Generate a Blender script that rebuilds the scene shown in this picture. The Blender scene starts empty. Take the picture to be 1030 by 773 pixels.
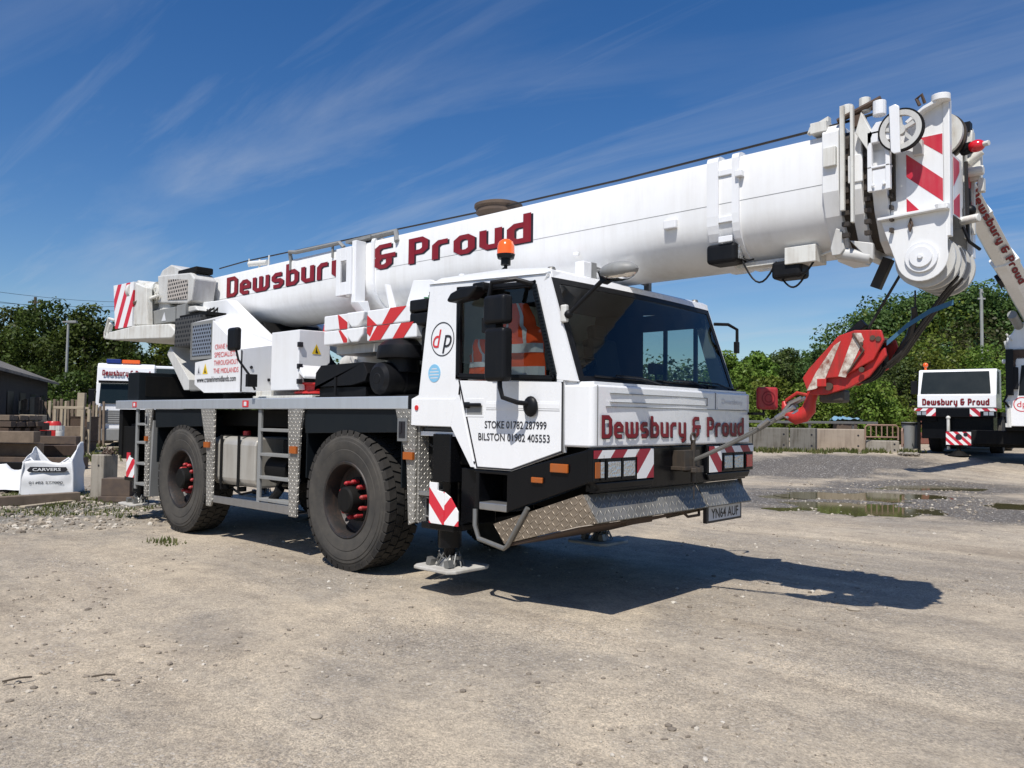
import bpy, bmesh, math, random
import numpy as np
from mathutils import Vector, Matrix, noise
random.seed(7); rng = np.random.default_rng(11)
R_ = math.radians
scene = bpy.context.scene
col = scene.collection

# ------------------------------------------------------------------ camera frame
CF = 800.0; CX = 515.0; CY = 386.5
CAM = Vector((10.579, -6.2086, 1.59))
RV = Vector((0.7344493, 0.67855998, 0.01185684))
UV = Vector((0.02066515, -0.03982318, 0.99899303))
FV = Vector((-0.67834886, 0.73346471, 0.04327065))
FH = Vector((FV.x, FV.y, 0)).normalized(); RH = Vector((FH.y, -FH.x, 0))
def proj(P):
    v = Vector(P) - CAM; z = v.dot(FV)
    return CX + CF * v.dot(RV) / z, CY - CF * v.dot(UV) / z, z
def smooth(a, b, x):
    t = min(1, max(0, (x - a) / (b - a))); return t * t * (3 - 2 * t)
def gpt(px, py, z=0.0):
    d = FV + RV * ((px - CX) / CF) - UV * ((py - CY) / CF)
    t = (z - CAM.z) / d.z; return CAM + d * t
def dl(x, y):
    dx = x - CAM.x; dy = y - CAM.y
    return dx * FH.x + dy * FH.y, dx * RH.x + dy * RH.y
# hollows that hold water: picture column, distance, half width, half length (metres)
PUD = [(852, 15.0, 1.15, .95), (872, 17.5, 1.35, .80), (930, 20.0, 1.1, .75), (790, 17.2, .5, .5), (1045, 15.6, .8, .8)]
def rise(d, l):
    side = smooth(-.35, .15, l / max(d, 1))
    return (.55 * side + .10 * (1 - side)) * smooth(21, 28, d)
PUDW = []
for (px, d_, a, b) in PUD:
    u = (px - CX) / CF * d_; c = CAM + FH * d_ + RH * u; PUDW.append((c.x, c.y, a, b, d_, u, rise(d_, u)))
def H(x, y, fine=True):
    d, l = dl(x, y)
    h = rise(d, l)
    if fine:
        k = 1 - .75 * smooth(40, 80, abs(d))
        h += k * (.030 * noise.noise(Vector((x * .35, y * .35, 3))) + .014 * noise.noise(Vector((x * 1.3, y * 1.3, 9))) + .006 * noise.noise(Vector((x * 4.1, y * 4.1, 1))))
        if -3.5 < x < 7.5 and -2.2 < y < 2.2: h *= .35
        for (cx, cy, a, b, pd, pl_, lev) in PUDW:
            r = math.hypot((l - pl_) / a, (d - pd) / b)
            if r < 2.2:
                r += .75 * noise.noise(Vector((x * 1.2, y * 1.2, 7))) + .45 * noise.noise(Vector((x * 3.3, y * 3.3, 7)))
                w = max(0, min(1, 1 - r / 2.0))
                bl = smooth(0, .35, w); h = h * (1 - bl) + bl * (lev + (h - rise(d, l)) * .5) - .055 * smooth(.1, .6, w)
    return h
def at(px, d, z=None, dz=0.0):
    u = (px - CX) / CF * d
    for _ in range(4):
        P = CAM + FH * d + RH * u; zz = z if z is not None else H(P.x, P.y, False)
        P = Vector((P.x, P.y, zz + dz)); u += (px - proj(P)[0]) / CF * d
    return P
def zat(px, py, d):
    """height of the thing seen at that row, d metres off"""
    v = FV + RV * ((px - CX) / CF) - UV * ((py - CY) / CF)
    return CAM.z + v.z * d / v.dot(FH)
YAW = math.atan2(RH.y, RH.x)     # z-rotation that lays local +x along the picture's right, local +y away

# ------------------------------------------------------------------ mesh builder
class MB:
    def __init__(s): s.v = []; s.f = []; s.m = []
    def add(s, vs, fs, mi=0):
        o = len(s.v); s.v += [tuple(v) for v in vs]; s.f += [tuple(i + o for i in f) for f in fs]; s.m += [mi] * len(fs); return s
    def box(s, x0, x1, y0, y1, z0, z1, mi=0):
        x0, x1 = sorted((x0, x1)); y0, y1 = sorted((y0, y1)); z0, z1 = sorted((z0, z1))
        return s.add([(x0,y0,z0),(x1,y0,z0),(x1,y1,z0),(x0,y1,z0),(x0,y0,z1),(x1,y0,z1),(x1,y1,z1),(x0,y1,z1)],
              [(0,3,2,1),(4,5,6,7),(0,1,5,4),(1,2,6,5),(2,3,7,6),(3,0,4,7)], mi)
    def obox(s, c, ax, ay, az, hx, hy, hz, mi=0):
        c = Vector(c); ax = Vector(ax).normalized(); ay = Vector(ay).normalized(); az = Vector(az).normalized()
        vs = [c + ax*hx*i + ay*hy*j + az*hz*k for k in (-1,1) for (i,j) in ((-1,-1),(1,-1),(1,1),(-1,1))]
        return s.add(vs, [(0,3,2,1),(4,5,6,7),(0,1,5,4),(1,2,6,5),(2,3,7,6),(3,0,4,7)], mi)
    def prism(s, pts, axis, a, b, mi=0):
        def P(p, t):
            if axis == 'y': return (p[0], t, p[1])
            if axis == 'x': return (t, p[0], p[1])
            return (p[0], p[1], t)
        n = len(pts); ar = sum(pts[i][0]*pts[(i+1)%n][1] - pts[(i+1)%n][0]*pts[i][1] for i in range(n))
        if ar < 0: pts = pts[::-1]
        lo, hi = min(a, b), max(a, b)
        vs = [P(p, lo) for p in pts] + [P(p, hi) for p in pts]
        fs = [tuple(range(n))[::-1], tuple(range(n, 2*n))] + [(i, (i+1)%n, n+(i+1)%n, n+i) for i in range(n)]
        if axis == 'y': fs = [f[::-1] for f in fs]
        return s.add(vs, fs, mi)
    def cyl(s, p0, p1, r, n=16, r2=None, mi=0):
        p0 = Vector(p0); p1 = Vector(p1); r2 = r if r2 is None else r2
        d = (p1 - p0).normalized(); a = d.orthogonal().normalized(); b = d.cross(a)
        vs = []
        for (p, q) in ((p0, r), (p1, r2)):
            for i in range(n):
                t = 2*math.pi*i/n; vs.append(p + (a*math.cos(t) + b*math.sin(t))*q)
        fs = [tuple(range(n))[::-1], tuple(range(n, 2*n))] + [(i, (i+1)%n, n+(i+1)%n, n+i) for i in range(n)]
        return s.add(vs, fs, mi)
    def tube(s, path, r, n=8, mi=0, close=False):
        path = [Vector(p) for p in path]; m = len(path); vs = []; fs = []
        d0 = (path[1]-path[0]).normalized(); a = d0.orthogonal().normalized()
        for i, p in enumerate(path):
            t = ((path[min(i+1,m-1)] - path[max(i-1,0)])).normalized()
            if close: t = (path[(i+1)%m] - path[i-1]).normalized()
            a = (a - t*a.dot(t)).normalized(); b = t.cross(a)
            rr = r[i] if isinstance(r, (list, tuple)) else r
            for k in range(n):
                w = 2*math.pi*k/n; vs.append(p + (a*math.cos(w) + b*math.sin(w))*rr)
        for i in range(m if close else m-1):
            j = (i+1) % m
            for k in range(n):
                fs.append((i*n+k, i*n+(k+1)%n, j*n+(k+1)%n, j*n+k))
        if not close: fs += [tuple(range(n))[::-1], tuple(range((m-1)*n, m*n))]
        return s.add(vs, fs, mi)
    def lathe(s, prof, o, ax, n=32, mi=0, closed=False):
        """prof = [(radius, along axis)]"""
        o = Vector(o); d = Vector(ax).normalized(); a = d.orthogonal().normalized(); b = d.cross(a); m = len(prof)
        vs = []; fs = []
        for i in range(n):
            t = 2*math.pi*i/n; e = a*math.cos(t) + b*math.sin(t)
            for (r, z) in prof: vs.append(o + e*r + d*z)
        for i in range(n):
            j = (i+1) % n
            for k in range(m if closed else m-1):
                l = (k+1) % m
                fs.append((i*m+k, j*m+k, j*m+l, i*m+l))
        return s.add(vs, fs, mi)
    def sphere(s, c, r, n=12, m=8, sc=(1,1,1), mi=0):
        c = Vector(c); vs = [c + Vector((0,0,r*sc[2]))]; fs = []
        for j in range(1, m):
            t = math.pi*j/m
            for i in range(n):
                p = 2*math.pi*i/n; vs.append(c + Vector((r*sc[0]*math.sin(t)*math.cos(p), r*sc[1]*math.sin(t)*math.sin(p), r*sc[2]*math.cos(t))))
        vs.append(c - Vector((0,0,r*sc[2]))); L = len(vs)-1
        for i in range(n): fs.append((0, 1+i, 1+(i+1)%n)); fs.append((L, 1+(m-2)*n+(i+1)%n, 1+(m-2)*n+i))
        for j in range(m-2):
            for i in range(n): fs.append((1+j*n+i, 1+(j+1)*n+i, 1+(j+1)*n+(i+1)%n, 1+j*n+(i+1)%n))
        return s.add(vs, fs, mi)
    def quad(s, a, b, c, d, mi=0): return s.add([a,b,c,d], [(0,1,2,3)], mi)
    def build(s, name, m, parent=None, bevel=0.0, sm=False, seg=2, loc=None):
        me = bpy.data.meshes.new(name); me.from_pydata(s.v, [], s.f)
        ms = m if isinstance(m, (list, tuple)) else [m]
        for x in ms: me.materials.append(x)
        if len(ms) > 1: me.polygons.foreach_set('material_index', s.m)
        if sm:
            try: me.shade_smooth(); me.set_sharp_from_angle(angle=R_(sm if sm is not True else 35))
            except Exception: pass
        o = bpy.data.objects.new(name, me); col.objects.link(o)
        if parent: o.parent = parent
        if loc: o.location = loc
        if bevel:
            b = o.modifiers.new('bevel', 'BEVEL'); b.width = bevel; b.segments = seg; b.limit_method = 'ANGLE'; b.angle_limit = R_(30)
            b.harden_normals = False
        return o
def tag(o, label=None, cat=None, group=None, kind=None):
    if label: o['label'] = label
    if cat: o['category'] = cat
    if group: o['group'] = group
    if kind: o['kind'] = kind
    return o
def empty(name, loc=(0,0,0), rz=0, parent=None):
    o = bpy.data.objects.new(name, None); col.objects.link(o); o.location = loc; o.rotation_euler = (0,0,rz); o.empty_display_size = .2
    if parent: o.parent = parent
    return o
def copy_tree(o, parent=None):
    c = o.copy(); col.objects.link(c); c.parent = parent
    for ch in list(o.children): copy_tree(ch, c)
    return c

# ------------------------------------------------------------------ materials
def newmat(name):
    m = bpy.data.materials.new(name); m.use_nodes = True; nt = m.node_tree
    return m, nt, nt.nodes['Principled BSDF']
def N(nt, t, **k):
    n = nt.nodes.new(t)
    for a, b in k.items():
        if a in n.bl_rna.properties.keys(): setattr(n, a, b)
        else: n.inputs[a.replace('_', ' ')].default_value = b
    return n
def rgb(c): return (c[0], c[1], c[2], 1)
def ramp(nt, fac, stops):
    r = nt.nodes.new('ShaderNodeValToRGB'); e = r.color_ramp.elements
    while len(e) < len(stops): e.new(.5)
    for i, (p, c) in enumerate(stops): e[i].position = p; e[i].color = rgb(c) if len(c) == 3 else c
    nt.links.new(fac, r.inputs[0]); return r.outputs[0]
def noise_n(nt, vec, scale, detail=4, rough=.55, dist=0):
    n = nt.nodes.new('ShaderNodeTexNoise'); n.inputs['Scale'].default_value = scale; n.inputs['Detail'].default_value = detail
    n.inputs['Roughness'].default_value = rough; n.inputs['Distortion'].default_value = dist
    if vec is not None: nt.links.new(vec, n.inputs['Vector'])
    return n.outputs['Fac']
def mixc(nt, f, a, b, mode='MIX'):
    m = nt.nodes.new('ShaderNodeMix'); m.data_type = 'RGBA'; m.blend_type = mode
    for s, v in ((m.inputs[0], f), (m.inputs[6], a), (m.inputs[7], b)):
        if isinstance(v, (int, float)): s.default_value = v
        elif isinstance(v, tuple): s.default_value = rgb(v)
        else: nt.links.new(v, s)
    return m.outputs[2]
def mth(nt, op, a, b=None, c=None, clamp=False):
    m = nt.nodes.new('ShaderNodeMath'); m.operation = op; m.use_clamp = clamp
    for i, v in enumerate((a, b, c)):
        if v is None: continue
        if isinstance(v, (int, float)): m.inputs[i].default_value = v
        else: nt.links.new(v, m.inputs[i])
    return m.outputs[0]
def objco(nt):
    return nt.nodes.new('ShaderNodeTexCoord').outputs['Object']
def mapping(nt, vec, sc=(1,1,1), rot=(0,0,0), loc=(0,0,0)):
    m = nt.nodes.new('ShaderNodeMapping'); m.inputs['Scale'].default_value = sc; m.inputs['Rotation'].default_value = rot; m.inputs['Location'].default_value = loc
    nt.links.new(vec, m.inputs['Vector']); return m.outputs[0]
def bump(nt, h, bs, strength=.3, dist=.01):
    b = nt.nodes.new('ShaderNodeBump'); b.inputs['Strength'].default_value = strength; b.inputs['Distance'].default_value = dist
    nt.links.new(h, b.inputs['Height']); nt.links.new(b.outputs[0], bs.inputs['Normal']); return b
def paint(name, c, rough=.35, dirt=.25, dirtc=(.16,.13,.095), metal=0, coat=0, scale=1.0, spec=.5, streak=True):
    """painted or plain surface with grime in patches and run-down streaks"""
    m, nt, bs = newmat(name); oc = objco(nt)
    n1 = noise_n(nt, oc, 2.2*scale, 6, .65)
    n2 = noise_n(nt, mapping(nt, oc, (9*scale, 9*scale, .7*scale)), 1.6, 5, .6)
    n3 = noise_n(nt, oc, 38*scale, 3, .6)
    f = mth(nt, 'MULTIPLY', n1, n2) if streak else mth(nt, 'MULTIPLY', n1, .55)
    f = mth(nt, 'SUBTRACT', f, .20); f = mth(nt, 'MULTIPLY', f, 4*dirt, clamp=True)
    g = mth(nt, 'GREATER_THAN', n3, .70); g = mth(nt, 'MULTIPLY', g, dirt*.55)
    f = mth(nt, 'MAXIMUM', f, g)
    nt.links.new(mixc(nt, f, c, dirtc), bs.inputs['Base Color'])
    nt.links.new(mth(nt, 'ADD', mth(nt, 'MULTIPLY', n1, .25), rough - .1, clamp=True), bs.inputs['Roughness'])
    bs.inputs['Metallic'].default_value = metal; bs.inputs['Coat Weight'].default_value = coat; bs.inputs['Specular IOR Level'].default_value = spec
    bump(nt, noise_n(nt, oc, 5*scale, 3, .5), bs, .10, .01)
    return m
M = {}
M['white'] = paint('white_paint', (.78,.79,.80), .30, .16, (.40,.36,.29), coat=.3)
M['boom_white'] = paint('grimy_boom_paint', (.77,.775,.77), .34, .17, (.30,.25,.18), coat=.2)
M['white_cab'] = paint('white_cab_paint', (.80,.81,.82), .25, .09, (.42,.38,.31), coat=.5)
M['white_old'] = paint('weathered_white_paint', (.66,.66,.62), .5, .55, (.27,.21,.14), scale=1.6)
M['grey_white'] = paint('grey_white_panel', (.55,.55,.53), .45, .4, (.25,.21,.16))
M['red'] = paint('red_paint', (.55,.03,.03), .35, .2, (.12,.04,.03))
M['hook_red'] = paint('worn_red_paint', (.48,.022,.018), .45, .6, (.11,.04,.025), scale=3)
M['nut_red'] = paint('red_nut_plastic', (.36,.012,.02), .5, .5)
M['black'] = paint('gloss_black_paint', (.004,.0045,.006), .22, .05, (.04,.036,.03), spec=.22)
M['dark'] = paint('dark_chassis_paint', (.007,.007,.007), .6, .25, (.03,.026,.02), spec=.15)
M['blackplastic'] = paint('black_plastic', (.007,.0075,.009), .42, .15, (.04,.035,.03), spec=.2)
M['slate'] = paint('dark_slate_panel', (.008,.011,.014), .4, .15, (.03,.028,.025), spec=.2)
M['rubber'] = paint('tyre_rubber', (.045,.043,.040), .85, .7, (.115,.103,.086), scale=1.5, spec=.25, streak=False)
M['lug'] = paint('tyre_tread_rubber', (.024,.023,.022), .85, .5, (.085,.076,.064), scale=1.5, spec=.2, streak=False)
M['rim'] = paint('dark_rim_steel', (.022,.021,.021), .5, .4, (.12,.065,.04), metal=.2, scale=3)
M['rust'] = paint('rusty_steel', (.085,.055,.038), .8, .6, (.035,.025,.02), scale=3)
M['grease'] = paint('greasy_dark_metal', (.035,.028,.022), .55, .6, (.09,.06,.035), scale=4)
M['alu'] = paint('dull_aluminium', (.42,.42,.42), .38, .4, (.25,.23,.2), metal=.85)
M['rail'] = paint('bright_aluminium_rail', (.72,.76,.80), .38, .18, (.3,.28,.25), metal=.7)
M['steel'] = paint('grey_steel', (.22,.22,.21), .45, .4, (.12,.10,.07), metal=.6)
M['greymetal'] = paint('grey_painted_metal', (.23,.235,.23), .5, .35, (.13,.11,.08))
M['tank'] = paint('brushed_tank_metal', (.52,.50,.45), .42, .4, (.26,.22,.17), metal=.45)
M['rope'] = paint('greased_wire_rope', (.035,.033,.032), .5, .2, metal=.5)
M['amber'] = paint('amber_lens', (.36,.09,.012), .3, .35)
M['orange'] = paint('orange_beacon_lens', (.95,.13,.01), .15, .05, coat=.6)
M['redlens'] = paint('red_lens', (.6,.01,.02), .15, .03, coat=.6)
M['hivis'] = paint('orange_high_visibility_cloth', (.95,.10,.015), .8, .1, streak=False)
M['reflect'] = paint('silver_reflective_tape', (.65,.66,.68), .4, .1)
M['seat'] = paint('dark_seat_cloth', (.03,.033,.04), .9, .2, streak=False)
M['dash'] = paint('grey_dashboard', (.06,.065,.07), .6, .2)
M['lining'] = paint('dark_cab_lining', (.012,.013,.018), .8, .1, (.03,.03,.03), streak=False, spec=.2)
M['maroon'] = paint('maroon_vinyl', (.20,.012,.02), .4, .06, (.3,.2,.18), spec=.25)
M['redvinyl'] = paint('faded_red_chevron_vinyl', (.50,.018,.04), .4, .25, (.6,.4,.36))
M['ink'] = paint('black_vinyl', (.015,.015,.02), .4, .1)
M['redink'] = paint('red_vinyl', (.6,.03,.04), .4, .1, (.6,.4,.35))
M['blueink'] = paint('pale_blue_vinyl', (.22,.50,.72), .4, .1)
M['yellow'] = paint('yellow_vinyl', (.75,.52,.02), .45, .1)
M['strapblue'] = paint('blue_webbing', (.03,.12,.22), .8, .3, streak=False)
M['plate'] = paint('number_plate_white', (.62,.63,.65), .4, .3, (.3,.27,.22))
M['teal'] = paint('teal_tinted_glass', (.05,.20,.21), .08, .03)
M['conc'] = paint('old_concrete', (.30,.27,.225), .9, .9, (.13,.11,.085), scale=1.2)
M['wood'] = paint('weathered_timber', (.20,.155,.115), .85, .8, (.075,.055,.04), scale=2, streak=False)
M['woodpale'] = paint('pale_sawn_timber', (.40,.34,.25), .8, .5, (.2,.16,.11), scale=2, streak=False)
M['wooddark'] = paint('tarred_timber', (.075,.055,.045), .85, .7, (.17,.12,.08), scale=2, streak=False)
M['bag'] = paint('white_woven_bag', (.70,.71,.72), .7, .25, (.42,.38,.33), streak=False)
M['foam'] = paint('pale_pad_plastic', (.48,.47,.44), .8, .7, (.2,.17,.12), scale=3, streak=False)
M['bark'] = paint('bark', (.09,.07,.05), .9, .6, (.04,.03,.02), scale=2)
M['barkpale'] = paint('lamp_post_paint', (.30,.31,.30), .6, .4)
M['blue'] = paint('blue_tarpaulin', (.13,.26,.36), .7, .5, (.3,.33,.35))
M['brickred'] = paint('red_container_paint', (.22,.07,.05), .7, .5)

def glassmat(name, tint, refl_rough=.02, density=1.0):
    m, nt, bs = newmat(name)
    tr = N(nt, 'ShaderNodeBsdfTransparent'); tr.inputs[0].default_value = rgb(tint)
    gl = N(nt, 'ShaderNodeBsdfGlossy'); gl.inputs['Roughness'].default_value = refl_rough; gl.inputs[0].default_value = (1,1,1,1)
    fr = N(nt, 'ShaderNodeFresnel'); fr.inputs[0].default_value = 1.5
    fac = mth(nt, 'MULTIPLY_ADD', fr.outputs[0], .75, .01, clamp=True)
    mx = N(nt, 'ShaderNodeMixShader'); nt.links.new(fac, mx.inputs[0]); nt.links.new(tr.outputs[0], mx.inputs[1]); nt.links.new(gl.outputs[0], mx.inputs[2])
    nt.links.new(mx.outputs[0], nt.nodes['Material Output'].inputs[0]); return m
M['glass'] = glassmat('tinted_cab_glass', (.78,.84,.82))
M['screen'] = glassmat('tinted_windscreen', (.52,.62,.61), .01)
m, nt, bs = newmat('lamp_glass'); bs.inputs['Base Color'].default_value = (.55,.57,.58,1); bs.inputs['Metallic'].default_value = .6; bs.inputs['Roughness'].default_value = .18
vv = nt.nodes.new('ShaderNodeTexVoronoi'); vv.inputs['Scale'].default_value = 45; nt.links.new(objco(nt), vv.inputs['Vector']); bump(nt, vv.outputs[0], bs, .6, .01); M['lampglass'] = m
m, nt, bs = newmat('mirror_glass'); bs.inputs['Base Color'].default_value = (.7,.7,.7,1); bs.inputs['Metallic'].default_value = 1; bs.inputs['Roughness'].default_value = .03; M['mirror'] = m

def chequer(name, base=(.40,.385,.35), scale=26.0, metal=.4):
    m, nt, bs = newmat(name); oc = objco(nt); sp = nt.nodes.new('ShaderNodeSeparateXYZ'); nt.links.new(oc, sp.inputs[0])
    u = mth(nt, 'MULTIPLY', mth(nt, 'ADD', sp.outputs[0], sp.outputs[1]), scale); v = mth(nt, 'MULTIPLY', sp.outputs[2], scale)
    fu = mth(nt, 'SUBTRACT', mth(nt, 'FRACT', u), .5); fv = mth(nt, 'SUBTRACT', mth(nt, 'FRACT', v), .5)
    par = mth(nt, 'FLOORED_MODULO', mth(nt, 'ADD', mth(nt, 'FLOOR', u), mth(nt, 'FLOOR', v)), 2)
    sg = mth(nt, 'SUBTRACT', mth(nt, 'MULTIPLY', par, 2), 1); sv = mth(nt, 'MULTIPLY', sg, fv)
    a = mth(nt, 'ADD', fu, sv); b = mth(nt, 'SUBTRACT', fu, sv)
    d = mth(nt, 'ADD', mth(nt, 'POWER', mth(nt, 'MULTIPLY', mth(nt, 'ABSOLUTE', a), 1.25), 2), mth(nt, 'POWER', mth(nt, 'MULTIPLY', mth(nt, 'ABSOLUTE', b), 4.6), 2))
    h = mth(nt, 'SUBTRACT', 1, d, clamp=True)
    n = noise_n(nt, oc, 3, 6, .65)
    c = ramp(nt, n, [(.3, base), (.75, tuple(x*.45 for x in base))])
    c = mixc(nt, mth(nt, 'MULTIPLY', h, .55), c, tuple(min(1, x*1.7) for x in base))
    nt.links.new(c, bs.inputs['Base Color']); bs.inputs['Metallic'].default_value = metal; bs.inputs['Roughness'].default_value = .38
    bump(nt, h, bs, 1.0, .008); return m
M['chequer'] = chequer('chequer_plate')
M['chequerbright'] = chequer('worn_bright_chequer_plate', (.26,.25,.225), 19, .3)
M['chequerdull'] = chequer('muddy_chequer_plate', (.26,.21,.155), 22, .25)

def stripes(name, dirv, period, phase=0.0, duty=.5, a=(.60,.025,.045), b=(.80,.80,.80), wear=.12):
    m, nt, bs = newmat(name); oc = objco(nt)
    d = nt.nodes.new('ShaderNodeVectorMath'); d.operation = 'DOT_PRODUCT'; nt.links.new(oc, d.inputs[0]); d.inputs[1].default_value = dirv
    t = mth(nt, 'FRACT', mth(nt, 'ADD', mth(nt, 'DIVIDE', d.outputs['Value'], period), phase + 100))
    f = mth(nt, 'LESS_THAN', t, duty)
    c = mixc(nt, f, b, a)
    n = noise_n(nt, oc, 7, 6, .7)
    c = mixc(nt, mth(nt, 'MULTIPLY', mth(nt, 'GREATER_THAN', n, .66), wear*3), c, (.25,.19,.15))
    nt.links.new(c, bs.inputs['Base Color']); bs.inputs['Roughness'].default_value = .42; return m

def perforated(name, c, hole, scale, dirs=(1,0,1)):
    m, nt, bs = newmat(name); oc = objco(nt); sp = nt.nodes.new('ShaderNodeSeparateXYZ'); nt.links.new(oc, sp.inputs[0])
    u = mth(nt, 'MULTIPLY', mth(nt, 'ADD', sp.outputs[0], sp.outputs[1]), scale); v = mth(nt, 'MULTIPLY', sp.outputs[2], scale*1.3)
    u = mth(nt, 'ADD', u, mth(nt, 'MULTIPLY', mth(nt, 'FLOORED_MODULO', mth(nt, 'FLOOR', v), 2), .5))
    fu = mth(nt, 'ABSOLUTE', mth(nt, 'SUBTRACT', mth(nt, 'FRACT', u), .5)); fv = mth(nt, 'ABSOLUTE', mth(nt, 'SUBTRACT', mth(nt, 'FRACT', v), .5))
    h = mth(nt, 'LESS_THAN', mth(nt, 'MAXIMUM', fu, fv), .28)
    nt.links.new(mixc(nt, h, c, hole), bs.inputs['Base Color']); bs.inputs['Roughness'].default_value = .5
    bump(nt, mth(nt, 'SUBTRACT', 1, h), bs, .7, .01); return m
M['perf'] = perforated('perforated_grey_plate', (.42,.38,.34), (.02,.018,.015), 13)
M['grille'] = perforated('blue_grey_grille', (.17,.20,.25), (.01,.01,.012), 15)
M['grilledark'] = perforated('dark_cooler_mesh', (.06,.058,.055), (.008,.008,.008), 12)

def leafmat(name, c1, c2, c3):
    m, nt, bs = newmat(name); g = nt.nodes.new('ShaderNodeNewGeometry'); oc = objco(nt); oi = nt.nodes.new('ShaderNodeObjectInfo')
    r = g.outputs['Random Per Island']
    c = ramp(nt, r, [(0, c1), (.5, c2), (1, c3)])
    n = noise_n(nt, oc, .45, 3, .6)
    c = mixc(nt, ramp(nt, n, [(.35, (0,0,0)), (.65, (1,1,1))]), c, mixc(nt, .5, c, c1, 'MIX'))
    hs = nt.nodes.new('ShaderNodeHueSaturation'); nt.links.new(c, hs.inputs['Color'])
    nt.links.new(mth(nt, 'MULTIPLY_ADD', oi.outputs['Random'], .5, .75), hs.inputs['Value'])
    nt.links.new(mth(nt, 'MULTIPLY_ADD', oi.outputs['Random'], .05, .475), hs.inputs['Hue'])
    df = nt.nodes.new('ShaderNodeBsdfDiffuse'); tl = nt.nodes.new('ShaderNodeBsdfTranslucent'); nt.links.new(hs.outputs[0], df.inputs[0]); nt.links.new(hs.outputs[0], tl.inputs[0])
    gl = nt.nodes.new('ShaderNodeBsdfGlossy'); gl.inputs['Roughness'].default_value = .45; gl.inputs[0].default_value = (.9,.95,.9,1)
    mx = nt.nodes.new('ShaderNodeMixShader'); mx.inputs[0].default_value = .32; nt.links.new(df.outputs[0], mx.inputs[1]); nt.links.new(tl.outputs[0], mx.inputs[2])
    m2 = nt.nodes.new('ShaderNodeMixShader'); m2.inputs[0].default_value = .012; nt.links.new(mx.outputs[0], m2.inputs[1]); nt.links.new(gl.outputs[0], m2.inputs[2])
    nt.links.new(m2.outputs[0], nt.nodes['Material Output'].inputs[0]); nt.nodes.remove(bs); return m
M['leafdark'] = leafmat('dark_foliage', (.030,.048,.010), (.055,.088,.016), (.10,.14,.030))
M['leafmid'] = leafmat('mid_green_foliage', (.070,.105,.015), (.120,.172,.024), (.20,.25,.05))
M['leafwood'] = leafmat('woodland_foliage', (.042,.066,.018), (.075,.112,.030), (.12,.165,.045))
M['leafbrown'] = leafmat('brownish_scrub_foliage', (.035,.032,.014), (.055,.055,.02), (.07,.085,.028))
M['grass'] = leafmat('grass_blades', (.07,.085,.025), (.12,.14,.04), (.24,.21,.10))

# ------------------------------------------------------------------ lettering
def strip(pts, t, closed=False):
    """mitred band of width t along a 2D polyline -> quads"""
    n = len(pts); L = []; Rr = []
    for i, p in enumerate(pts):
        if closed: a, b = pts[i-1], pts[(i+1) % n]
        else: a, b = pts[max(i-1, 0)], pts[min(i+1, n-1)]
        d1 = Vector((p[0]-a[0], p[1]-a[1])); d2 = Vector((b[0]-p[0], b[1]-p[1]))
        if d1.length < 1e-9: d1 = d2
        if d2.length < 1e-9: d2 = d1
        d1.normalize(); d2.normalize()
        n1 = Vector((-d1.y, d1.x)); n2 = Vector((-d2.y, d2.x)); mm = (n1 + n2)
        mm = mm.normalized() if mm.length > 1e-6 else n1
        k = t/2/max(.5, mm.dot(n1))
        L.append((p[0]+mm.x*k, p[1]+mm.y*k)); Rr.append((p[0]-mm.x*k, p[1]-mm.y*k))
    q = []
    for i in range(n if closed else n-1):
        j = (i+1) % n; q.append((L[i], Rr[i], Rr[j], L[j]))
    return q
def glyphs():
    c = .13; h = .66; w = .44
    loop = lambda w, h: [(0,c),(0,h-c),(c,h),(w-c,h),(w,h-c),(w,c),(w-c,0),(c,0)]
    G = {}
    G['D'] = (w+.04, [([(0,0),(w-c+.04,0),(w+.04,c),(w+.04,1-c),(w-c+.04,1),(0,1)], True)])
    G['e'] = (w, [([(w,0),(c,0),(0,c),(0,h-c),(c,h),(w-c,h),(w,h-c),(w,h*.5),(.1,h*.5)], False)])
    G['w'] = (.74, [([(0,h+.1),(0,c),(c,0),(.74-c,0),(.74,c),(.74,h+.1)], False), ([(.37,.1),(.37,h+.1)], False)])
    G['s'] = (w, [([(w,h),(c,h),(0,h-c),(0,h*.62),(c*.7,h*.5),(w-c*.7,h*.5),(w,h*.38),(w,c),(w-c,0),(0,0)], False)])
    G['b'] = (w, [([(0,1.1),(0,.0),(w-c,0),(w,c),(w,h-c),(w-c,h),(.1,h)], False)])
    G['u'] = (w, [([(0,h+.1),(0,c),(c,0),(w-.1,0)], False), ([(w,-.1),(w,h+.1)], False)])
    G['r'] = (w*.8, [([(0,-.1),(0,h-c),(c,h),(w*.8+.05,h)], False)])
    G['y'] = (w, [([(0,h+.1),(0,c),(c,0),(w-.1,0)], False), ([(w,h+.1),(w,-.18),(w-c,-.30),(w*.35,-.30)], False)])
    G['&'] = (.56, [([(.50,1),(c,1),(0,1-c),(0,.5+c),(c*.6,.5),(.64,.5)], False), ([(c,.43),(0,.5-c),(0,c),(c,0),(.42-c,0),(.42,c),(.42,.38)], False)])
    G['P'] = (w+.02, [([(0,-.1),(0,1),(w-c+.02,1),(w+.02,1-c),(w+.02,.42+c),(w-c+.02,.42),(.1,.42)], False)])
    G['o'] = (w, [(loop(w,h), True)])
    G['d'] = (w, [([(w,1.1),(w,.0),(c,0),(0,c),(0,h-c),(c,h),(w-.1,h)], False)])
    return G
GL = glyphs()
def word_quads(txt, t=.21, gap=.13, space=.42):
    x = t/2; out = []; k = 0
    for ch in txt:
        if ch == ' ': x += space; continue
        w, strokes = GL[ch]
        for (pts, cl) in strokes:
            for q in strip([(x+p[0], p[1]+t/2) for p in pts], t, cl): out.append((q, k))
            k += 1
        x += w + t + gap
    return out, x - gap - t/2
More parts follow.
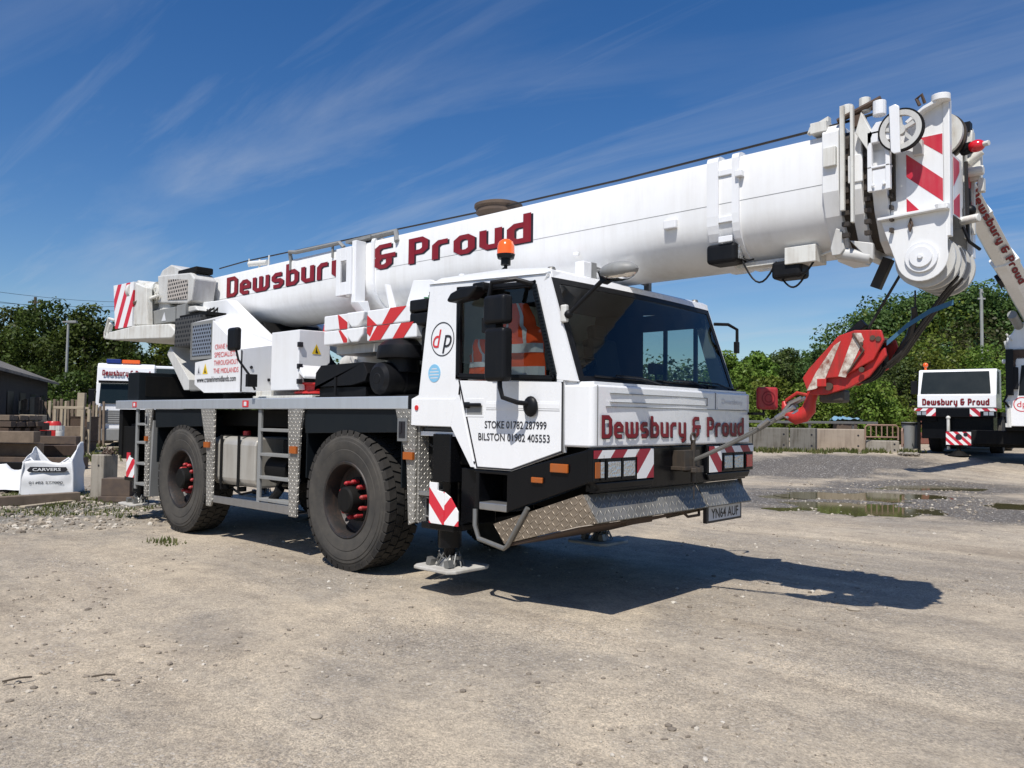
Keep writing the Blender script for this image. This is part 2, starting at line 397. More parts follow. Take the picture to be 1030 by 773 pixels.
def sign_text(name, txt, o, ex, ez, height, width, parent, m='maroon', shadow=True, t=.21, nrm=None, label=None):
    """blocky lettering laid as vinyl on a face; o = lower left, ex / ez unit vectors, nrm outwards"""
    qs, W = word_quads(txt, t); o = Vector(o); ex = Vector(ex).normalized(); ez = Vector(ez).normalized()
    nr = Vector(nrm).normalized() if nrm else ex.cross(ez)
    sx = width / W; sz = height / (1 + t); mb = MB()
    if shadow:
        for q, k in qs: mb.add([o + ex*((p[0]+.05)*sx) + ez*((p[1]-.055)*sz) + nr*(.002 + .0001*(k % 4)) for p in q], [(0,1,2,3)], 1)
    for q, k in qs: mb.add([o + ex*(p[0]*sx) + ez*(p[1]*sz) + nr*(.0045 + .0002*(k % 3)) for p in q], [(0,1,2,3)], 0)
    ob = mb.build(name, [M[m], M['ink']], parent)
    if label: ob['label'] = label
    return ob
def text_mesh(name, txt, o, ex, ez, height, parent, m, width=None, off=.004, nrm=None, align='LEFT', bold=0, shear=0):
    """lettering in the built-in typeface turned into a mesh"""
    cu = bpy.data.curves.new(name, 'FONT'); cu.body = txt; cu.size = 1; cu.align_x = align; cu.offset = bold; cu.shear = shear; cu.resolution_u = 3; cu.space_line = 1.15
    to = bpy.data.objects.new(name, cu); col.objects.link(to); bpy.context.view_layer.update()
    dg = bpy.context.evaluated_depsgraph_get(); me = bpy.data.meshes.new_from_object(to.evaluated_get(dg)); bpy.data.objects.remove(to)
    vs = [v.co.copy() for v in me.vertices]
    if not vs: return None
    x0 = min(v.x for v in vs); x1 = max(v.x for v in vs); s = height / .70; sx = s if width is None else width / (x1 - x0)
    o = Vector(o); ex = Vector(ex).normalized(); ez = Vector(ez).normalized(); nr = Vector(nrm).normalized() if nrm else ex.cross(ez)
    xo = x0 if align == 'LEFT' else (x0+x1)/2
    for v in me.vertices: v.co = o + ex*((v.co.x - xo)*sx) + ez*(v.co.y*s) + nr*off
    me.materials.clear(); me.materials.append(M[m])
    ob = bpy.data.objects.new(name, me); col.objects.link(ob)
    if parent: ob.parent = parent
    return ob
# ================================================================== the main crane
crane = empty('mobile_crane', (0,0,0))
tag(crane, 'white two-axle mobile crane with maroon lettering, in the middle of the yard', 'crane', 'white mobile cranes in the yard')
def part(mb, name, m, parent=crane, bevel=0.0, sm=False, label=None, seg=2):
    o = mb.build(name, M[m] if isinstance(m, str) else [M[x] if isinstance(x, str) else x for x in m] if isinstance(m, (list, tuple)) else m, parent, bevel, sm, seg)
    if label: o['label'] = label
    return o

# ---- chassis
mb = MB(); mb.box(-2.2, 6.5, -.55, .55, .78, 1.62); mb.box(-2.2, 4.6, -1.0, 1.0, 1.45, 1.66)
mb.box(4.6, 6.75, -1.15, 1.15, 1.16, 1.5); mb.box(-.25, .25, -.95, .95, .6, .85); mb.box(3.6, 4.1, -.95, .95, .6, .85)
mb.box(1.0, 2.5, -.5, .5, .62, .8); mb.box(4.55,4.75,-1.2,1.2,1.0,1.62)
part(mb, 'chassis', 'dark', bevel=.01)
mb = MB(); mb.box(-2.36, 4.66, -1.27, 1.27, 1.70, 1.775); mb.box(-2.3,4.6,-1.0,1.0,1.775,1.80); part(mb, 'deck', 'greymetal', bevel=.004)
for y in (-1, 1):
    mb = MB(); mb.box(-2.36, 4.68, y*1.27, y*1.30, 1.668, 1.792); mb.box(-2.36,4.68,y*1.20,y*1.272,1.776,1.795)
    rr = part(mb, 'side_rail', 'rail', bevel=.006)
    if y < 0:
        for x in (-1.64, 1.63):
            mb = MB(); mb.box(x-.07, x+.07, -1.302, -1.306, 1.69, 1.77); part(mb, 'reflector_sticker', 'redink', rr)
            mb = MB(); mb.box(x-.03, x+.03, -1.3065, -1.309, 1.705, 1.755); mb.box(x-.012,x+.012,-1.309,-1.3095,1.715,1.745); part(mb, 'sticker_mark', 'reflect', rr)
mb = MB(); mb.box(4.68, 4.72, -1.29, -1.1, 1.66, 1.80); part(mb, 'rail_end', 'blackplastic')
# mudguard panels
for (x0, x1) in ((-1.0, .50), (2.86, 4.52)):
    for y in (-1, 1):
        mb = MB(); mb.prism([(x0, 1.665), (x1, 1.665), (x1-.02, 1.44), (x0+.03, 1.40)], 'y', y*1.24, y*1.265)
        mb.box(x0-.02, x1+.02, y*.80, y*1.23, 1.56, 1.585); mb.box(x0-.02, x0+.0, y*.8, y*1.22, .9, 1.56); mb.box(x1-.02, x1, y*.8, y*1.22, .9, 1.56)
        part(mb, 'mudguard', 'slate', bevel=.004)
# chequer plate posts along the side
def cpost(pts, y0=-1.30, y1=-1.27, name='chequer_post', inner=None, m='chequer'):
    mb = MB(); mb.prism(pts, 'y', y0, y1)
    return part(mb, name, m, bevel=.004)
p = cpost([(-1.27,1.665),(-1.02,1.665),(-1.10,1.35),(-1.13,.40),(-1.22,.40),(-1.24,1.1)])
mb = MB(); mb.box(-1.21,-1.12,-1.303,-1.315,1.42,1.60); part(mb,'tie_down_pocket','greymetal',p); mb=MB(); mb.box(-1.19,-1.14,-1.316,-1.32,1.45,1.56); part(mb,'pocket_opening','ink',p)
mb = MB(); mb.box(-1.21,-1.13,-1.302,-1.325,1.20,1.27); part(mb, 'side_marker', 'amber', p)
mb = MB(); mb.prism([(-1.13,1.5),(-1.02,1.5),(-1.1,.40),(-1.13,.4)],'y',-1.269,-.95); part(mb,'post_return','greymetal',p)
p = cpost([(.47,1.665),(.84,1.665),(.84,.50),(.80,.42),(.68,.42),(.66,1.1)])
mb = MB(); mb.box(.62,.76,-1.302,-1.325,1.17,1.24); part(mb, 'side_marker', 'amber', p)
p = cpost([(2.58,1.665),(2.89,1.665),(2.83,1.40),(2.79,.46),(2.64,.46),(2.62,.9)])
mb = MB(); mb.box(2.66,2.80,-1.302,-1.325,1.17,1.25); part(mb, 'side_marker', 'amber', p)
p = cpost([(4.50,1.665),(5.0-.2,1.665),(4.80,.60),(4.72,.57),(4.68,1.15)])
mb = MB(); mb.box(4.56,4.70,-1.303,-1.32,1.36,1.58); part(mb,'tie_down_pocket','alu',p); mb=MB(); mb.box(4.585,4.675,-1.321,-1.325,1.39,1.55); mb.box(4.60,4.63,-1.325,-1.335,1.44,1.54); part(mb,'pocket_opening','ink',p)
mb = MB(); mb.box(4.66,4.80,-1.302,-1.33,1.19,1.26); part(mb, 'side_marker', 'amber', p)
mb = MB(); mb.prism([(-1.27,1.665),(-.78,1.665),(-.78,.60),(-1.27,.60)],'x',4.80,4.83); part(mb,'wing_plate','chequer',p,bevel=.004,label='wide chequer plate panel facing the cab')
mb = MB(); mb.box(4.83,5.02,-1.27,-.80,.86,.90); mb.box(4.83,4.86,-1.2,-.9,.58,.86); mb.tube([(4.86,-1.2,.84),(4.93,-1.2,.83),(4.93,-1.2,.66),(4.86,-1.2,.66)],.012,6); part(mb,'step_ledge','alu',p,bevel=.003)
# lower skirt beam
mb = MB(); mb.prism([(.82,.56),(2.66,.575),(2.66,.475),(.82,.475)], 'y', -1.285, -1.255); mb.box(.82,2.66,-1.25,-1.0,.475,.49); part(mb, 'skirt_beam', 'alu', bevel=.004)
# fuel tank, straps, hoses
mb = MB()
pr_ = [(-1.22,.80),(-1.20,.74),(-1.14,.70),(-.62,.70),(-.58,.74),(-.58,1.28),(-.62,1.32),(-1.14,1.32),(-1.20,1.28),(-1.22,1.22)]
mb.prism(pr_, 'x', .66, 1.74); tk = part(mb, 'fuel_tank', 'tank', bevel=.04, seg=4)
for x in (.92, 1.36):
    mb = MB(); mb.box(x-.028,x+.028,-1.235,-1.222,.70,1.335); mb.box(x-.028,x+.028,-1.19,-.57,1.322,1.338); mb.box(x-.02,x+.02,-1.23,-1.12,.64,.70); part(mb, 'tank_strap', 'dark', tk, bevel=.003)
mb = MB(); mb.cyl((1.14,-1.0,1.33),(1.14,-1.0,1.39),.05,14); part(mb, 'filler_cap', 'red', tk, bevel=.005)
mb = MB(); mb.cyl((1.95,-1.05,.95),(2.4,-1.05,.95),.17,20); mb.box(2.0,2.35,-1.0,-.6,.8,1.3); part(mb, 'air_tank', 'dark', bevel=.01, sm=True)
mb = MB(); mb.tube([(2.55,-1.1,1.25),(2.25,-1.15,.85),(2.1,-1.18,.62)],.03,8); mb.cyl((2.1,-1.2,.58),(2.3,-1.2,.74),.05,10); part(mb,'hose','blackplastic',sm=True); mb = MB(); mb.tube([(.95,-1.1,.66),(1.3,-1.15,.60),(1.6,-1.1,.66)],.015,6); part(mb,'hose','blackplastic',sm=True)
# ladders in the side
def ladder(x0, x1, zs, z0, z1=1.665):
    mb = MB(); mb.box(x0, x0+.07, -1.27, -1.24, z0, z1)
    for z in zs: mb.box(x0+.07, x1, -1.285, -1.16, z-.018, z+.018)
    part(mb, 'side_ladder', 'greymetal', bevel=.004)
ladder(1.88, 2.66, (1.42,1.13,.86,.60), .48); ladder(-1.66, -1.24, (1.44,1.17,.86,.56), .48)
mb = MB(); mb.box(-2.34,-2.22,-1.25,1.25,.95,1.66); mb.box(-2.3,-1.75,-1.22,-1.16,.9,1.4); part(mb,'rear_bulkhead','dark',bevel=.01)

# ---- wheels
def make_wheel(side):
    """origin in the wheel's middle, outer face to local -y"""
    mbr = MB()
    # dished rim
    prof = [(.395,-.185),(.402,-.195),(.392,-.205),(.372,-.198),(.360,-.165),(.352,-.03),(.33,.0),(.23,.01),(.215,-.02)]
    mbr.lathe(prof, (0,0,0), (0,1,0), 40); mbr.lathe([(.352,-.03),(.36,.16),(.40,.19)], (0,0,0), (0,1,0), 40)
    w = mbr.build('wheel', M['rim'], None, 0, sm=30)
    mt = MB()
    prof = [(.388,-.17),(.402,-.196),(.43,-.206),(.47,-.212),(.52,-.219),(.525,-.214),(.56,-.222),(.61,-.222),(.615,-.216),(.645,-.214),(.652,-.207),(.685,-.196),(.700,-.17),(.708,-.1),(.708,.1),(.700,.17),(.685,.196),(.6,.22),(.5,.216),(.42,.205),(.39,.18)]
    mt.lathe(prof, (0,0,0), (0,1,0), 64); mt.build('tyre', M['rubber'], w, 0, sm=25)
    ml = MB(); nl = 42
    for i in range(nl):
        for row, (ya, yb, r0, r1, ph) in enumerate(((-.203,-.105,.672,.726,0),(-.095,-.008,.70,.727,.5),(.008,.095,.70,.727,0),(.105,.203,.672,.726,.5))):
            t = 2*math.pi*(i+ph)/nl; hw = math.pi/nl*.80
            vs = []
            sh = .25*math.pi/nl*(1 if row % 2 else -1)
            for r in (r0, r1):
                for (y, dt) in ((ya,-hw+sh),(yb,-hw-sh),(yb,hw-sh),(ya,hw+sh)):
                    yy = y; rr = r
                    if r == r1 and abs(y) > .2: yy = y*.955
                    vs.append(((rr)*math.cos(t+dt), yy, rr*math.sin(t+dt)))
            ml.add(vs, [(4,5,6,7),(0,1,5,4),(1,2,6,5),(2,3,7,6),(3,0,4,7)])
    ml.build('tyre_tread', M['lug'], w, 0)
    mh = MB(); mh.lathe([(0,-.216),(.115,-.216),(.135,-.20),(.14,-.16),(.14,-.05),(.23,-.045),(.23,.02)], (0,0,0), (0,1,0), 32)
    mh.build('hub', M['dark'], w, 0, sm=30)
    for i in range(10):
        t = 2*math.pi*(i+.3)/10; c = Vector((.185*math.cos(t), -.055, .185*math.sin(t))); mn = MB()
        mn.cyl(c+Vector((0,.0,0)), c+Vector((0,-.075,0)), .026, 10, .024); mn.cyl(c+Vector((0,-.075,0)), c+Vector((0,-.095,0)), .024, 10, .012)
        mn.build('wheel_nut', M['nut_red'], w, .002)
    return w
w0 = make_wheel(1); w0.parent = crane; w0.location = (3.69, -1.085, .725)
for (x, y, rz, rot) in ((-.09,-1.085,0,.9),(3.69,1.085,math.pi,.3),(-.09,1.085,math.pi,1.7)):
    w = copy_tree(w0, crane); w.location = (x, y, .725); w.rotation_euler = (0, rot if rz == 0 else rot, rz)

# ---- outriggers
def outrigger(x, y, front=True):
    s = -1 if y < 0 else 1; a = y
    mb = MB(); mb.box(x-.12, x+.12, a-.12, a+.12, 1.0, 1.44); mb.box(x-.05,x+.05,a-.05,a+.05,.6,1.5); mb.box(x-.2, x+.2, 0, a-.1*s, .62, 1.0); mb.box(x-.24,x+.24,-.9*abs(s),.9,.66,.96) if front else None
    mb.cyl((x,a,.62),(x,a,.40),.11,20); mb.cyl((x,a,.42),(x,a,.31),.055,14)
    mb.box(x-.22,x+.22,a-.16,a+.16,.57,.63)
    o = part(mb, 'outrigger', 'black', bevel=.008, sm=30)
    st = stripes('outrigger_stripes', (1,0,-1) , .30, .1)
    st2 = stripes('outrigger_stripes_turned', (-1 if front else 1,0,-1), .30, .1)
    m1 = MB(); m1.prism([(x-.08,1.0),(x+.03,1.0),(x+.03,.93),(x+.12,.92),(x+.12,.63),(x-.08,.63)], 'y', a+.17*s, a+.19*s)
    ob = m1.build('striped_plate', st2, o, .003)
    m1 = MB(); m1.prism([(x+.12,.92),(x+.20,.88),(x+.30,.76),(x+.30,.63),(x+.12,.63)], 'y', a+.172*s, a+.185*s); m1.build('striped_plate', st, o, .003)
    # pad, tilted wires
    m2 = MB(); cy = a - .03*s
    m2.prism([(x-.22,cy-.27),(x+.22,cy-.27),(x+.27,cy-.2),(x+.27,cy+.2),(x+.22,cy+.27),(x-.22,cy+.27),(x-.27,cy+.2),(x-.27,cy-.2)], 'z', .205, .235)
    p = m2.build('foot_pad', M['foam'], o, .008)
    m3 = MB(); m3.cyl((x,a,.31),(x,a,.235),.06,14,.11); m3.box(x-.13,x+.13,a-.02,a+.02,.30,.33)
    for i in range(10):
        t = i*.63; c = Vector((x+.16*math.cos(t), a+.12*math.sin(t), .24)); q = Vector((x+.11*math.cos(t+.5), a+.09*math.sin(t+.4), .34+.02*(i%2)))
        e = Vector((x+.06*math.cos(t+.8), a+.06*math.sin(t+.8), .30)); m3.tube([c,q,e],.007,5)
    for sx in (-1,1): m3.obox((x+.12*sx,a-.12,.27),(1,0,.3*sx),(0,1,0),(-.3*sx,0,1),.03,.03,.035)
    m3.build('pad_shackle', M['steel'], o, 0)
    return o
outrigger(5.15, -1.16); outrigger(5.15, 1.16); outrigger(-1.95, -1.05, False); outrigger(-1.95, 1.05, False)
mb = MB(); mb.box(4.95,5.05,-1.15,-1.05,1.02,1.40); mb.cyl((4.88,-1.12,1.12),(5.0,-1.12,1.36),.06,10); mb.tube([(4.9,-1.2,1.34),(5.0,-1.22,1.3),(5.02,-1.2,1.05),(4.92,-1.2,1.0)],.012,6); mb.tube([(5.45,-1.1,1.45),(5.2,-1.15,1.22)],.01,6)
mb.box(5.36,5.58,-1.22,-1.0,.66,1.14); part(mb, 'bracket_box', 'black', bevel=.01)

# ================================================================== carrier cab
cab = MB(); T = .045
for s in (-1, 1):
    y0, y1 = s*1.30, s*(1.30-T)
    def pp(pts): cab.prism(pts, 'y', y0, y1)
    pp([(4.745,1.51),(5.345,1.505),(5.46,1.36),(5.40,1.92),(4.845,1.80),(4.745,1.765)] if s < 0 else [(4.745,1.51),(5.345,1.505),(5.40,1.92),(4.845,1.80),(4.745,1.765)])
    if s < 0: pass
    pp([(5.345,1.505),(5.60,1.15),(6.05,1.15),(6.60,1.325),(6.60,1.90),(5.40,1.92)])
    pp([(4.845,1.80),(5.40,1.92),(5.36,1.945),(5.36,2.765),(4.98,2.775)])
    pp([(4.98,2.775),(5.36,2.765),(6.27,2.73),(6.38,2.715),(6.42,2.77),(4.975,2.83)])
    pp([(6.27,2.73),(6.52,1.905),(6.60,1.90),(6.735,1.885),(6.44,2.74),(6.38,2.715)])
# back wall, roof, floor, nose
cab.prism([(4.75,1.51),(4.745,1.765),(4.845,1.80),(4.98,2.82),(5.02,2.82),(4.885,1.78),(4.80,1.74),(4.80,1.51)], 'y', -1.254, 1.254)
cab.prism([(4.98,2.80),(6.42,2.735),(6.45,2.745),(6.44,2.80),(6.38,2.83),(5.9,2.875),(5.1,2.885),(4.98,2.85)], 'y', -1.27, 1.27)
cab.box(4.80,6.6,-1.254,1.254,1.42,1.46)
cabo = part(cab, 'cab_body', 'white_cab', bevel=0)
# nose: rounded corners in plan
r = .045; plan = [(6.60,-1.30),(6.90-r,-1.315)]
plan += [(6.90-r+r*math.sin(t), -1.315+r-r*math.cos(t)) for t in [math.pi/2*i/5 for i in range(1,6)]]
plan += [(6.91,0)] + [(x,-y) for (x,y) in plan[::-1]]
mb = MB(); mb.prism(plan + [(6.60,1.30)][:0], 'z', 1.372, 1.862)
part(mb, 'front_panel', 'white_cab', cabo, bevel=.018, seg=3, sm=30)
mb = MB(); mb.box(6.60,6.875,-1.27,1.27,1.863,1.885); mb.prism([(6.60,1.886),(6.74,1.886),(6.735,1.895),(6.60,1.895)],'y',-1.28,1.28); part(mb,'cowl','white_cab',cabo,bevel=.004)
# panel grooves on the nose
mb = MB(); mb.box(6.898,6.9035,-1.262,-1.254,1.385,1.855)
for (y0,y1,z) in ((-1.10,.42,1.795),(-1.10,.42,1.725),(-1.155,1.25,1.69)): mb.box(6.902,6.9125,y0,y1,z,z+.006)
mb.box(6.902,6.9125,.42,.426,1.725,1.80); mb.box(6.902,6.9120,.58,.587,1.70,1.855)
mb.box(6.595,6.603,-1.304,-1.30,1.33,1.90)
part(mb,'panel_groove','greymetal',cabo)
for (y0,y1) in ((.62,1.22),):
    mb = MB(); mb.box(6.90,6.9105,y0,y1,1.70,1.85); part(mb,'service_flap','white_cab',cabo,bevel=.006)
# roof details: gutter strip, marker lamps, roof hatch step
mb = MB(); mb.prism([(4.98,2.832),(6.40,2.773),(6.41,2.782),(4.98,2.842)],'y',-1.312,-1.25); part(mb,'roof_gutter','white_cab',cabo,bevel=.003)
for y in (-1.18, 1.15):
    mb = MB(); mb.cyl((6.36,y,2.80),(6.36,y,2.85),.045,12,.03); part(mb,'roof_marker','steel',cabo,bevel=.004,sm=True)
# windscreen
g0 = Vector((6.742,0,1.895)); g1 = Vector((6.448,0,2.742))
def wsp(y, t, o=0): 
    n = Vector((g1.z-g0.z,0,-(g1.x-g0.x))).normalized(); p = g0.lerp(g1,t) + n*o; return Vector((p.x + .05*(1-(y/1.25)**2), y, p.z))
mb = MB(); ny = 12
for i in range(ny):
    ya = -1.225+2.45*i/ny; yb = -1.225+2.45*(i+1)/ny
    mb.quad(wsp(ya,.02,-.004), wsp(yb,.02,-.004), wsp(yb,.98,-.004), wsp(ya,.98,-.004))
ws = part(mb,'windscreen','screen')
mb = MB()
for (t0,t1) in ((-.01,.045),(.945,1.0)):
    for i in range(ny):
        ya = -1.27+2.54*i/ny; yb = -1.27+2.54*(i+1)/ny
        a,b,c,d = wsp(ya,t0,.002),wsp(yb,t0,.002),wsp(yb,t1,.002),wsp(ya,t1,.002); q=[a,b,c,d]; q2=[p+Vector((-.03,0,-.01)) for p in q]
        mb.add(q+q2,[(0,1,2,3),(7,6,5,4),(0,4,5,1),(3,2,6,7)])
for s in (-1,1):
    a,b,c,d = wsp(s*1.275,-.01,.002),wsp(s*1.215,-.01,.002),wsp(s*1.215,1.0,.002),wsp(s*1.275,1.0,.002); q=[a,b,c,d]; q2=[p+Vector((-.03,0,-.01)) for p in q]
    mb.add(q+q2,[(0,1,2,3),(7,6,5,4),(0,4,5,1),(3,2,6,7),(1,5,6,2),(0,3,7,4)])
part(mb,'windscreen_seal','blackplastic',ws)
# frame lip above the windscreen
mb = MB(); 
for i in range(ny):
    ya = -1.28+2.56*i/ny; yb = -1.28+2.56*(i+1)/ny
    a,b,c,d = wsp(ya,1.0,.004),wsp(yb,1.0,.004),wsp(yb,1.06,.004),wsp(ya,1.06,.004); q=[a,b,c,d]; q2=[p+Vector((-.08,0,-.005)) for p in q]
    mb.add(q+q2,[(0,1,2,3),(7,6,5,4),(0,4,5,1),(3,2,6,7)])
part(mb,'screen_header','white_cab',cabo)
# wipers
for (y0, y1) in ((-.85,-.15),(.0,.62),(.45,1.12)):
    mb = MB(); a = wsp(y0+.0,.03,.03); b = wsp(y1,.02,.05); b = Vector((6.80,y1,1.90))
    mb.tube([b, b.lerp(a,.5)+Vector((.02,0,.03)), a+Vector((0,0,.02))],.009,6); mb.box(b.x-.03,b.x+.03,b.y-.03,b.y+.03,1.885,1.91)
    p0 = wsp(y0-.25,.045,.014); p1 = wsp(y0+.42,.03,.014); mb.tube([p0,p1],.008,6); part(mb,'wiper','blackplastic',cabo)
# wide-angle front mirror on its arm
fm = MB(); base = Vector((6.64,-1.30,2.42)); tip = Vector((6.98,-1.25,2.70))
fm.tube([Vector((6.58,-1.28,2.44)), base, base.lerp(tip,.5)+Vector((0,0,.0)), tip],.018,8); fm.sphere(base,.035,10,6); fm.obox(tip,(1,0,.4),(0,1,0),(-.4,0,1),.05,.04,.05)
fa = part(fm,'front_mirror_arm','blackplastic',sm=True)
mb = MB(); mb.obox((6.60,-1.30,2.43),(1,0,0),(0,1,0),(0,0,1),.03,.02,.07); part(mb,'arm_bracket','white_old',fa,bevel=.01)
mb = MB(); c = Vector((7.10,-1.27,2.72)); 
for k in range(1): mb.sphere(c,.17,20,10,(1.0,.55,.42))
o = part(mb,'front_mirror_head','greymetal',fa,sm=True); 
mb = MB(); mb.sphere(c+Vector((0,0,-.018)),.158,20,10,(1.0,.5,.40)); part(mb,'mirror_glass','mirror',fa,sm=True)
# roof rail with lamp bracket behind the screen
mb = MB(); mb.tube([(6.30,-.55,2.93),(6.30,.35,2.93)],.018,8); mb.tube([(6.30,-.55,2.96),(6.30,.35,2.90)],.012,6); mb.box(6.27,6.33,.33,.38,2.84,3.02); mb.box(6.28,6.32,-.58,-.50,2.84,2.99); part(mb,'roof_bar','greymetal',cabo,bevel=.004)
mb = MB(); mb.box(6.24,6.34,-.72,-.6,2.84,2.98); part(mb,'roof_box','white_cab',cabo,bevel=.01)
# beacon
mb = MB(); mb.cyl((5.62,-.95,2.86),(5.62,-.95,3.00),.016,10); mb.cyl((5.62,-.95,2.99),(5.62,-.95,3.05),.045,14); mb.cyl((5.62,-.95,3.05),(5.62,-.95,3.09),.075,18,.085); mb.tube([(5.62,-.95,2.98),(5.57,-.97,2.94),(5.6,-.95,2.88)],.008,6); bc = part(mb,'beacon','blackplastic',sm=30)
mb = MB(); mb.lathe([(.082,0),(.080,.07),(.066,.115),(.035,.138),(0,.142)],(5.62,-.95,3.09),(0,0,1),20); part(mb,'beacon_lens','orange',bc,sm=60)
mb = MB(); mb.cyl((5.2,-1.1,2.86),(5.2,-1.1,2.92),.012,8); mb.cyl((5.2,-1.1,2.92),(5.2,-1.1,2.935),.03,8); part(mb,'washer_nozzle','white_cab',cabo)
# door
D0 = [(5.345,2.79),(5.345,1.935),(5.405,1.92),(5.645,1.162),(6.05,1.162),(6.588,1.332),(6.588,1.885),(6.54,1.90),(6.30,2.75)]
mb = MB(); mb.prism([(x+(.008 if x>6 else -.008), z+(.008 if z>2 else -.006)) for x,z in D0 if True][:7] + [(6.545,1.905),(6.308,2.757)], 'y', -1.301, -1.3035)
seal = MB()
def band(pts, w, y0, y1, mbx):
    n = len(pts)
    for i in range(n):
        a = Vector(pts[i]); b = Vector(pts[(i+1)%n]); d = (b-a).normalized(); nn = Vector((-d.y,d.x))*w/2
        e = d*w/2
        mbx.prism([tuple(a+nn-e),tuple(a-nn-e),tuple(b-nn+e),tuple(b+nn+e)],'y',y0,y1)
door = MB()
door.prism([(5.41,1.925),(5.65,1.168),(6.05,1.168),(6.583,1.337),(6.583,1.885)], 'y', -1.300, -1.310)
do = part(door,'door','white_cab',bevel=.003)
mb = MB()
band([(5.398,1.92),(5.640,1.160),(6.053,1.160),(6.592,1.330),(6.592,1.88)], .010, -1.3005, -1.3095, mb); part(mb,'door_gap','ink',do)
# window surround + glass
mb = MB(); W0 = [(5.375,2.745),(5.375,1.965),(6.50,1.915),(6.27,2.705)]
band(W0, .05, -1.275, -1.308, mb); band(W0, .02, -1.308, -1.314, mb)
wf = part(mb,'window_seal','blackplastic',do,bevel=.004)
mb = MB(); mb.add([(5.38,-1.28,2.74),(5.38,-1.28,1.965),(6.495,-1.28,1.92),(6.265,-1.28,2.70)],[(0,1,2,3)]); part(mb,'window_glass','glass',do)
mb = MB(); mb.prism([(6.275,2.70),(6.50,1.95),(6.53,1.95),(6.305,2.70)],'y',-1.302,-1.318)
for i in range(26):
    t=(i+.5)/26; x=6.28+.225*t; z=2.69-.73*t; mb.box(x-.006,x+.026,-1.318,-1.326,z-.007,z+.007)
part(mb,'vent_strip','slate',do)
mb = MB(); mb.box(5.60,6.50,-1.285,-1.29,2.30,2.31); 
# door creases, handle
mb = MB(); mb.prism([(5.75,1.665),(6.57,1.655),(6.57,1.725),(5.75,1.735)],'y',-1.310,-1.314); mb.prism([(5.75,1.68),(6.57,1.670),(6.57,1.71),(5.75,1.72)],'y',-1.314,-1.317); part(mb,'crease_band','white_cab',do,bevel=.002)
mb = MB(); mb.box(5.495,5.72,-1.3095,-1.313,1.60,1.76); hd = do; part(mb,'handle_recess','white_cab',do,bevel=.02,seg=3)
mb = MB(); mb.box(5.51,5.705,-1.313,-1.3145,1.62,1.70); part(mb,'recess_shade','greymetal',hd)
mb = MB(); mb.cyl((5.51,-1.335,1.705),(5.70,-1.335,1.705),.017,10); mb.box(5.50,5.55,-1.34,-1.312,1.675,1.73); part(mb,'handle','blackplastic',hd,bevel=.005)
for (x,z) in ((5.36,1.74),(5.50,1.45),(5.60,1.20)):
    mb = MB(); mb.cyl((x,-1.30,z),(x,-1.306,z),.012,8); part(mb,'hinge_screw','ink',cabo)
# rear pillar lower flap
mb = MB(); mb.prism([(4.75,1.515),(5.30,1.51),(5.36,1.76),(4.75,1.765)],'y',-1.3005,-1.309); part(mb,'side_flap','white_cab',cabo,bevel=.003)
mb = MB(); mb.cyl((4.83,-1.309,1.68),(4.83,-1.318,1.68),.025,12); part(mb,'flap_lock','redlens',cabo)
mb = MB(); mb.prism([(5.30,1.51),(5.56,1.16),(5.61,1.16),(5.40,1.80),(5.35,1.76)],'y',-1.3005,-1.3075); part(mb,'door_post_trim','white_cab',cabo,bevel=.003)
# door mirrors
mm = MB(); mm.tube([(6.27,-1.31,2.70),(6.18,-1.42,2.735),(5.98,-1.50,2.72),(5.95,-1.50,2.60)],.02,8)
part(mm,'mirror_arm','blackplastic',sm=True); mm = MB(); mm.tube([(6.10,-1.52,1.96),(6.11,-1.52,1.84),(6.14,-1.52,1.76),(6.24,-1.45,1.72),(6.28,-1.33,1.71)],.02,8)
mm.sphere((6.28,-1.335,1.69),.075,14,8,(1,.5,1.15)); ma = part(mm,'mirror_arm','blackplastic',sm=True)
mb = MB(); mb.box(5.95,6.20,-1.58,-1.46,2.36,2.60); part(mb,'mirror_upper','blackplastic',ma,bevel=.035,seg=4)
mb = MB(); mb.box(5.97,6.20,-1.58,-1.46,1.89,2.33); part(mb,'mirror_lower','blackplastic',ma,bevel=.035,seg=4)
mb = MB(); mb.box(5.92,6.08,-1.55,-1.46,2.3,2.42); part(mb,'mirror_hinge','blackplastic',ma)
mb = MB(); mb.prism([(5.42,2.62),(5.47,2.68),(5.60,2.715),(5.80,2.715),(5.78,2.67),(5.70,2.615),(5.45,2.60)],'y',-1.50,-1.36); mb.box(5.66,5.8,-1.42,-1.30,2.68,2.76); part(mb,'kerb_mirror','blackplastic',ma,bevel=.02,seg=3)
# far side mirror + bracket seen past the screen
mb = MB(); mb.tube([(6.50,1.30,2.60),(6.60,1.42,2.60),(6.66,1.50,2.55),(6.66,1.50,2.38)],.018,8); mb.box(6.64,6.68,1.46,1.52,2.30,2.42); part(mb,'far_mirror','blackplastic',cabo,bevel=.01)
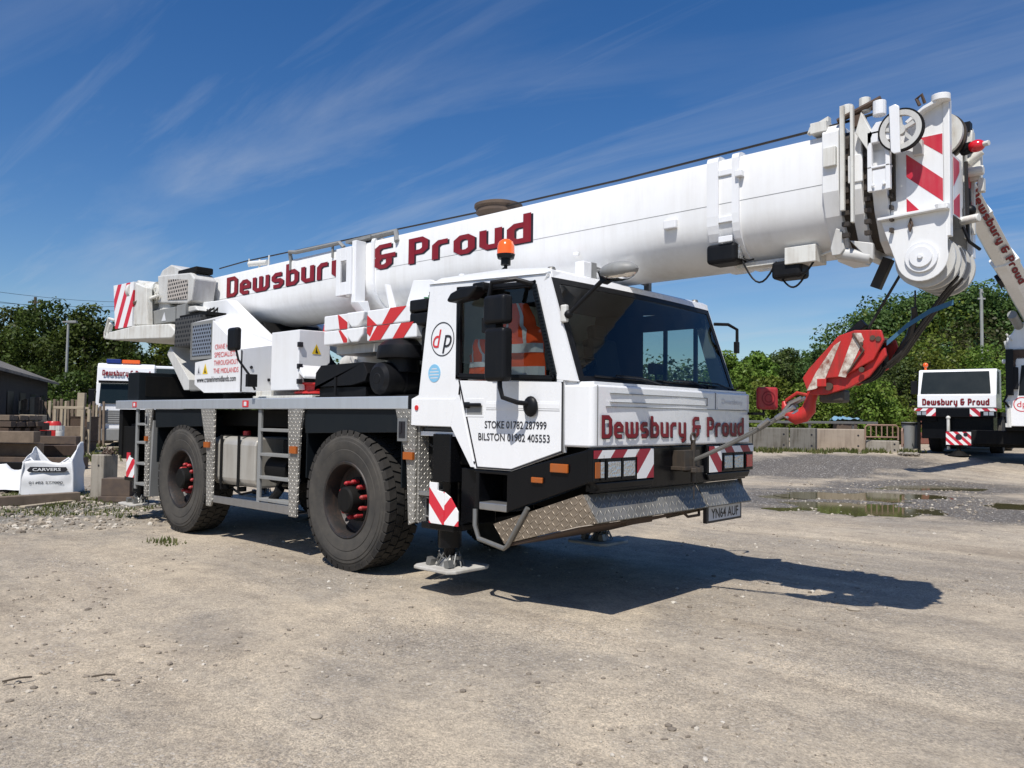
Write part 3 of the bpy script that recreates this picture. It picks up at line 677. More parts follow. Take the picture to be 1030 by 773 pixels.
# stickers on the side
def ring(c, ex, ez, r, t, parent, name, m, nrm, n=40, off=.003, sx=1):
    c=Vector(c); ex=Vector(ex); ez=Vector(ez); mb=MB(); nr=Vector(nrm)
    for i in range(n):
        a=2*math.pi*i/n; b=2*math.pi*(i+1)/n
        q=[c+ex*math.cos(x)*rr*sx+ez*math.sin(x)*rr+nr*off for (x,rr) in ((a,r-t),(a,r),(b,r),(b,r-t))]; mb.quad(*q)
    return part(mb,name,m,parent)
X_=(1,0,0); Z_=(0,0,1)
emb = ring((5.165,-1.3,2.31),X_,Z_,.158,.010,crane,'round_emblem','ink',(0,-1,0),off=.003)
text_mesh('emblem_letter','d',(5.035,-1.3,2.235),X_,Z_,.17,emb,'redink',shear=.25,off=.004,nrm=(0,-1,0),width=.115)
text_mesh('emblem_letter','p',(5.165,-1.3,2.235),X_,Z_,.17,emb,'ink',shear=.25,off=.005,nrm=(0,-1,0),width=.125)
mb = MB(); mb.cyl((5.06,-1.300,2.00),(5.06,-1.3035,2.00),.083,28); bl = part(mb,'round_sticker','blueink')
mb = MB(); 
for k,(w_) in enumerate((.035,.06,.065,.05)): mb.box(5.06-w_,5.06+w_,-1.3036,-1.3045,2.035-k*.028,2.045-k*.028)
part(mb,'sticker_lines','reflect',bl)
text_mesh('door_lettering','STOKE 01782 287999',(5.735,-1.31,1.505),X_,Z_,.062,do,'ink',width=.70,nrm=(0,-1,0),bold=.01)
text_mesh('door_lettering','BILSTON 01902 405553',(5.66,-1.31,1.40),X_,Z_,.062,do,'ink',width=.81,nrm=(0,-1,0),bold=.01)
sign_text('company_lettering','Dewsbury & Proud',(6.9125,-1.225,1.445),(0,1,0),Z_,.180,2.36,cabo,nrm=(1,0,0),t=.205)
text_mesh('faded_lettering','Dewsbury',(6.912,.70,1.75),(0,1,0),Z_,.05,cabo,'plate',width=.42,nrm=(1,0,0))

# ---- cab interior
mb = MB(); mb.box(4.86,6.58,-1.24,1.24,1.465,1.50); mb.prism([(6.25,1.5),(6.35,1.86),(6.50,1.93),(6.72,1.895),(6.72,1.5)],'y',-1.24,1.24); part(mb,'dashboard','dash',cabo,bevel=.01)
mb = MB(); mb.box(4.90,4.93,-1.24,1.24,1.5,2.78); mb.prism([(5.0,2.79),(6.38,2.725),(6.38,2.715),(5.0,2.78)],'y',-1.24,1.24); part(mb,'cab_lining','lining',cabo)
def seat_(x,y):
    mb = MB(); mb.box(x-.25,x+.25,y-.25,y+.25,1.62,1.80); mb.obox((x-.26,y,2.10),(1,0,.2),(0,1,0),(-.2,0,1),.07,.24,.36); mb.obox((x-.35,y,2.52),(1,0,.2),(0,1,0),(-.2,0,1),.05,.14,.09); mb.box(x-.2,x+.2,y-.2,y+.2,1.5,1.62)
    return part(mb,'seat','seat',cabo,bevel=.04,seg=3)
seat_(5.75,-.72); seat_(5.75,.75)
mb = MB(); c=Vector((6.22,-.72,2.02)); ax=Vector((-.45,0,.9)).normalized(); a=ax.orthogonal().normalized(); b=ax.cross(a)
mb.tube([c+(a*math.cos(t)+b*math.sin(t))*.22 for t in [2*math.pi*i/28 for i in range(28)]],.014,6,close=True); mb.tube([c,c-ax*.3],.03,8); mb.tube([c+a*.22,c-a*.22],.014,6); part(mb,'steering_wheel','blackplastic',cabo,sm=True)
mb = MB(); mb.box(6.47,6.53,.10,.28,2.02,2.12); mb.tube([(6.52,.18,1.93),(6.5,.18,2.05)],.012,6); part(mb,'dash_camera','blackplastic',cabo,bevel=.01)
# far door window posts
mb = MB()
for x in (5.36,5.93,6.30): mb.box(x-.02,x+.02,1.262,1.29,1.93,2.75)
part(mb,'far_window_post','blackplastic',cabo)
mb = MB(); mb.box(5.0,5.66,1.235,1.25,1.5,2.78); mb.box(5.66,6.42,1.235,1.25,2.56,2.74); part(mb,'far_door_lining','lining',cabo)
mb = MB(); mb.add([(5.38,1.285,2.74),(5.38,1.285,1.94),(6.50,1.285,1.92),(6.27,1.285,2.71)],[(3,2,1,0)]); part(mb,'far_window_glass','glass',cabo)

# ---- bumper
mb = MB()
side = [(5.99,.80),(6.87,1.105),(6.91,1.105),(6.91,1.368),(6.86,1.362),(6.05,1.158),(5.99,1.146)]
for s in (-1,1):
    mb.prism(side,'y',s*1.30,s*1.22); mb.prism([(5.60,.80),(5.62,1.145),(5.66,1.145),(5.66,.80)],'y',s*1.30,s*.9)
    mb.prism([(5.60,1.11),(5.60,1.146),(6.0,1.146),(6.0,1.11)],'y',s*1.299,s*.9); mb.box(5.66,6.0,s*1.0,s*.95,.80,1.12)
mb.box(6.86,6.915,-1.335,-.46,1.105,1.368); mb.box(6.86,6.915,.42,1.345,1.105,1.368); mb.box(6.78,6.88,-1.25,1.25,1.02,1.368)
mb.prism([(-1.24,1.04),(-1.30,1.105),(-.46,1.105),(-.5,1.04)],'x',6.82,6.91); mb.prism([(.42,1.105),(.46,1.04),(1.24,1.04),(1.30,1.105)],'x',6.82,6.91)
bo = part(mb,'bumper','black',bevel=.012,seg=3)
mb = MB(); mb.box(5.665,5.99,-1.30,-1.06,.80,.865); part(mb,'cab_step','alu',bo,bevel=.008)
mb = MB(); mb.tube([(5.62,-1.30,.80),(5.63,-1.31,.66),(5.68,-1.31,.55),(5.98,-1.31,.50),(6.02,-1.31,.53),(6.24,-1.31,.86)],.021,10); part(mb,'step_bracket','steel',bo,sm=True)
for (x0,x1,z0,z1) in ((6.48,6.66,1.165,1.235),(6.28,6.40,1.07,1.115)):
    mb = MB(); mb.box(x0,x1,-1.302,-1.322,z0,z1); lm = part(mb,'side_marker','amber',bo,bevel=.006)
for (y0,y1) in ((-1.325,-.495),(.445,1.335)):
    sgn = 1 if y0 < 0 else -1
    st = stripes('bumper_stripes_%s' % ('a' if sgn>0 else 'b'), (0,sgn,-1), .34, .06 if sgn>0 else .55, a=(.30,.012,.03))
    m1 = MB(); m1.box(6.918,6.922,y0,y1,1.29,1.352)
    if sgn>0: m1.box(6.918,6.9225,-.735,y1,1.112,1.29)
    else: m1.box(6.918,6.9225,y0,.68,1.112,1.29)
    m1.build('striped_panel', st, bo, .001)
    ys = ((-1.32,-1.25,'amber'),(-1.25,-1.20,'lampglass'),(-1.15,-.98,'lampglass'),(-.94,-.78,'lampglass')) if sgn>0 else ((.72,.88,'lampglass'),(.92,1.10,'lampglass'),(1.17,1.30,'redlens'))
    for (a,b,mt) in ys:
        m2 = MB(); m2.box(6.916,6.924,a-.012,b+.012,1.12,1.282); hf = part(m2,'headlight' if mt=='lampglass' else 'indicator','blackplastic',bevel=.003)
        m2 = MB(); m2.box(6.924,6.932,a+.003,b-.003,1.14,1.262); part(m2,'lens',mt,hf,bevel=.01)
# tow coupling in the middle
mb = MB(); mb.box(6.86,7.00,-.13,.13,1.17,1.33); mb.box(6.88,7.02,-.16,.16,1.16,1.19); mb.cyl((6.99,.03,1.05),(6.99,.03,1.42),.022,10); mb.tube([Vector((6.99,.03,1.44))+Vector((0,math.cos(t)*.04,math.sin(t)*.04)) for t in [2*math.pi*i/14 for i in range(14)]],.011,6,close=True)
mb.cyl((6.99,.03,1.14),(6.99,.03,1.18),.09,16); mb.tube([(6.99,.03,1.05),(7.0,.03,.98),(6.99,.04,.9)],.006,5); part(mb,'tow_coupling','grease',bo,bevel=.004)
# chequer plate aprons
def apron(y0,y1,dx=0,name='chequer_apron',m='chequerbright'):
    mb = MB(); mb.prism([(6.80,1.005),(6.94,.805),(6.93,.795),(6.70,.76),(6.70,.775),(6.915,.81),(6.79,1.005)],'y',y0,y1); return part(mb,name,m,bo,bevel=.003)
apron(-1.285,.395); apron(.415,1.255)
mb = MB(); mb.prism([(5.84,.69),(6.79,1.01),(6.93,.80),(6.75,.76),(5.97,.535)],'y',-1.30,-1.286); part(mb,'side_apron','chequerdull',bo,bevel=.003,label='muddy chequer plate under the driver side of the cab')
mb = MB(); mb.prism([(5.97,.53),(6.74,.75),(6.74,.735),(5.99,.515)],'y',-1.284,.2); mb.box(6.66,6.72,-.6,-.2,.70,.75); mb.tube([(6.8,.12,.79),(6.84,.2,.72),(6.84,.4,.72),(6.8,.46,.79)],.013,6); part(mb,'under_tray','rust',bo)
mb = MB(); mb.prism([(5.84,.69),(6.83,1.02),(6.88,.80),(6.75,.76),(5.97,.535)],'y',1.262,1.247); part(mb,'side_apron','chequerdull',bo,bevel=.003)
mb = MB(); mb.box(6.80,6.84,.54,1.24,.625,.79); pl_ = part(mb,'number_plate','ink',bevel=.004)
mb = MB(); mb.box(6.8405,6.843,.575,1.205,.648,.785); part(mb,'plate_face','plate',pl_)
text_mesh('plate_lettering','YN64 AUF',(6.843,.62,.668),(0,1,0),Z_,.088,pl_,'ink',width=.54,nrm=(1,0,0),off=.002,bold=.02)
# red round wheel-chock disc on the far corner
mb = MB(); rc = Vector((6.99,1.50,1.825)); rn = Vector((.80,-.60,0)); re_ = Vector((.60,.80,0))
mb.obox(rc, re_, rn, (0,0,1), .115, .03, .115); rd = part(mb,'red_sign_box','nut_red',bevel=.03,seg=4)
mb = MB(); mb.cyl((6.95,1.50,1.66),(6.95,1.50,1.72),.012,8); mb.box(6.90,6.96,1.25,1.52,1.655,1.68); part(mb,'sign_arm','dark',rd)
ring(rc+rn*.03,re_,Z_,.075,.012,rd,'sign_ring','maroon',rn); ring(rc+rn*.03,re_,Z_,.043,.008,rd,'sign_ring','maroon',rn)
# ================================================================== superstructure on deck
# engine hood, air filter, boxes behind the cab
mb = MB(); mb.prism([(2.80,1.90),(2.82,2.08),(2.92,2.16),(3.70,2.17),(3.78,2.05),(3.74,1.97),(3.5,1.93),(2.8,1.92)],'y',-1.10,-.55); mb.box(2.84,3.70,-1.06,-.6,1.80,1.91); mb.box(3.20,3.23,-1.115,-1.10,1.82,2.02)
part(mb,'engine_hood','blackplastic',bevel=.03,seg=3)
mb = MB(); mb.lathe([(0,-1.16),(.12,-1.16),(.165,-1.13),(.17,-1.10),(.175,-1.08),(.175,-.4),(0,-.4)],(4.02,0,1.985),(0,1,0),28); mb.lathe([(.18,-.92),(.185,-.91),(.185,-.88),(.18,-.87)],(4.02,0,1.985),(0,1,0),28); mb.lathe([(0,-1.165),(.05,-1.165),(.06,-1.158)],(4.02,0,1.985),(0,1,0),20)
part(mb,'air_filter','blackplastic',sm=30)
mb = MB(); mb.lathe([(0,.33),(.20,.33),(.27,.27),(.29,.17),(.28,.14),(.17,.14),(.17,0),(0,0)],(4.08,-.86,2.06),(0,0,1),28); part(mb,'intake_cap','blackplastic',sm=30)
mb = MB(); mb.box(4.32,4.60,-1.0,-.68,2.52,2.645); mb.box(4.33,4.60,-1.01,-.67,2.655,2.78); mb.box(4.50,4.72,-.95,.8,1.8,2.50); mb.cyl((4.5,-.85,2.25),(4.5,-.85,2.5),.10,14); part(mb,'storage_box','blackplastic',bevel=.02)
mb = MB(); mb.tube([(4.46+.04*math.cos(i),-.85+.05*math.sin(i*1.3),2.79+.01*i/4) for i in range(14)],.008,5); part(mb,'rope_offcut',paint('green_rope',(.06,.22,.10),.8,.2))
mb = MB(); mb.prism([(2.55,1.80),(4.5,1.80),(4.5,2.40),(2.55,2.40)],'y',-.45,.9); mb.prism([(2.55,2.38),(2.62,2.38),(3.1,1.82),(3.0,1.82)],'y',-.49,-.45); part(mb,'deck_housing','grey_white' if False else 'grey_white',bevel=.01)
mb = MB(); mb.box(2.7,4.7,-1.02,-1.0,1.795,1.82); part(mb,'deck_lip','dark')
# spare ballast slabs with stripes
stA = stripes('ballast_stripes', (1,0,-1), .52, .50, duty=.36, a=(.60,.025,.045))
stB = stripes('ballast_stripes_turned', (1,0,1), .46, .25, duty=.30, a=(.60,.025,.045))
for k,(z0,z1) in enumerate(((2.40,2.56),(2.565,2.735))):
    x1 = 4.44 - .10*k
    m1 = MB(); m1.box(2.81,3.27,-1.0,-.1,z0,z1); o = m1.build('ballast_slab', M['white'], crane, .012)
    m1 = MB(); m1.prism([(3.10,z1-.006),(3.14,z1-.006),(3.265,z0+.05),(3.265,z0+.01),(3.2,z0+.01)] if k==0 else [(3.08,z1-.006),(3.10,z1-.006),(3.265,z1-.10),(3.265,z0),(3.12,z0)],'y',-1.0015,-1.0035); m1.build('red_stripe', M['red'], o)
    m1 = MB(); m1.prism([(3.28,z1),(3.60,z1),(3.58,z0+.07),(3.50,z0),(3.38,z0),(3.30,z0+.07)],'y',-1.03,-.5); m1.build('ballast_lug', M['white'], crane, .015)
    m1 = MB(); m1.box(3.62,x1,-1.0,-.1,z0,z1); o = m1.build('ballast_slab', M['white'], crane, .012)
    m1 = MB(); m1.prism([(3.88,z0+.002),(4.06,z0+.002),(4.28,z1-.004),(4.02,z1-.004)] if k else [(3.66,z0+.004),(3.86,z0+.004),(4.02,z1-.002),(3.80,z1-.002)],'y',-1.0015,-1.0035)
    if k==0: m1.prism([(4.06,z0+.004),(4.24,z0+.004),(4.40,z1-.002),(4.20,z1-.002)],'y',-1.0015,-1.0035); m1.prism([(3.625,z1-.003),(3.74,z1-.003),(3.68,z0+.05),(3.625,z0+.09)],'y',-1.0015,-1.0035)
    else: m1.prism([(3.625,z0),(3.80,z0),(3.625,z1-.05)],'y',-1.0015,-1.0035)
    m1.build('red_stripe', M['red'], o)
mb = MB(); mb.box(2.85,4.35,-.85,.6,2.30,2.40); part(mb,'ballast_rack','grey_white',bevel=.006)
# boom rest wedge
mb = MB(); mb.prism([(3.82,2.72),(3.97,3.07),(4.25,3.05),(4.50,2.95),(4.50,2.72)],'y',-.66,-.62); mb.prism([(3.95,2.70),(4.22,3.04),(4.74,3.02),(4.70,2.70)],'y',.5,.54); mb.prism([(3.47,3.08),(3.51,3.08),(3.66,2.73),(3.59,2.73)],'y',-.66,-.60); mb.box(4.1,4.6,-.6,.5,2.70,2.80); mb.box(4.66,4.70,-.62,.5,2.4,2.95)
part(mb,'boom_rest','white',bevel=.006)
# turntable + body
mb = MB(); mb.cyl((.4,0,1.79),(.4,0,1.93),.85,48); part(mb,'turntable','dark',sm=30,bevel=.01)
mb = MB(); mb.box(-.9,1.25,-.66,.66,1.93,2.3); mb.prism([(-1.25,2.9),(.5,2.9),(.9,2.4),(1.2,2.2),(1.2,1.94),(-.6,1.94),(-1.25,2.3)],'y',-.45,.45); part(mb,'turret_core','dark',bevel=.01)
mb = MB()
blk = [(.06,2.0),(.34,1.885),(1.285,1.88),(1.285,2.42),(.53,2.84),(.53,2.33),(.06,2.30)]
mb.prism(blk,'y',-1.20,-1.17)
# closed hood body: text face, top slopes, front face
V = [(.53,-1.19,2.84),(1.285,-1.19,2.42),(-.05,-.66,3.02),(1.25,-.66,2.52),(1.285,-1.19,1.885),(1.285,-.66,1.885),(.06,-1.19,2.30),(.53,-1.19,2.33)]
mb.add(V,[(0,1,3,2),(1,4,5,3)])
mb.add([(-.12,-1.17,2.86),(.53,-1.17,2.84),(-.05,-.66,3.02),(-.12,-.66,3.03)],[(0,1,2,3)])
mb.box(.34,1.27,-1.165,-.67,1.885,1.90); mb.box(-.12,.06,-.9,-.66,2.0,2.3)
ho = part(mb,'superstructure_hood','white',bevel=0)
mb = MB(); mb.box(-.12,.52,-1.18,-1.16,2.34,2.86); mb.box(-.14,-.10,-1.18,-.7,2.34,2.86); part(mb,'hood_edge','greymetal',ho,bevel=.004)
mb = MB(); mb.box(-.07,.46,-1.186,-1.181,2.39,2.81); part(mb,'grille','grille')
ex=(1,0,0)
for k,(t,w) in enumerate((('CRANE HIRE',.46),('SPECIALISTS',.60),('THROUGHOUT',.64),('THE MIDLANDS',.66))):
    text_mesh('hood_lettering',t,(.62-.01*k,-1.20,2.45-.105*k),X_,Z_,.065,ho,'redink',width=w,nrm=(0,-1,0))
text_mesh('hood_lettering','www.cranehiremidlands.com',(.13,-1.20,2.025),X_,Z_,.075,ho,'ink',width=1.06,nrm=(0,-1,0),bold=.01)
def warn(cx,cy,cz,sz,nrm,ex,parent,m='yellow'):
    c=Vector((cx,cy,cz)); e=Vector(ex); z=Vector(Z_); n=Vector(nrm); mb=MB(); mb.add([c-e*sz*.5+n*.003,c+e*sz*.5+n*.003,c+z*sz*.95+n*.003],[(0,1,2)]); o=part(mb,'warning_triangle',m,parent)
    mb=MB(); mb.add([c-e*sz*.12+z*sz*.1+n*.005,c+e*sz*.2+z*sz*.1+n*.005,c+e*sz*.05+z*sz*.35+n*.005,c+z*sz*.7+n*.005,c-e*sz*.08+z*sz*.4+n*.005],[(0,1,2,3,4)]); part(mb,'warning_bolt','ink',parent)
warn(.36,-1.20,2.135,.15,(0,-1,0),X_,ho); warn(.18,-1.20,2.135,.14,(0,-1,0),X_,ho,'plate')
for (p_,q_) in (((1.287,-1.05,2.2),1),((1.287,-.8,2.05),1)):
    mb=MB(); mb.cyl(p_,(p_[0]+.01,p_[1],p_[2]),.02,10); part(mb,'hood_plug','ink',ho)
# arch-shaped turret plates
arch = [(-2.15,3.12),(-1.27,3.29),(-.15,3.25),(1.10,2.55),(1.30,2.42),(1.30,1.95),(1.08,1.95),(1.08,2.42),(.72,2.56),(-.26,3.05),(-1.25,3.06),(-2.15,2.95)]
mb = MB(); mb.prism(arch,'y',-.66,-.50); mb.prism(arch,'y',.50,.66); part(mb,'turret_plate','white',bevel=.012)
mb = MB(); mb.prism([(-1.3,1.95),(-.75,1.95),(-.75,2.9),(-1.3,3.0)],'y',-.62,-.55); mb.prism([(-1.5,2.5),(-.9,1.95),(-.75,1.95),(-.75,2.1),(-1.4,2.62)],'y',-.9,-.6); part(mb,'turret_brace','grey_white',bevel=.006)
mb = MB(); mb.box(-1.0,-.2,-1.02,-.7,2.58,3.0); part(mb,'cooler_mesh','grilledark',bevel=.006)
mb = MB(); mb.box(-1.0,-.15,-.95,-.66,3.0,3.05)
for i in range(7): mb.tube([(-1.2+.12*i,-.8,2.7),(-1.15+.12*i,-.75,3.05+.02*(i%3)),(-1.0+.1*i,-.6,3.2)],.018,6)
part(mb,'hose_bundle','dark',sm=True)
# winch / hydraulic housing with perforated plate
mb = MB(); mb.prism([(-2.05,3.35),(-1.98,3.42),(-2.05,3.78),(-.92,3.70),(-.78,3.60),(-.86,3.27),(-1.0,3.24)],'y',-.85,-.50); mb.prism([(-2.2,3.74),(-2.05,3.88),(-1.75,3.93),(-1.5,3.86),(-1.15,3.74)],'y',-.78,-.45); mb.prism([(-2.25,3.27),(-.8,3.2),(-.7,3.12),(-1.6,3.10),(-2.2,3.2)],'y',-.82,-.45)
wi = part(mb,'winch_housing','grey_white',bevel=.02)
mb = MB(); mb.prism([(-1.64,3.36),(-.98,3.31),(-.98,3.60),(-1.64,3.68)],'y',-.853,-.862); part(mb,'perforated_cover','perf',wi)
mb = MB(); mb.box(-1.45,-.85,-.80,-.52,3.70,3.80); part(mb,'winch_top','dark',wi,bevel=.02)
mb = MB(); mb.cyl((-2.75,-.8,3.62),(-2.1,-.8,3.60),.10,16); mb.cyl((-2.80,-.9,3.60),(-2.70,-.9,3.60),.15,14); mb.cyl((-2.55,-.95,3.66),(-2.50,-.7,3.66),.09,12); mb.cyl((-2.15,-.86,3.50),(-2.15,-.70,3.50),.16,18)
for i in range(5): mb.tube([(-2.7+.1*i,-.9,3.5),(-2.5+.1*i,-.95,3.40),(-2.2+.08*i,-.88,3.45)],.02,6)
for i in range(8): mb.cyl((-2.15+.12*math.cos(i*.785),-.87,3.50+.12*math.sin(i*.785)),(-2.15+.12*math.cos(i*.785),-.89,3.50+.12*math.sin(i*.785)),.014,6)
part(mb,'winch_motor','white_old',sm=30)
mb = MB(); mb.tube([(-2.72,-.95,3.45),(-2.5,-1.0,3.36),(-2.3,-.9,3.5)],.03,6); mb.cyl((-2.85,-.9,3.5),(-2.78,-.9,3.5),.07,10); part(mb,'rusty_fitting','rust',sm=True)
# counterweight at the back
mb = MB(); mb.prism([(-2.55,3.02),(-2.52,3.70),(-2.10,3.58),(-2.02,2.98)],'y',-1.0,-.9); mb.box(-2.55,-2.2,-.95,.95,2.98,3.45); mb.prism([(-2.1,2.98),(-2.1,3.5),(-1.7,3.3),(-1.6,2.98)],'y',-.8,.8); cw = part(mb,'counterweight','white_old',bevel=.015)
st = stripes('counterweight_stripes', (1,0,-.62), .36, .30, duty=.45)
mb = MB(); mb.prism([(-3.26,3.0),(-3.38,3.74),(-2.56,3.72),(-2.58,3.0)],'y',-1.012,-.96); mb.build('striped_board', st, cw, .004)
mb = MB(); mb.prism([(-3.7,2.86),(-3.5,2.96),(-2.45,3.0),(-1.2,2.94),(-.95,2.80),(-1.1,2.72),(-3.3,2.82)],'y',-1.02,1.02); part(mb,'counterweight_slab','white_old',bevel=.015)
mb = MB(); mb.box(-2.45,-1.3,-.89,.6,3.0,3.22); mb.box(-1.3,-1.0,-.87,.6,3.0,3.24); part(mb,'tail_box','greymetal',bevel=.01)
mb = MB(); mb.prism([(-1.75,3.03),(-1.6,3.03),(-1.66,3.16)],'y',-.892,-.896); part(mb,'stencil_mark','plate')
mb = MB(); mb.box(-3.78,-3.62,-1.0,-.8,2.88,3.0); mb.cyl((-3.6,-.98,2.98),(-3.5,-.98,3.12),.04,8); mb.tube([(-3.7,-1.0,2.95),(-3.55,-1.0,3.2),(-3.3,-1.0,3.15)],.03,6); part(mb,'tail_bracket','white_old',bevel=.01)
mb = MB(); mb.box(-3.80,-3.77,-.99,-.82,2.89,2.99); part(mb,'tail_reflector','redlens')
text_mesh('cast_lettering','123',(-2.47,-1.0,3.12),X_,Z_,.12,cw,'grey_white',width=.34,nrm=(0,-1,0)) if False else None
# electric box with hose drum
mb = MB(); mb.prism([(-1.0,1.90),(-1.0,2.62),(-.56,2.63),(-.56,2.25),(-.62,2.19),(-.95,2.17),(-.9,1.90)],'x',1.68,2.30); mb.prism([(2.302,2.20),(2.42,2.06),(2.42,2.03),(2.302,2.1)],'y',-1.0,-.56); eb = part(mb,'control_box','white',bevel=.008)
warn(2.302,-.76,2.34,.13,(1,0,0),(0,1,0),eb)
for z in (2.44,2.18,2.0):
    mb = MB(); mb.box(2.29,2.33,-1.02,-.96,z-.03,z+.03); part(mb,'latch','ink',eb,bevel=.004)
mb = MB(); mb.lathe([(.05,0),(.24,0),(.24,.02),(.19,.03),(.19,.10),(.24,.11),(.24,.13),(.05,.13)],(2.22,-.72,1.86),(0,0,1),24); part(mb,'hose_drum','red',eb,sm=30)
mb = MB()
for i in range(2):
    mb.prism([(2.1+.33*i,2.63),(2.16+.33*i,2.80),(2.30+.33*i,2.83),(2.40+.33*i,2.72),(2.42+.33*i,2.63)],'y',-.55+.1*i,-.50+.1*i)
mb.tube([(2.2,-.52,2.66),(2.5,-.48,2.70),(2.8,-.4,2.66)],.03,8); part(mb,'shackle_rack','red',bevel=.008)
mb = MB(); mb.box(1.3,1.66,-.98,-.3,1.83,1.90); mb.box(1.25,2.6,-1.0,-.5,1.805,1.835); part(mb,'box_tray','white_old',bevel=.004)
# small mirror on a rod
mb = MB(); mb.tube([(1.74,-1.50,2.36),(1.76,-1.48,2.25),(1.86,-1.38,2.06),(1.86,-1.34,1.95),(1.84,-1.30,1.90)],.014,8); mb.box(1.83,1.89,-1.42,-1.30,1.93,2.08); sm_ = part(mb,'small_mirror_rod','blackplastic',sm=30)
mb = MB(); mb.box(1.57,1.80,-1.54,-1.46,2.36,2.64); part(mb,'small_mirror','blackplastic',sm_,bevel=.035,seg=4)
# black tool locker at the back of the deck
mb = MB(); mb.box(-2.17,-1.77,-1.2,.6,1.80,2.225); lk = part(mb,'tool_locker','slate',bevel=.01)
mb = MB(); mb.box(-1.77,-1.755,-1.1,-.4,1.86,2.17); part(mb,'locker_panel','dark',lk,bevel=.004)
# operator cab on the far side
mb = MB(); mb.box(1.25,2.75,.62,1.25,1.90,2.75); oc_ = part(mb,'operator_cab','teal',bevel=.06,seg=3)
mb = MB(); mb.box(1.2,1.28,.58,1.29,1.86,2.80); mb.box(1.22,2.79,.58,1.29,2.76,2.81); mb.box(1.22,2.79,.6,1.28,1.86,1.95); part(mb,'operator_cab_frame','white',oc_,bevel=.01)
# luffing ram
mb = MB(); mb.cyl((1.9,0,2.25),(3.3,0,2.62),.14,20); mb.cyl((3.3,0,2.62),(3.95,0,2.82),.09,16); part(mb,'luffing_ram','grey_white',sm=30)

# ================================================================== boom
def uprof(w, zt, zb, rc=.05, zs=None, n=10):
    zs = zs if zs is not None else zb + .42*(zt-zb)
    P = [(-w, zs)]
    P2 = []
    for i in range(n+1):
        t = math.pi/2*i/n; P2.append((-w + w*(1-math.cos(t))**1.0*1.0, zs - (zs-zb)*math.sin(t)**.9))
    left = [( -w+rc, zt), (-w+rc*.3, zt-rc*.3), (-w, zt-rc)] + P2
    right = [(-x, z) for (x, z) in left[::-1]][1:]
    return left + right
mb = MB(); mb.prism(uprof(.42,3.71,2.86,.05,3.24),'x',-1.30,8.36)
bm = part(mb,'boom','boom_white',sm=25)
mb = MB(); mb.box(-1.36,-1.30,-.44,.44,3.22,3.74); mb.box(-1.65,-1.36,-.38,.40,3.1,3.5); mb.box(-1.5,-1.36,-.36,.36,3.5,3.62); part(mb,'boom_foot','greymetal',bm,bevel=.01)
# weld line
mb = MB(); mb.box(-1.2,2.4,-.4215,-.420,3.335,3.339); mb.box(3.0,8.32,-.4215,-.420,3.335,3.339); part(mb,'weld_line','greymetal',bm)
sign_text('boom_lettering','Dewsbury',(-.62,-.421,3.345),X_,Z_,.30,3.02,bm,nrm=(0,-1,0))
sign_text('boom_lettering','&',(2.96,-.421,3.335),X_,Z_,.29,.42,bm,nrm=(0,-1,0))
sign_text('boom_lettering','Proud',(3.60,-.421,3.325),X_,Z_,.29,1.86,bm,nrm=(0,-1,0))
# white frame pockets on the boom side
mb = MB(); 
def frame(mb,x0,x1,z0,z1,y0,y1,tx=.06,tz=.16):
    mb.box(x0,x0+tx,y0,y1,z0,z1); mb.box(x1-tx,x1,y0,y1,z0,z1); mb.box(x0+tx,x1-tx,y0,y1,z1-tz,z1); mb.box(x0+tx,x1-tx,y0,y1,z0,z0+tz)
frame(mb,2.44,2.74,3.05,3.63,-.60,-.57,.09); mb.box(2.46,2.49,-.57,-.42,3.05,3.63); mb.box(2.72,2.80,-.57,-.42,2.95,3.70); mb.prism([(-.57,2.95),(-.42,2.80),(-.36,2.80),(-.42,2.98)],'x',2.70,2.86)
part(mb,'side_frame','white',bm,bevel=.006)
mb = MB(); mb.box(2.55,2.66,-.47,-.425,3.2,3.47); part(mb,'frame_opening','conc',bm)
for (x,w) in ((2.92,.06),(7.38,.10),(7.60,.06)):
    mb = MB(); pf = uprof(.44,3.735,2.84,.05,3.24); pi = uprof(.419,3.712,2.862,.05,3.24)
    n=len(pf); 
    for i in range(n):
        j=(i+1)%n; mb.add([(x,*pf[i]),(x,*pf[j]),(x+w,*pf[j]),(x+w,*pf[i]),(x,*pi[i]),(x,*pi[j]),(x+w,*pi[j]),(x+w,*pi[i])],[(0,1,2,3),(0,4,5,1),(3,2,6,7)])
    part(mb,'boom_band','white',bm)
mb = MB(); 
for bx in ((7.48,7.60,-.435,-.42,3.02,3.07),(7.48,7.60,-.435,-.42,3.18,3.23),(7.48,7.60,-.435,-.42,3.56,3.61),(7.64,7.70,-.47,-.42,3.52,3.57)):
    mb = MB(); mb.box(*bx); part(mb,'band_rib','white',bm,bevel=.005)
for bx in ((6.98,7.10,-.46,-.42,3.20,3.28),(6.0,6.06,-.45,-.42,3.1,3.14)):
    mb = MB(); mb.box(*bx); part(mb,'boom_lug','white',bm,bevel=.01)
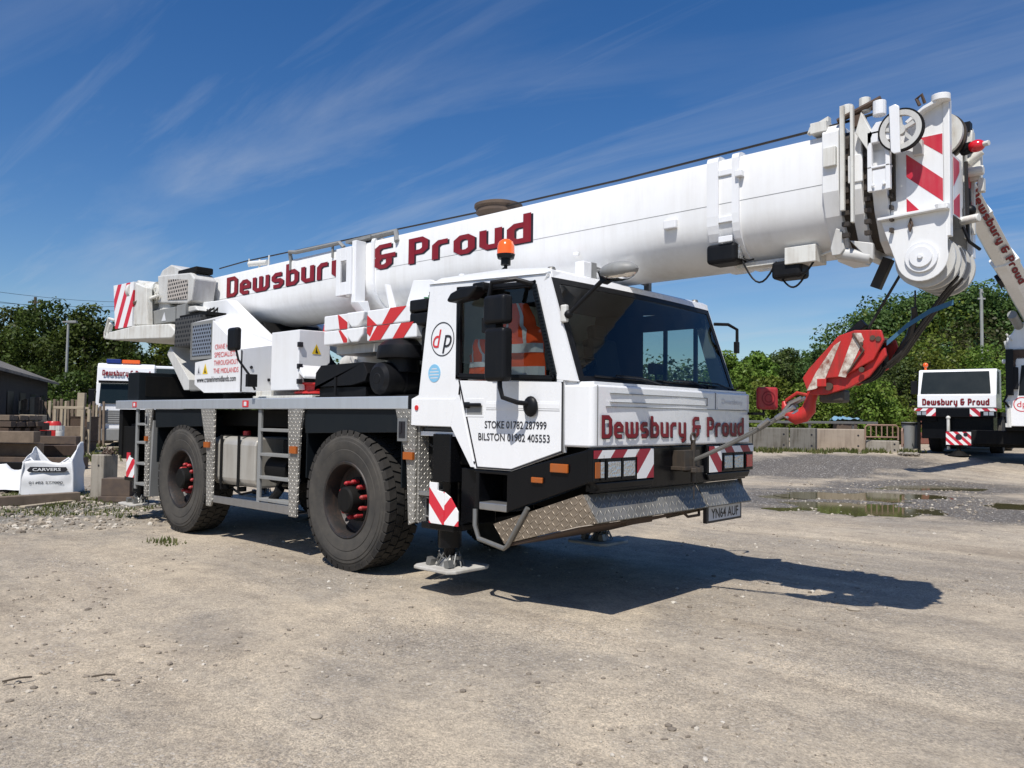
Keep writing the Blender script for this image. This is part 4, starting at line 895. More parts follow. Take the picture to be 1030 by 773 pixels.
# top furniture: tubes, roller, disc
mb = MB(); mb.tube([(1.10,-.40,3.70),(1.13,-.44,3.80),(1.30,-.45,3.77),(2.28,-.44,3.76),(2.34,-.42,3.70)],.028,8); mb.tube([(2.50,-.38,3.76),(3.34,-.40,3.75),(3.40,-.43,3.62)],.035,8); mb.box(2.40,2.90,-.44,-.1,3.735,3.77); mb.box(1.12,1.15,-.44,-.42,3.55,3.76); mb.box(2.10,2.13,-.44,-.42,3.6,3.76); part(mb,'top_tube','greymetal',bm,sm=30)
mb = MB(); mb.cyl((-.18,-.30,3.82),(.32,-.30,3.78),.04,12); mb.tube([(.1,-.3,3.7),(.1,-.3,3.85)],.015,6); mb.tube([(-.20,-.3,3.78),(-.20,-.3,3.90)],.012,6); mb.tube([(.34,-.3,3.7),(.36,-.3,3.88)],.012,6); part(mb,'rope_roller','white_old',bm,sm=30)
mb = MB(); mb.lathe([(0,.0),(.17,.0),(.2,.03),(.24,.06),(.24,.10),(.26,.12),(.26,.15),(.20,.17),(0,.17)],(4.72,-.12,3.72),(0,0,1),28); part(mb,'cable_reel','wooddark',bm,sm=30)
mb = MB(); mb.cyl((4.72,-.12,3.71),(4.72,-.12,3.80),.18,24); part(mb,'reel_base','white_old',bm,sm=30)
# hoist rope along the top
mb = MB(); mb.tube([(-1.3,-.20,3.90),(-.5,-.20,3.915),(2.0,-.20,3.87),(4.5,-.20,3.82),(6.4,-.28,3.78),(8.30,-.38,3.77),(8.75,-.46,3.76)],.010,6); part(mb,'hoist_rope','rope',bm,sm=True)
# nested section collars
def oct_(w,zt,zb): 
    h=zt-zb; return [(-w+.05,zt),(-w,zt-.06),(-w,zb+.48*h),(-w+.05*w/.42,zb+.30*h),(-w*.60,zb+.08*h),(-w*.35,zb),(w*.35,zb),(w*.60,zb+.08*h),(w-.05,zb+.30*h),(w,zb+.48*h),(w,zt-.06),(w-.05,zt)]
for (x0,x1,w,zt,zb,mt) in ((8.33,8.45,.465,3.76,2.80,'boom_white'),(8.52,8.60,.44,3.74,2.80,'boom_white'),(8.66,8.76,.415,3.72,2.82,'boom_white')):
    mb = MB(); mb.prism(oct_(w,zt,zb),'x',x0,x1); mb.box(x0-.01,x1+.01,-w-.012,-w+.01,3.30,3.50) if x0>8.5 else None; part(mb,'boom_collar',mt,bm,bevel=.006)
for (x0,x1,w,zt,zb) in ((8.45,8.52,.42,3.70,2.85),(8.60,8.66,.40,3.68,2.86),(8.76,8.80,.375,3.66,2.88)):
    mb = MB(); mb.prism(oct_(w,zt,zb),'x',x0,x1)
    for i in range(9): zz=2.92+.08*i; mb.box(x0+.01,x1-.01,-w-.02,-w+.02,zz,zz+.03)
    part(mb,'greasy_gap','grease',bm)
mb = MB(); mb.prism(oct_(.29,3.58,2.94),'x',8.80,9.0); part(mb,'inner_section','white_old',bm)
# upright plates and fittings by the collars
mb = MB(); mb.box(8.47,8.50,-.50,-.47,3.1,3.86); mb.box(8.55,8.57,-.52,-.48,3.0,3.84); mb.box(8.35,8.44,-.50,-.46,3.44,3.58); mb.box(8.24,8.36,-.46,-.3,3.72,3.80); mb.prism([(8.20,3.74),(8.36,3.80),(8.36,3.84),(8.22,3.79)],'y',-.42,-.36); mb.cyl((8.62,-.42,3.80),(8.62,-.42,3.90),.04,10); mb.cyl((8.50,-.42,3.80),(8.50,-.42,3.88),.04,10); mb.prism([(8.58,3.64),(8.62,3.78),(8.70,3.60),(8.66,3.50)],'y',-.5,-.44)
part(mb,'rope_guide_plate','white_old',bm,bevel=.004)
mb = MB(); mb.cyl((8.44,-.45,3.77),(8.74,-.45,3.86),.022,8); mb.cyl((8.46,-.4,3.80),(8.72,-.4,3.83),.014,6); mb.box(8.54,8.62,-.46,-.38,3.7,3.78); part(mb,'rusty_pin','rust',bm,sm=30)
# head
mb = MB()
hp = [(8.76,3.02),(8.78,3.57),(8.92,3.67),(9.00,3.75),(9.13,3.785),(9.13,2.86),(9.10,2.78)]
cx_,cz_,rr_ = 8.965,2.725,.165
low = [(8.70,3.01),(9.125,3.03)] + [(cx_+rr_*math.cos(t), cz_+rr_*math.sin(t)) for t in [0.25-(math.pi+.05)*i/14 for i in range(15)]]
HY=-.34
mb.prism(hp,'y',HY,HY+.03); mb.prism(low,'y',HY-.012,HY+.0) ; mb.prism(hp,'y',.31,.34); mb.prism(low,'y',.295,.306)
mb.box(9.105,9.145,HY-.01,HY+.05,2.85,3.785); mb.box(9.11,9.14,HY+.05,.0,3.10,3.40); mb.box(9.10,9.14,.26,.34,2.8,3.76)
mb.prism([(8.69,3.01),(9.14,3.03),(9.14,3.05),(8.69,3.03)],'y',HY-.06,HY-.005)
mb.prism([(8.88,3.67),(9.0,3.75),(9.14,3.80),(9.14,3.775),(9.0,3.725),(8.9,3.65)],'y',HY-.07,HY+.03); mb.cyl((9.10,HY-.03,3.765),(9.10,HY-.03,3.81),.06,16)
mb.cyl((9.10,HY-.03,3.025),(9.10,HY-.03,3.065),.045,14)
hd_ = part(mb,'boom_head','boom_white',bevel=.004,sm=25)
mb = MB(); mb.box(8.868,9.103,HY-.002,HY-.004,3.05,3.56); bp_=part(mb,'chevron_board','white',hd_)
mb = MB()
for q in ([(8.87,3.46),(8.87,3.30),(9.10,3.09),(9.10,3.245)],[(8.93,3.555),(9.10,3.555),(9.10,3.41)],[(8.87,3.15),(8.87,3.055),(8.95,3.055)]): mb.prism(q,'y',HY-.0045,HY-.0055)
part(mb,'red_chevron','redvinyl',hd_)
mb = MB(); mb.box(9.146,9.148,HY+.055,-.06,3.0,3.42); part(mb,'chevron_board','white',hd_)
mb = MB()
for q in ([(-.28,3.40),(-.28,3.20),(-.13,3.33),(-.13,3.40)],[(-.28,3.10),(-.28,3.01),(-.13,3.01),(-.13,3.18)]): mb.prism(q,'x',9.149,9.1505)
mb.prism([(.05,3.42),(.05,3.20),(.20,3.30),(.20,3.42)],'x',9.149,9.1505); mb.prism([(.05,3.10),(.05,2.98),(.20,3.05),(.20,3.20)],'x',9.149,9.1505)
part(mb,'red_chevron','redvinyl',hd_)
mb = MB(); mb.tube([(9.17,-.04,3.42),(9.175,-.03,2.86)],.014,6); part(mb,'front_rope','rope',hd_)
mb = MB(); mb.box(9.13,9.145,.04,.21,2.9,3.66); mb.box(9.15,9.17,.18,.22,2.95,3.6); part(mb,'front_plate','white_old',hd_,bevel=.004)
mb = MB(); mb.cyl((cx_,HY-.012,cz_),(cx_,HY-.03,cz_),.105,28); mb.cyl((cx_,HY-.03,cz_),(cx_,HY-.045,cz_),.073,24); mb.cyl((cx_-.0,HY-.045,cz_),(cx_,HY-.06,cz_),.018,6); part(mb,'pin_cap','white',hd_,bevel=.003,sm=30)
mb = MB(); mb.box(8.925,8.985,HY-.05,HY-.004,3.43,3.53); part(mb,'junction_box','grey_white',hd_,bevel=.004)
mb = MB(); mb.tube([(8.90,HY-.02,3.0),(8.915,HY-.04,2.95),(8.90,HY-.04,2.91),(8.89,HY-.03,2.95)],.008,6,close=True); part(mb,'shackle','rust',hd_); mb = MB(); mb.tube([(9.0,HY-.03,3.78),(8.985,HY-.05,3.84),(8.95,HY-.04,3.82),(8.97,HY-.04,3.77)],.012,6); part(mb,'shackle','rust',hd_)
# sheaves
def sheave(c,r,w,spokes=0,name='sheave',m='white_old',parent=hd_):
    mb = MB(); prof=[(r-.035,-w/2),(r,-w/2),(r-.015,0),(r,w/2),(r-.035,w/2)] if not spokes else [(r-.035,-w/2),(r,-w/2),(r-.01,0),(r,w/2),(r-.035,w/2)]
    if spokes:
        mb.lathe(prof,c,(0,1,0),36,closed=True); mb.cyl(Vector(c)-Vector((0,w*.7,0)),Vector(c)+Vector((0,w*.7,0)),.035,16)
        for i in range(spokes):
            t=2*math.pi*i/spokes+.4; d=Vector((math.cos(t),0,math.sin(t))); mb.obox(Vector(c)+d*(r*.5),d,(0,1,0),d.cross(Vector((0,1,0))),r*.42,w*.3,.012)
    else:
        mb.cyl(Vector(c)-Vector((0,w/2,0)),Vector(c)+Vector((0,w/2,0)),r,36); 
    o = part(mb,name,m,parent,sm=30)
    if spokes:
        m2=MB(); m2.lathe([(r,-w/2),(r+.012,-w/2),(r+.012,w/2),(r,w/2)],c,(0,1,0),36,closed=True); part(m2,'sheave_rim','dark',parent,sm=30)
    return o
sheave((8.885,-.50,3.585),.135,.035,5,'spoked_sheave','grey_white',bm)
for i in range(9): sheave((8.965,-.27+.065*i,2.72),.192 if i%2==0 else .17,.03 if i%2==0 else .034,m='grey_white' if i%2==0 else 'grease')
sheave((9.02,-.12,3.62),.155,.04); sheave((9.02,-.06,3.62),.165,.03,m='grease'); sheave((9.02,.0,3.62),.15,.04)
mb = MB(); mb.box(8.77,8.80,-.535,-.51,3.42,3.74) if False else None
mb.prism([(8.83,3.44),(8.85,3.42),(8.89,3.42),(8.885,3.74),(8.86,3.76),(8.82,3.75)],'y',-.545,-.525); mb.box(8.66,8.86,-.50,-.46,3.54,3.62); mb.box(8.66,8.69,-.5,-.46,3.2,3.62); mb.box(8.78,8.81,-.50,-.46,3.2,3.50); mb.box(8.69,8.78,-.49,-.47,3.2,3.35); mb.box(8.66,8.81,-.50,-.44,3.36,3.375); mb.prism([(8.66,3.60),(8.72,3.68),(8.86,3.68),(8.86,3.60)],'y',-.50,-.46); mb.cyl((8.73,-.45,3.74),(8.73,-.45,3.84),.045,12)
mb.cyl((8.70,-.5,3.24),(8.70,-.51,3.24),.012,6); mb.cyl((8.77,-.49,3.24),(8.77,-.51,3.24),.012,6)
part(mb,'sheave_bracket','white',bm,bevel=.004)
# warning lamp and fittings on the front of the head
mb = MB(); mb.box(9.13,9.22,.14,.22,3.33,3.58); mb.cyl((9.14,.10,3.38),(9.25,.10,3.38),.035,10); mb.cyl((9.14,.14,3.46),(9.23,.14,3.53),.03,10); mb.box(9.13,9.19,.06,.14,3.58,3.67); mb.box(9.20,9.24,.14,.2,3.24,3.34); mb.cyl((9.14,-.06,3.0),(9.26,-.1,3.0),.03,12); part(mb,'head_fitting','white_old',hd_,bevel=.006,sm=30)
mb = MB(); mb.cyl((9.14,.0,3.52),(9.20,-.02,3.52),.042,12); mb.box(9.13,9.18,.04,.11,3.66,3.73); mb.tube([(9.16,.08,3.26),(9.165,.08,3.13)],.008,6); mb.sphere((9.165,.08,3.10),.04,12,8); mb.tube([(9.16,-.1,2.95),(9.20,-.1,2.84),(9.24,.0,2.80)],.012,6); part(mb,'black_fitting','blackplastic',hd_,sm=30)
mb = MB(); mb.sphere((9.235,-.03,3.52),.043,14,10,(1.3,1,1)); part(mb,'warning_lamp','redlens',hd_,sm=True)
mb = MB(); mb.cyl((9.28,-.04,3.52),(9.315,-.05,3.52),.018,10); part(mb,'lamp_boss','white_old',hd_,sm=True)
# flood lamps beneath the boom
mb = MB(); mb.box(7.36,7.62,-.42,-.20,2.86,3.02); o = part(mb,'flood_lamp','blackplastic',bm,bevel=.03,seg=3)
mb = MB(); mb.box(7.621,7.63,-.37,-.25,2.89,2.99); part(mb,'lens','lampglass',bm)
mb = MB(); mb.box(7.86,8.10,-.30,-.12,2.70,2.84); part(mb,'flood_lamp','blackplastic',bm,bevel=.03,seg=3)
mb = MB(); mb.box(7.98,8.22,-.32,-.1,2.80,2.93); mb.cyl((8.2,-.2,2.86),(8.4,-.25,2.89),.012,8); mb.box(7.55,8.0,-.25,-.15,2.83,2.87); part(mb,'lamp_bracket','white_old',bm,bevel=.008)
mb = MB()
def loop_(a,b,sag): 
    a=Vector(a); b=Vector(b); return [a.lerp(b,t/10)-Vector((0,0,math.sin(math.pi*t/10)*sag)) for t in range(11)]
mb.tube(loop_((7.62,-.3,2.88),(7.90,-.28,2.84),.17),.008,6); mb.tube(loop_((7.92,-.25,2.72),(8.12,-.25,2.72),.09),.008,6); mb.tube(loop_((8.05,-.28,2.74),(8.20,-.28,2.82),.05),.008,6); mb.tube(loop_((7.6,-.3,2.95),(7.72,-.3,2.88),.03),.008,6); part(mb,'lamp_cable','blackplastic',bm,sm=True)
mb = MB(); mb.prism([(8.37,2.86),(8.41,3.0),(8.45,2.98),(8.47,2.84),(8.44,2.80),(8.38,2.80)],'y',-.42,-.38); mb.cyl((8.40,-.36,2.83),(8.64,-.36,2.76),.045,14); mb.prism([(8.5,2.9),(8.66,2.86),(8.66,2.74),(8.6,2.78)],'y',-.40,-.36); part(mb,'stow_bracket','grey_white',bm,bevel=.006,sm=30)

# jackets inside the cab
def jacket(c, w, h, t, lab, seed, lean=0.0):
    nx, nz = 14, 20; vs = []; fs = []
    for s_ in (-1, 1):
        for j in range(nz+1):
            for i in range(nx+1):
                u = i/nx*2-1; v = j/nz
                wid = w*(.62+.38*(1-v)) if v > .72 else w
                wid *= (1 - .35*max(0, v-.85)/.15)
                th = t*(1-u*u)**.5*(1-.4*v) + .004
                n_ = noise.noise(Vector((u*2+seed, v*4, s_*3)))*.035
                vs.append(Vector((u*wid/2 + lean*v, s_*(th+n_), v*h)) + Vector(c))
    q = (nx+1)*(nz+1)
    for j in range(nz):
        for i in range(nx):
            a = j*(nx+1)+i; fs.append((a,a+1,a+nx+2,a+nx+1)); fs.append((q+a,q+a+nx+1,q+a+nx+2,q+a+1))
    for j in range(nz):
        a=j*(nx+1); fs.append((a,a+nx+1,q+a+nx+1,q+a)); a+=nx; fs.append((a,q+a,q+a+nx+1,a+nx+1))
    mb = MB(); mb.add(vs, fs)
    root = empty('jacket', c)
    tag(root, lab, 'jacket')
    b = mb.build('jacket_body', M['hivis'], root, 0, sm=60); b.matrix_parent_inverse = Matrix.Translation(-Vector(c))
    for z0 in (.22,.46):
        vb = []; 
        for i in range(nx+1):
            j = int(z0*nz); k = j*(nx+1)+i
            for jj in (0,2): vb.append(vs[(j+jj)*(nx+1)+i] + Vector((0,-.006,0)))
        m2 = MB(); m2.add(vb,[(2*i,2*i+2,2*i+3,2*i+1) for i in range(nx)]); t_ = m2.build('reflective_band', M['reflect'], root); t_.matrix_parent_inverse = Matrix.Translation(-Vector(c))
    for xx in (4,10):
        vb=[]
        for j in range(10,nz+1):
            for ii in (0,1): vb.append(vs[j*(nx+1)+xx+ii]+Vector((0,-.007,0)))
        m2=MB(); m2.add(vb,[(2*i,2*i+1,2*i+3,2*i+2) for i in range(nz-10)]); t_=m2.build('reflective_strap', M['reflect'], root); t_.matrix_parent_inverse = Matrix.Translation(-Vector(c))
    return root
jacket((5.92,-1.02,1.80), .54, .80, .11, 'orange high-visibility jacket with silver bands on the front seat, seen through the driver window', 1, -.08)
jacket((5.52,-1.12,1.84), .30, .46, .08, 'smaller orange high-visibility jacket in the rear corner of the driver window', 5, -.04)

# ================================================================== hook block, ropes
hk = empty('hook_block', (8.25,0,1.95)); tag(hk, 'red hook block with white stripes, pulled towards the bumper by a rope sling', 'hook block')
def hpart(mb, name, m, **k):
    o = part(mb, name, m, hk, **k); o.matrix_parent_inverse = Matrix.Translation((-8.25,0,-1.95)); return o
cheek = [(8.05,1.93),(8.10,2.00),(8.33,2.24),(8.45,2.275),(8.64,2.265),(8.66,2.19),(8.585,2.05),(8.36,1.93),(8.19,1.92),(8.09,1.82)]
stc = stripes('hook_stripes', (.80,0,-.0) , .235, -.02, duty=.55, a=(.58,.045,.03), b=(.72,.70,.63), wear=.3)
nt = stc.node_tree
for n_ in nt.nodes:
    if n_.type=='VECT_MATH': n_.inputs[1].default_value = (.83,0,-.42)
mb = MB(); mb.prism([(x*.985+8.35*.015-.0,z) for x,z in cheek],'y',-.17,-.14); o = hpart(mb,'cheek_plate','hook_red',bevel=.006)
for q in ([(8.35,2.2),(8.30,2.17),(8.16,1.97),(8.085,1.83),(8.16,1.845),(8.23,1.92)],[(8.45,2.255),(8.50,2.25),(8.52,2.2),(8.385,1.925),(8.33,1.935)]):
    mb = MB(); mb.prism([(x*.985+8.35*.015,z) for x,z in q],'y',-.171,-.1735); hpart(mb,'white_stripe',paint('chipped_white_paint',(.70,.67,.58),.5,1.6,(.22,.08,.05),scale=7,streak=False))
mb = MB(); mb.prism([(x*.95+8.35*.05+.035,z-.055) for x,z in cheek],'y',.08,.10); mb.prism([(8.12,1.80),(8.10,1.87),(8.25,1.93),(8.5,2.0),(8.60,2.1),(8.65,2.14),(8.66,2.08),(8.54,1.93),(8.40,1.85),(8.22,1.80)],'y',-.135,-.10); mb.box(8.09,8.2,-.12,.06,1.80,1.90); hpart(mb,'cheek_plate','hook_red',bevel=.006)
for y in (-.09,-.035,.02):
    mb = MB(); mb.cyl((8.44,y-.02,2.07),(8.44,y+.02,2.07),.185,36); hpart(mb,'sheave','dark',sm=30,bevel=.006)
mb = MB(); mb.cyl((8.50,-.178,2.17),(8.50,.10,2.17),.014,10); mb.cyl((8.50,-.178,1.98),(8.50,-.165,1.98),.02,8); mb.cyl((8.58,-.178,2.21),(8.58,.10,2.21),.02,8); mb.cyl((8.62,-.178,2.20),(8.62,.10,2.20),.02,8); mb.cyl((8.25,-.158,1.86),(8.25,.09,1.86),.03,14); mb.tube([(8.44,-.18,2.25),(8.52,-.185,2.12),(8.40,-.18,1.96)],.008,5); hpart(mb,'pin','rust',sm=30)
mb = MB(); mb.box(8.15,8.34,-.10,.05,1.74,1.84); hpart(mb,'rope_anchor','grease',bevel=.02)
mb = MB(); mb.box(8.17,8.24,-.178,-.17,1.86,1.92); hpart(mb,'anchor_lug','hook_red',bevel=.01)
# the hook itself
hkp = [(8.10,1.86,.045),(8.055,1.81,.045),(8.02,1.77,.045)]
def _hk():
    pts=[]; rad=[]
    P=[(8.12,1.88),(8.07,1.83),(8.05,1.76),(8.035,1.69),(7.99,1.645),(7.93,1.625),(7.875,1.65),(7.845,1.70),(7.83,1.755)]
    Rr=[.045,.045,.042,.055,.062,.058,.048,.035,.015]
    for (x,z) in P: pts.append((x,0,z))
    return pts,Rr
pts,Rr=_hk(); mb = MB(); mb.tube(pts,Rr,12); mb.tube([(8.04,-.02,1.80),(7.95,-.02,1.82),(7.86,-.02,1.76)],.014,6); hpart(mb,'hook','hook_red',sm=True)
# rope sling to the bumper
sl = MB()
for k,(dy,dz) in enumerate(((-.02,.0),(.03,.03))):
    a=Vector((7.93,dy,1.69+dz)); b=Vector((6.99,.03,1.235+dz*.3)); sl.tube([a+(b-a)*t/10-Vector((0,0,.02*math.sin(math.pi*t/10))) for t in range(11)],.013,6)
o = sl.build('rope_sling', M['steel'], None, 0, sm=True); tag(o,'grey wire rope sling tied from the red hook to the bumper coupling','rope')
sl = MB(); c0=Vector((7.93,0,1.69)); dd=(Vector((6.99,.03,1.235))-c0).normalized(); 
for (s0,s1,rr) in ((.0,.17,.022),(.24,.34,.02)):
    sl.tube([c0+dd*s0+Vector((0,-.03,.02)),c0+dd*s1+Vector((0,-.03,0))],rr,8)
for y in (-.035,.04):
    sl.tube([Vector((7.99,y,1.78)),Vector((7.9,y,1.74)),c0+dd*.12+Vector((0,y,.01)),c0+dd*.06+Vector((0,y,-.04)),Vector((7.97,y,1.68))],.016,6)
m_ = sl.build('sling_ferrule', M['alu'], o, 0, sm=True)
# hoist line from the head
mb = MB(); mb.tube([(8.80,-.02,2.80),(8.44,-.02,2.20)],.011,8); mb.obox(Vector((8.605,-.03,2.70)),Vector((.1,0,.22)).normalized(),(0,1,0),Vector((.22,0,-.1)).normalized(),.115,.035,.035); mb.obox(Vector((8.42,-.05,2.29)),Vector((.12,0,.10)).normalized(),(0,1,0),Vector((.10,0,-.12)),.08,.03,.03)
o = mb.build('hoist_line', M['rope'], None, .004); tag(o,'black hoist rope with weight sleeve from boom head down to the hook block','rope')
mb = MB(); 
for dy in (-.06,0,.05): mb.tube([(9.12,dy,2.62),(9.02,dy,2.50),(8.86,dy,2.28),(8.74,dy,2.10),(8.62,dy,2.0)],.012,6)
mb.tube([(8.85,-.1,2.54),(8.85,-.1,2.42)],.007,6); mb.tube([(8.84,-.1,2.42),(8.84,-.08,2.36),(8.80,-.05,2.22),(8.68,0,2.05)],[.02,.022,.03,.03],8)
o = mb.build('reeving_rope', M['rope'], None, 0, sm=True); tag(o,'thick dark reeved ropes curving from head sheaves into the hook block','rope')
mb = MB(); a=[(8.66,-.12,2.17),(8.80,-.12,2.29),(8.95,-.12,2.38),(9.10,-.12,2.43)]
vs=[]; 
for (x,y,z) in a: vs += [(x,y,z-.018),(x,y,z+.018),(x,y+.004,z+.018),(x,y+.004,z-.018)]
mb.add(vs,[(4*i+p,4*i+4+p,4*i+4+(p+1)%4,4*i+(p+1)%4) for i in range(3) for p in range(4)]); o = mb.build('webbing_strap', M['strapblue'], None); tag(o,'faded blue webbing strap hanging beside the hook block ropes','strap')
# ================================================================== ground
def axis(lo, hi, step, far, g=1.13):
    a = list(np.arange(lo, hi + 1e-6, step)); s = step; x = a[-1]
    while x < far: s *= g; x += s; a.append(x)
    s = step; x = a[0]
    while x > -far: s *= g; x -= s; a.insert(0, x)
    return a
xs = axis(-16, 13.5, .16, 700); ys = axis(-9, 25, .16, 700)
vs = [(x, y, H(x, y)) for y in ys for x in xs]; nx = len(xs)
fs = [(j*nx+i, j*nx+i+1, (j+1)*nx+i+1, (j+1)*nx+i) for j in range(len(ys)-1) for i in range(nx-1)]
me = bpy.data.meshes.new('ground'); me.from_pydata(vs, [], fs); me.shade_smooth()
ground = bpy.data.objects.new('ground', me); col.objects.link(ground); tag(ground, kind='structure')
m, nt, bs = newmat('compacted_stone_yard'); oc = objco(nt)
sp = nt.nodes.new('ShaderNodeSeparateXYZ'); nt.links.new(oc, sp.inputs[0])
base = ramp(nt, noise_n(nt, oc, .35, 6, .6, .5), [(.30, (.245,.204,.156)), (.5, (.35,.297,.230)), (.72, (.45,.388,.303))])
# long wheel tracks that run across the yard, x-ish
tw = noise_n(nt, mapping(nt, oc, (.09,1.1,1), (0,0,R_(-18))), 1.6, 5, .6, .3)
base = mixc(nt, ramp(nt, tw, [(.42,(0,0,0)),(.60,(1,1,1))]), base, mixc(nt, .5, base, (.50,.43,.33)))
tw2 = noise_n(nt, mapping(nt, oc, (.12,1.7,1), (0,0,R_(14))), 1.3, 4, .6)
base = mixc(nt, ramp(nt, tw2, [(.55,(0,0,0)),(.68,(.5,.5,.5))]), base, (.24,.198,.148))
# gravelly scatter
vo = nt.nodes.new('ShaderNodeTexVoronoi'); vo.inputs['Scale'].default_value = 42; nt.links.new(oc, vo.inputs['Vector'])
vo2 = nt.nodes.new('ShaderNodeTexVoronoi'); vo2.inputs['Scale'].default_value = 115; nt.links.new(oc, vo2.inputs['Vector'])
gm = noise_n(nt, oc, .8, 5, .65)
spv = nt.nodes.new('ShaderNodeSeparateColor'); nt.links.new(vo.outputs['Color'], spv.inputs[0])
spw = nt.nodes.new('ShaderNodeSeparateColor'); nt.links.new(vo2.outputs['Color'], spw.inputs[0])
fine = ramp(nt, spw.outputs[0], [(0,(.60,.60,.60)),(.5,(1,1,1)),(1,(1.4,1.37,1.32))])
def arc(cx, cy, R, w):
    dx = mth(nt,'SUBTRACT',sp.outputs[0],cx); dy = mth(nt,'SUBTRACT',sp.outputs[1],cy)
    r_ = mth(nt,'SUBTRACT',mth(nt,'SQRT',mth(nt,'ADD',mth(nt,'MULTIPLY',dx,dx),mth(nt,'MULTIPLY',dy,dy))),R)
    r_ = mth(nt,'ABSOLUTE',mth(nt,'ADD',r_,mth(nt,'MULTIPLY',mth(nt,'SUBTRACT',noise_n(nt,oc,.9,3,.6),.5),.35)))
    return mth(nt,'SUBTRACT',1,mth(nt,'DIVIDE',mth(nt,'SUBTRACT',r_,w*.5),w*.6,clamp=True),clamp=True)
trk = None
for a_ in ((4,34,36.6,.42),(4,34,38.7,.42),(30,14,27.6,.38),(30,14,29.7,.38),(-14,-30,34.2,.40),(-14,-30,32.1,.4),(26,-24,24.5,.4),(26,-24,26.6,.4)):
    q_ = arc(*a_); trk = q_ if trk is None else mth(nt,'MAXIMUM',trk,q_)
trk = mth(nt,'MULTIPLY',trk,ramp(nt,noise_n(nt,oc,.5,5,.65),[(.38,(0,0,0)),(.62,(1,1,1))]))
gry = ramp(nt, noise_n(nt, mapping(nt, oc, (.5,1.1,1), (0,0,R_(-20)), (11,4,0)), .42, 7, .66, .4), [(.44,(0,0,0)),(.60,(1,1,1))])
base = mixc(nt, mth(nt,'MULTIPLY',gry,.62), base, (.235,.212,.180))
base = mixc(nt, mth(nt,'MULTIPLY',trk,.72), base, (.47,.398,.30))
dusty = ramp(nt, noise_n(nt, oc, .55, 5, .62), [(.40,(1,1,1)),(.62,(.35,.35,.35))])
base = mixc(nt, dusty, base, fine, 'MULTIPLY')
mot = ramp(nt, noise_n(nt, oc, 4.5, 8, .72), [(.28,(.72,.72,.73)),(.5,(1,1,1)),(.74,(1.22,1.21,1.18))])
base = mixc(nt, 1.0, base, mot, 'MULTIPLY')
mot2 = ramp(nt, noise_n(nt, oc, 30, 6, .75), [(.3,(.72,.72,.72)),(.5,(1,1,1)),(.72,(1.3,1.29,1.26))])
base = mixc(nt, 1.0, base, mot2, 'MULTIPLY')
oil = ramp(nt, noise_n(nt, mapping(nt, oc, (1,1,1), (0,0,0), (7,3,0)), .75, 6, .7), [(.66,(0,0,0)),(.76,(1,1,1))])
base = mixc(nt, mth(nt,'MULTIPLY',oil,.35), base, (.13,.11,.085))
st_ = ramp(nt, spv.outputs[1], [(0,(.16,.14,.125)),(.5,(.33,.29,.25)),(1,(.55,.52,.47))])
amt = mth(nt, 'MULTIPLY', mth(nt,'MAXIMUM',ramp(nt, gm, [(.46,(.02,.02,.02)),(.68,(.75,.75,.75))]),mth(nt,'MULTIPLY',gry,.45)), mth(nt, 'LESS_THAN', vo.outputs['Distance'], .46))
amt = mth(nt, 'MULTIPLY', amt, mth(nt,'MULTIPLY_ADD',trk,-.8,1,clamp=True))
base = mixc(nt, mth(nt, 'MULTIPLY', amt, mth(nt,'GREATER_THAN', spv.outputs[0], .45)), base, st_)
# greyer loose gravel band towards the left rear, grass dirt
def ell(cx, cy, a, b, ang=0, soft=1.0):
    dx = mth(nt,'SUBTRACT',sp.outputs[0],cx); dy = mth(nt,'SUBTRACT',sp.outputs[1],cy); ca, sa = math.cos(ang), math.sin(ang)
    u = mth(nt,'DIVIDE',mth(nt,'ADD',mth(nt,'MULTIPLY',dx,ca),mth(nt,'MULTIPLY',dy,sa)),a); v = mth(nt,'DIVIDE',mth(nt,'SUBTRACT',mth(nt,'MULTIPLY',dy,ca),mth(nt,'MULTIPLY',dx,sa)),b)
    r = mth(nt,'SQRT',mth(nt,'ADD',mth(nt,'MULTIPLY',u,u),mth(nt,'MULTIPLY',v,v)))
    r = mth(nt,'ADD',r,mth(nt,'MULTIPLY',mth(nt,'SUBTRACT',noise_n(nt,oc,1.1,6,.68),.5),1.5))
    return mth(nt,'DIVIDE',mth(nt,'SUBTRACT',1.15,r),.35*soft,clamp=True)
gl_ = ell(-5.2,-2.0,4.2,3.2,0,1.8)
base = mixc(nt, mth(nt,'MULTIPLY',gl_,.8), base, ramp(nt, spv.outputs[2], [(0,(.06,.058,.05)),(.45,(.15,.145,.13)),(.8,(.21,.20,.175)),(1,(.42,.41,.38))]))
gr_ = ell(-8.5,-3.4,5.0,2.2,.6,1.6)
base = mixc(nt, mth(nt,'MULTIPLY',gr_,.7), base, ramp(nt, spw.outputs[1], [(0,(.07,.07,.03)),(.6,(.16,.15,.07)),(1,(.28,.25,.15))]))
# damp dark gravel round the puddles
A_ang = math.atan2(RH.y, RH.x); damp = None
for (px, py, a, b) in ((868,503,3.6,3.0),(800,470,3.4,1.8),(860,468,3.2,1.6),(1040,521,1.9,1.5),(935,490,2.8,2.2),(1000,465,3.2,1.3),(775,500,1.5,1.5)):
    c = gpt(px, py, .25 if py < 480 else 0); e = ell(c.x, c.y, a, b, A_ang, 1.2); damp = e if damp is None else mth(nt,'MAXIMUM',damp,e)
dk = ramp(nt, spv.outputs[0], [(0,(.055,.05,.043)),(.70,(.115,.102,.085)),(.93,(.17,.15,.13)),(.97,(.52,.5,.46))])
base = mixc(nt, mth(nt,'MULTIPLY',damp,.88), base, dk)
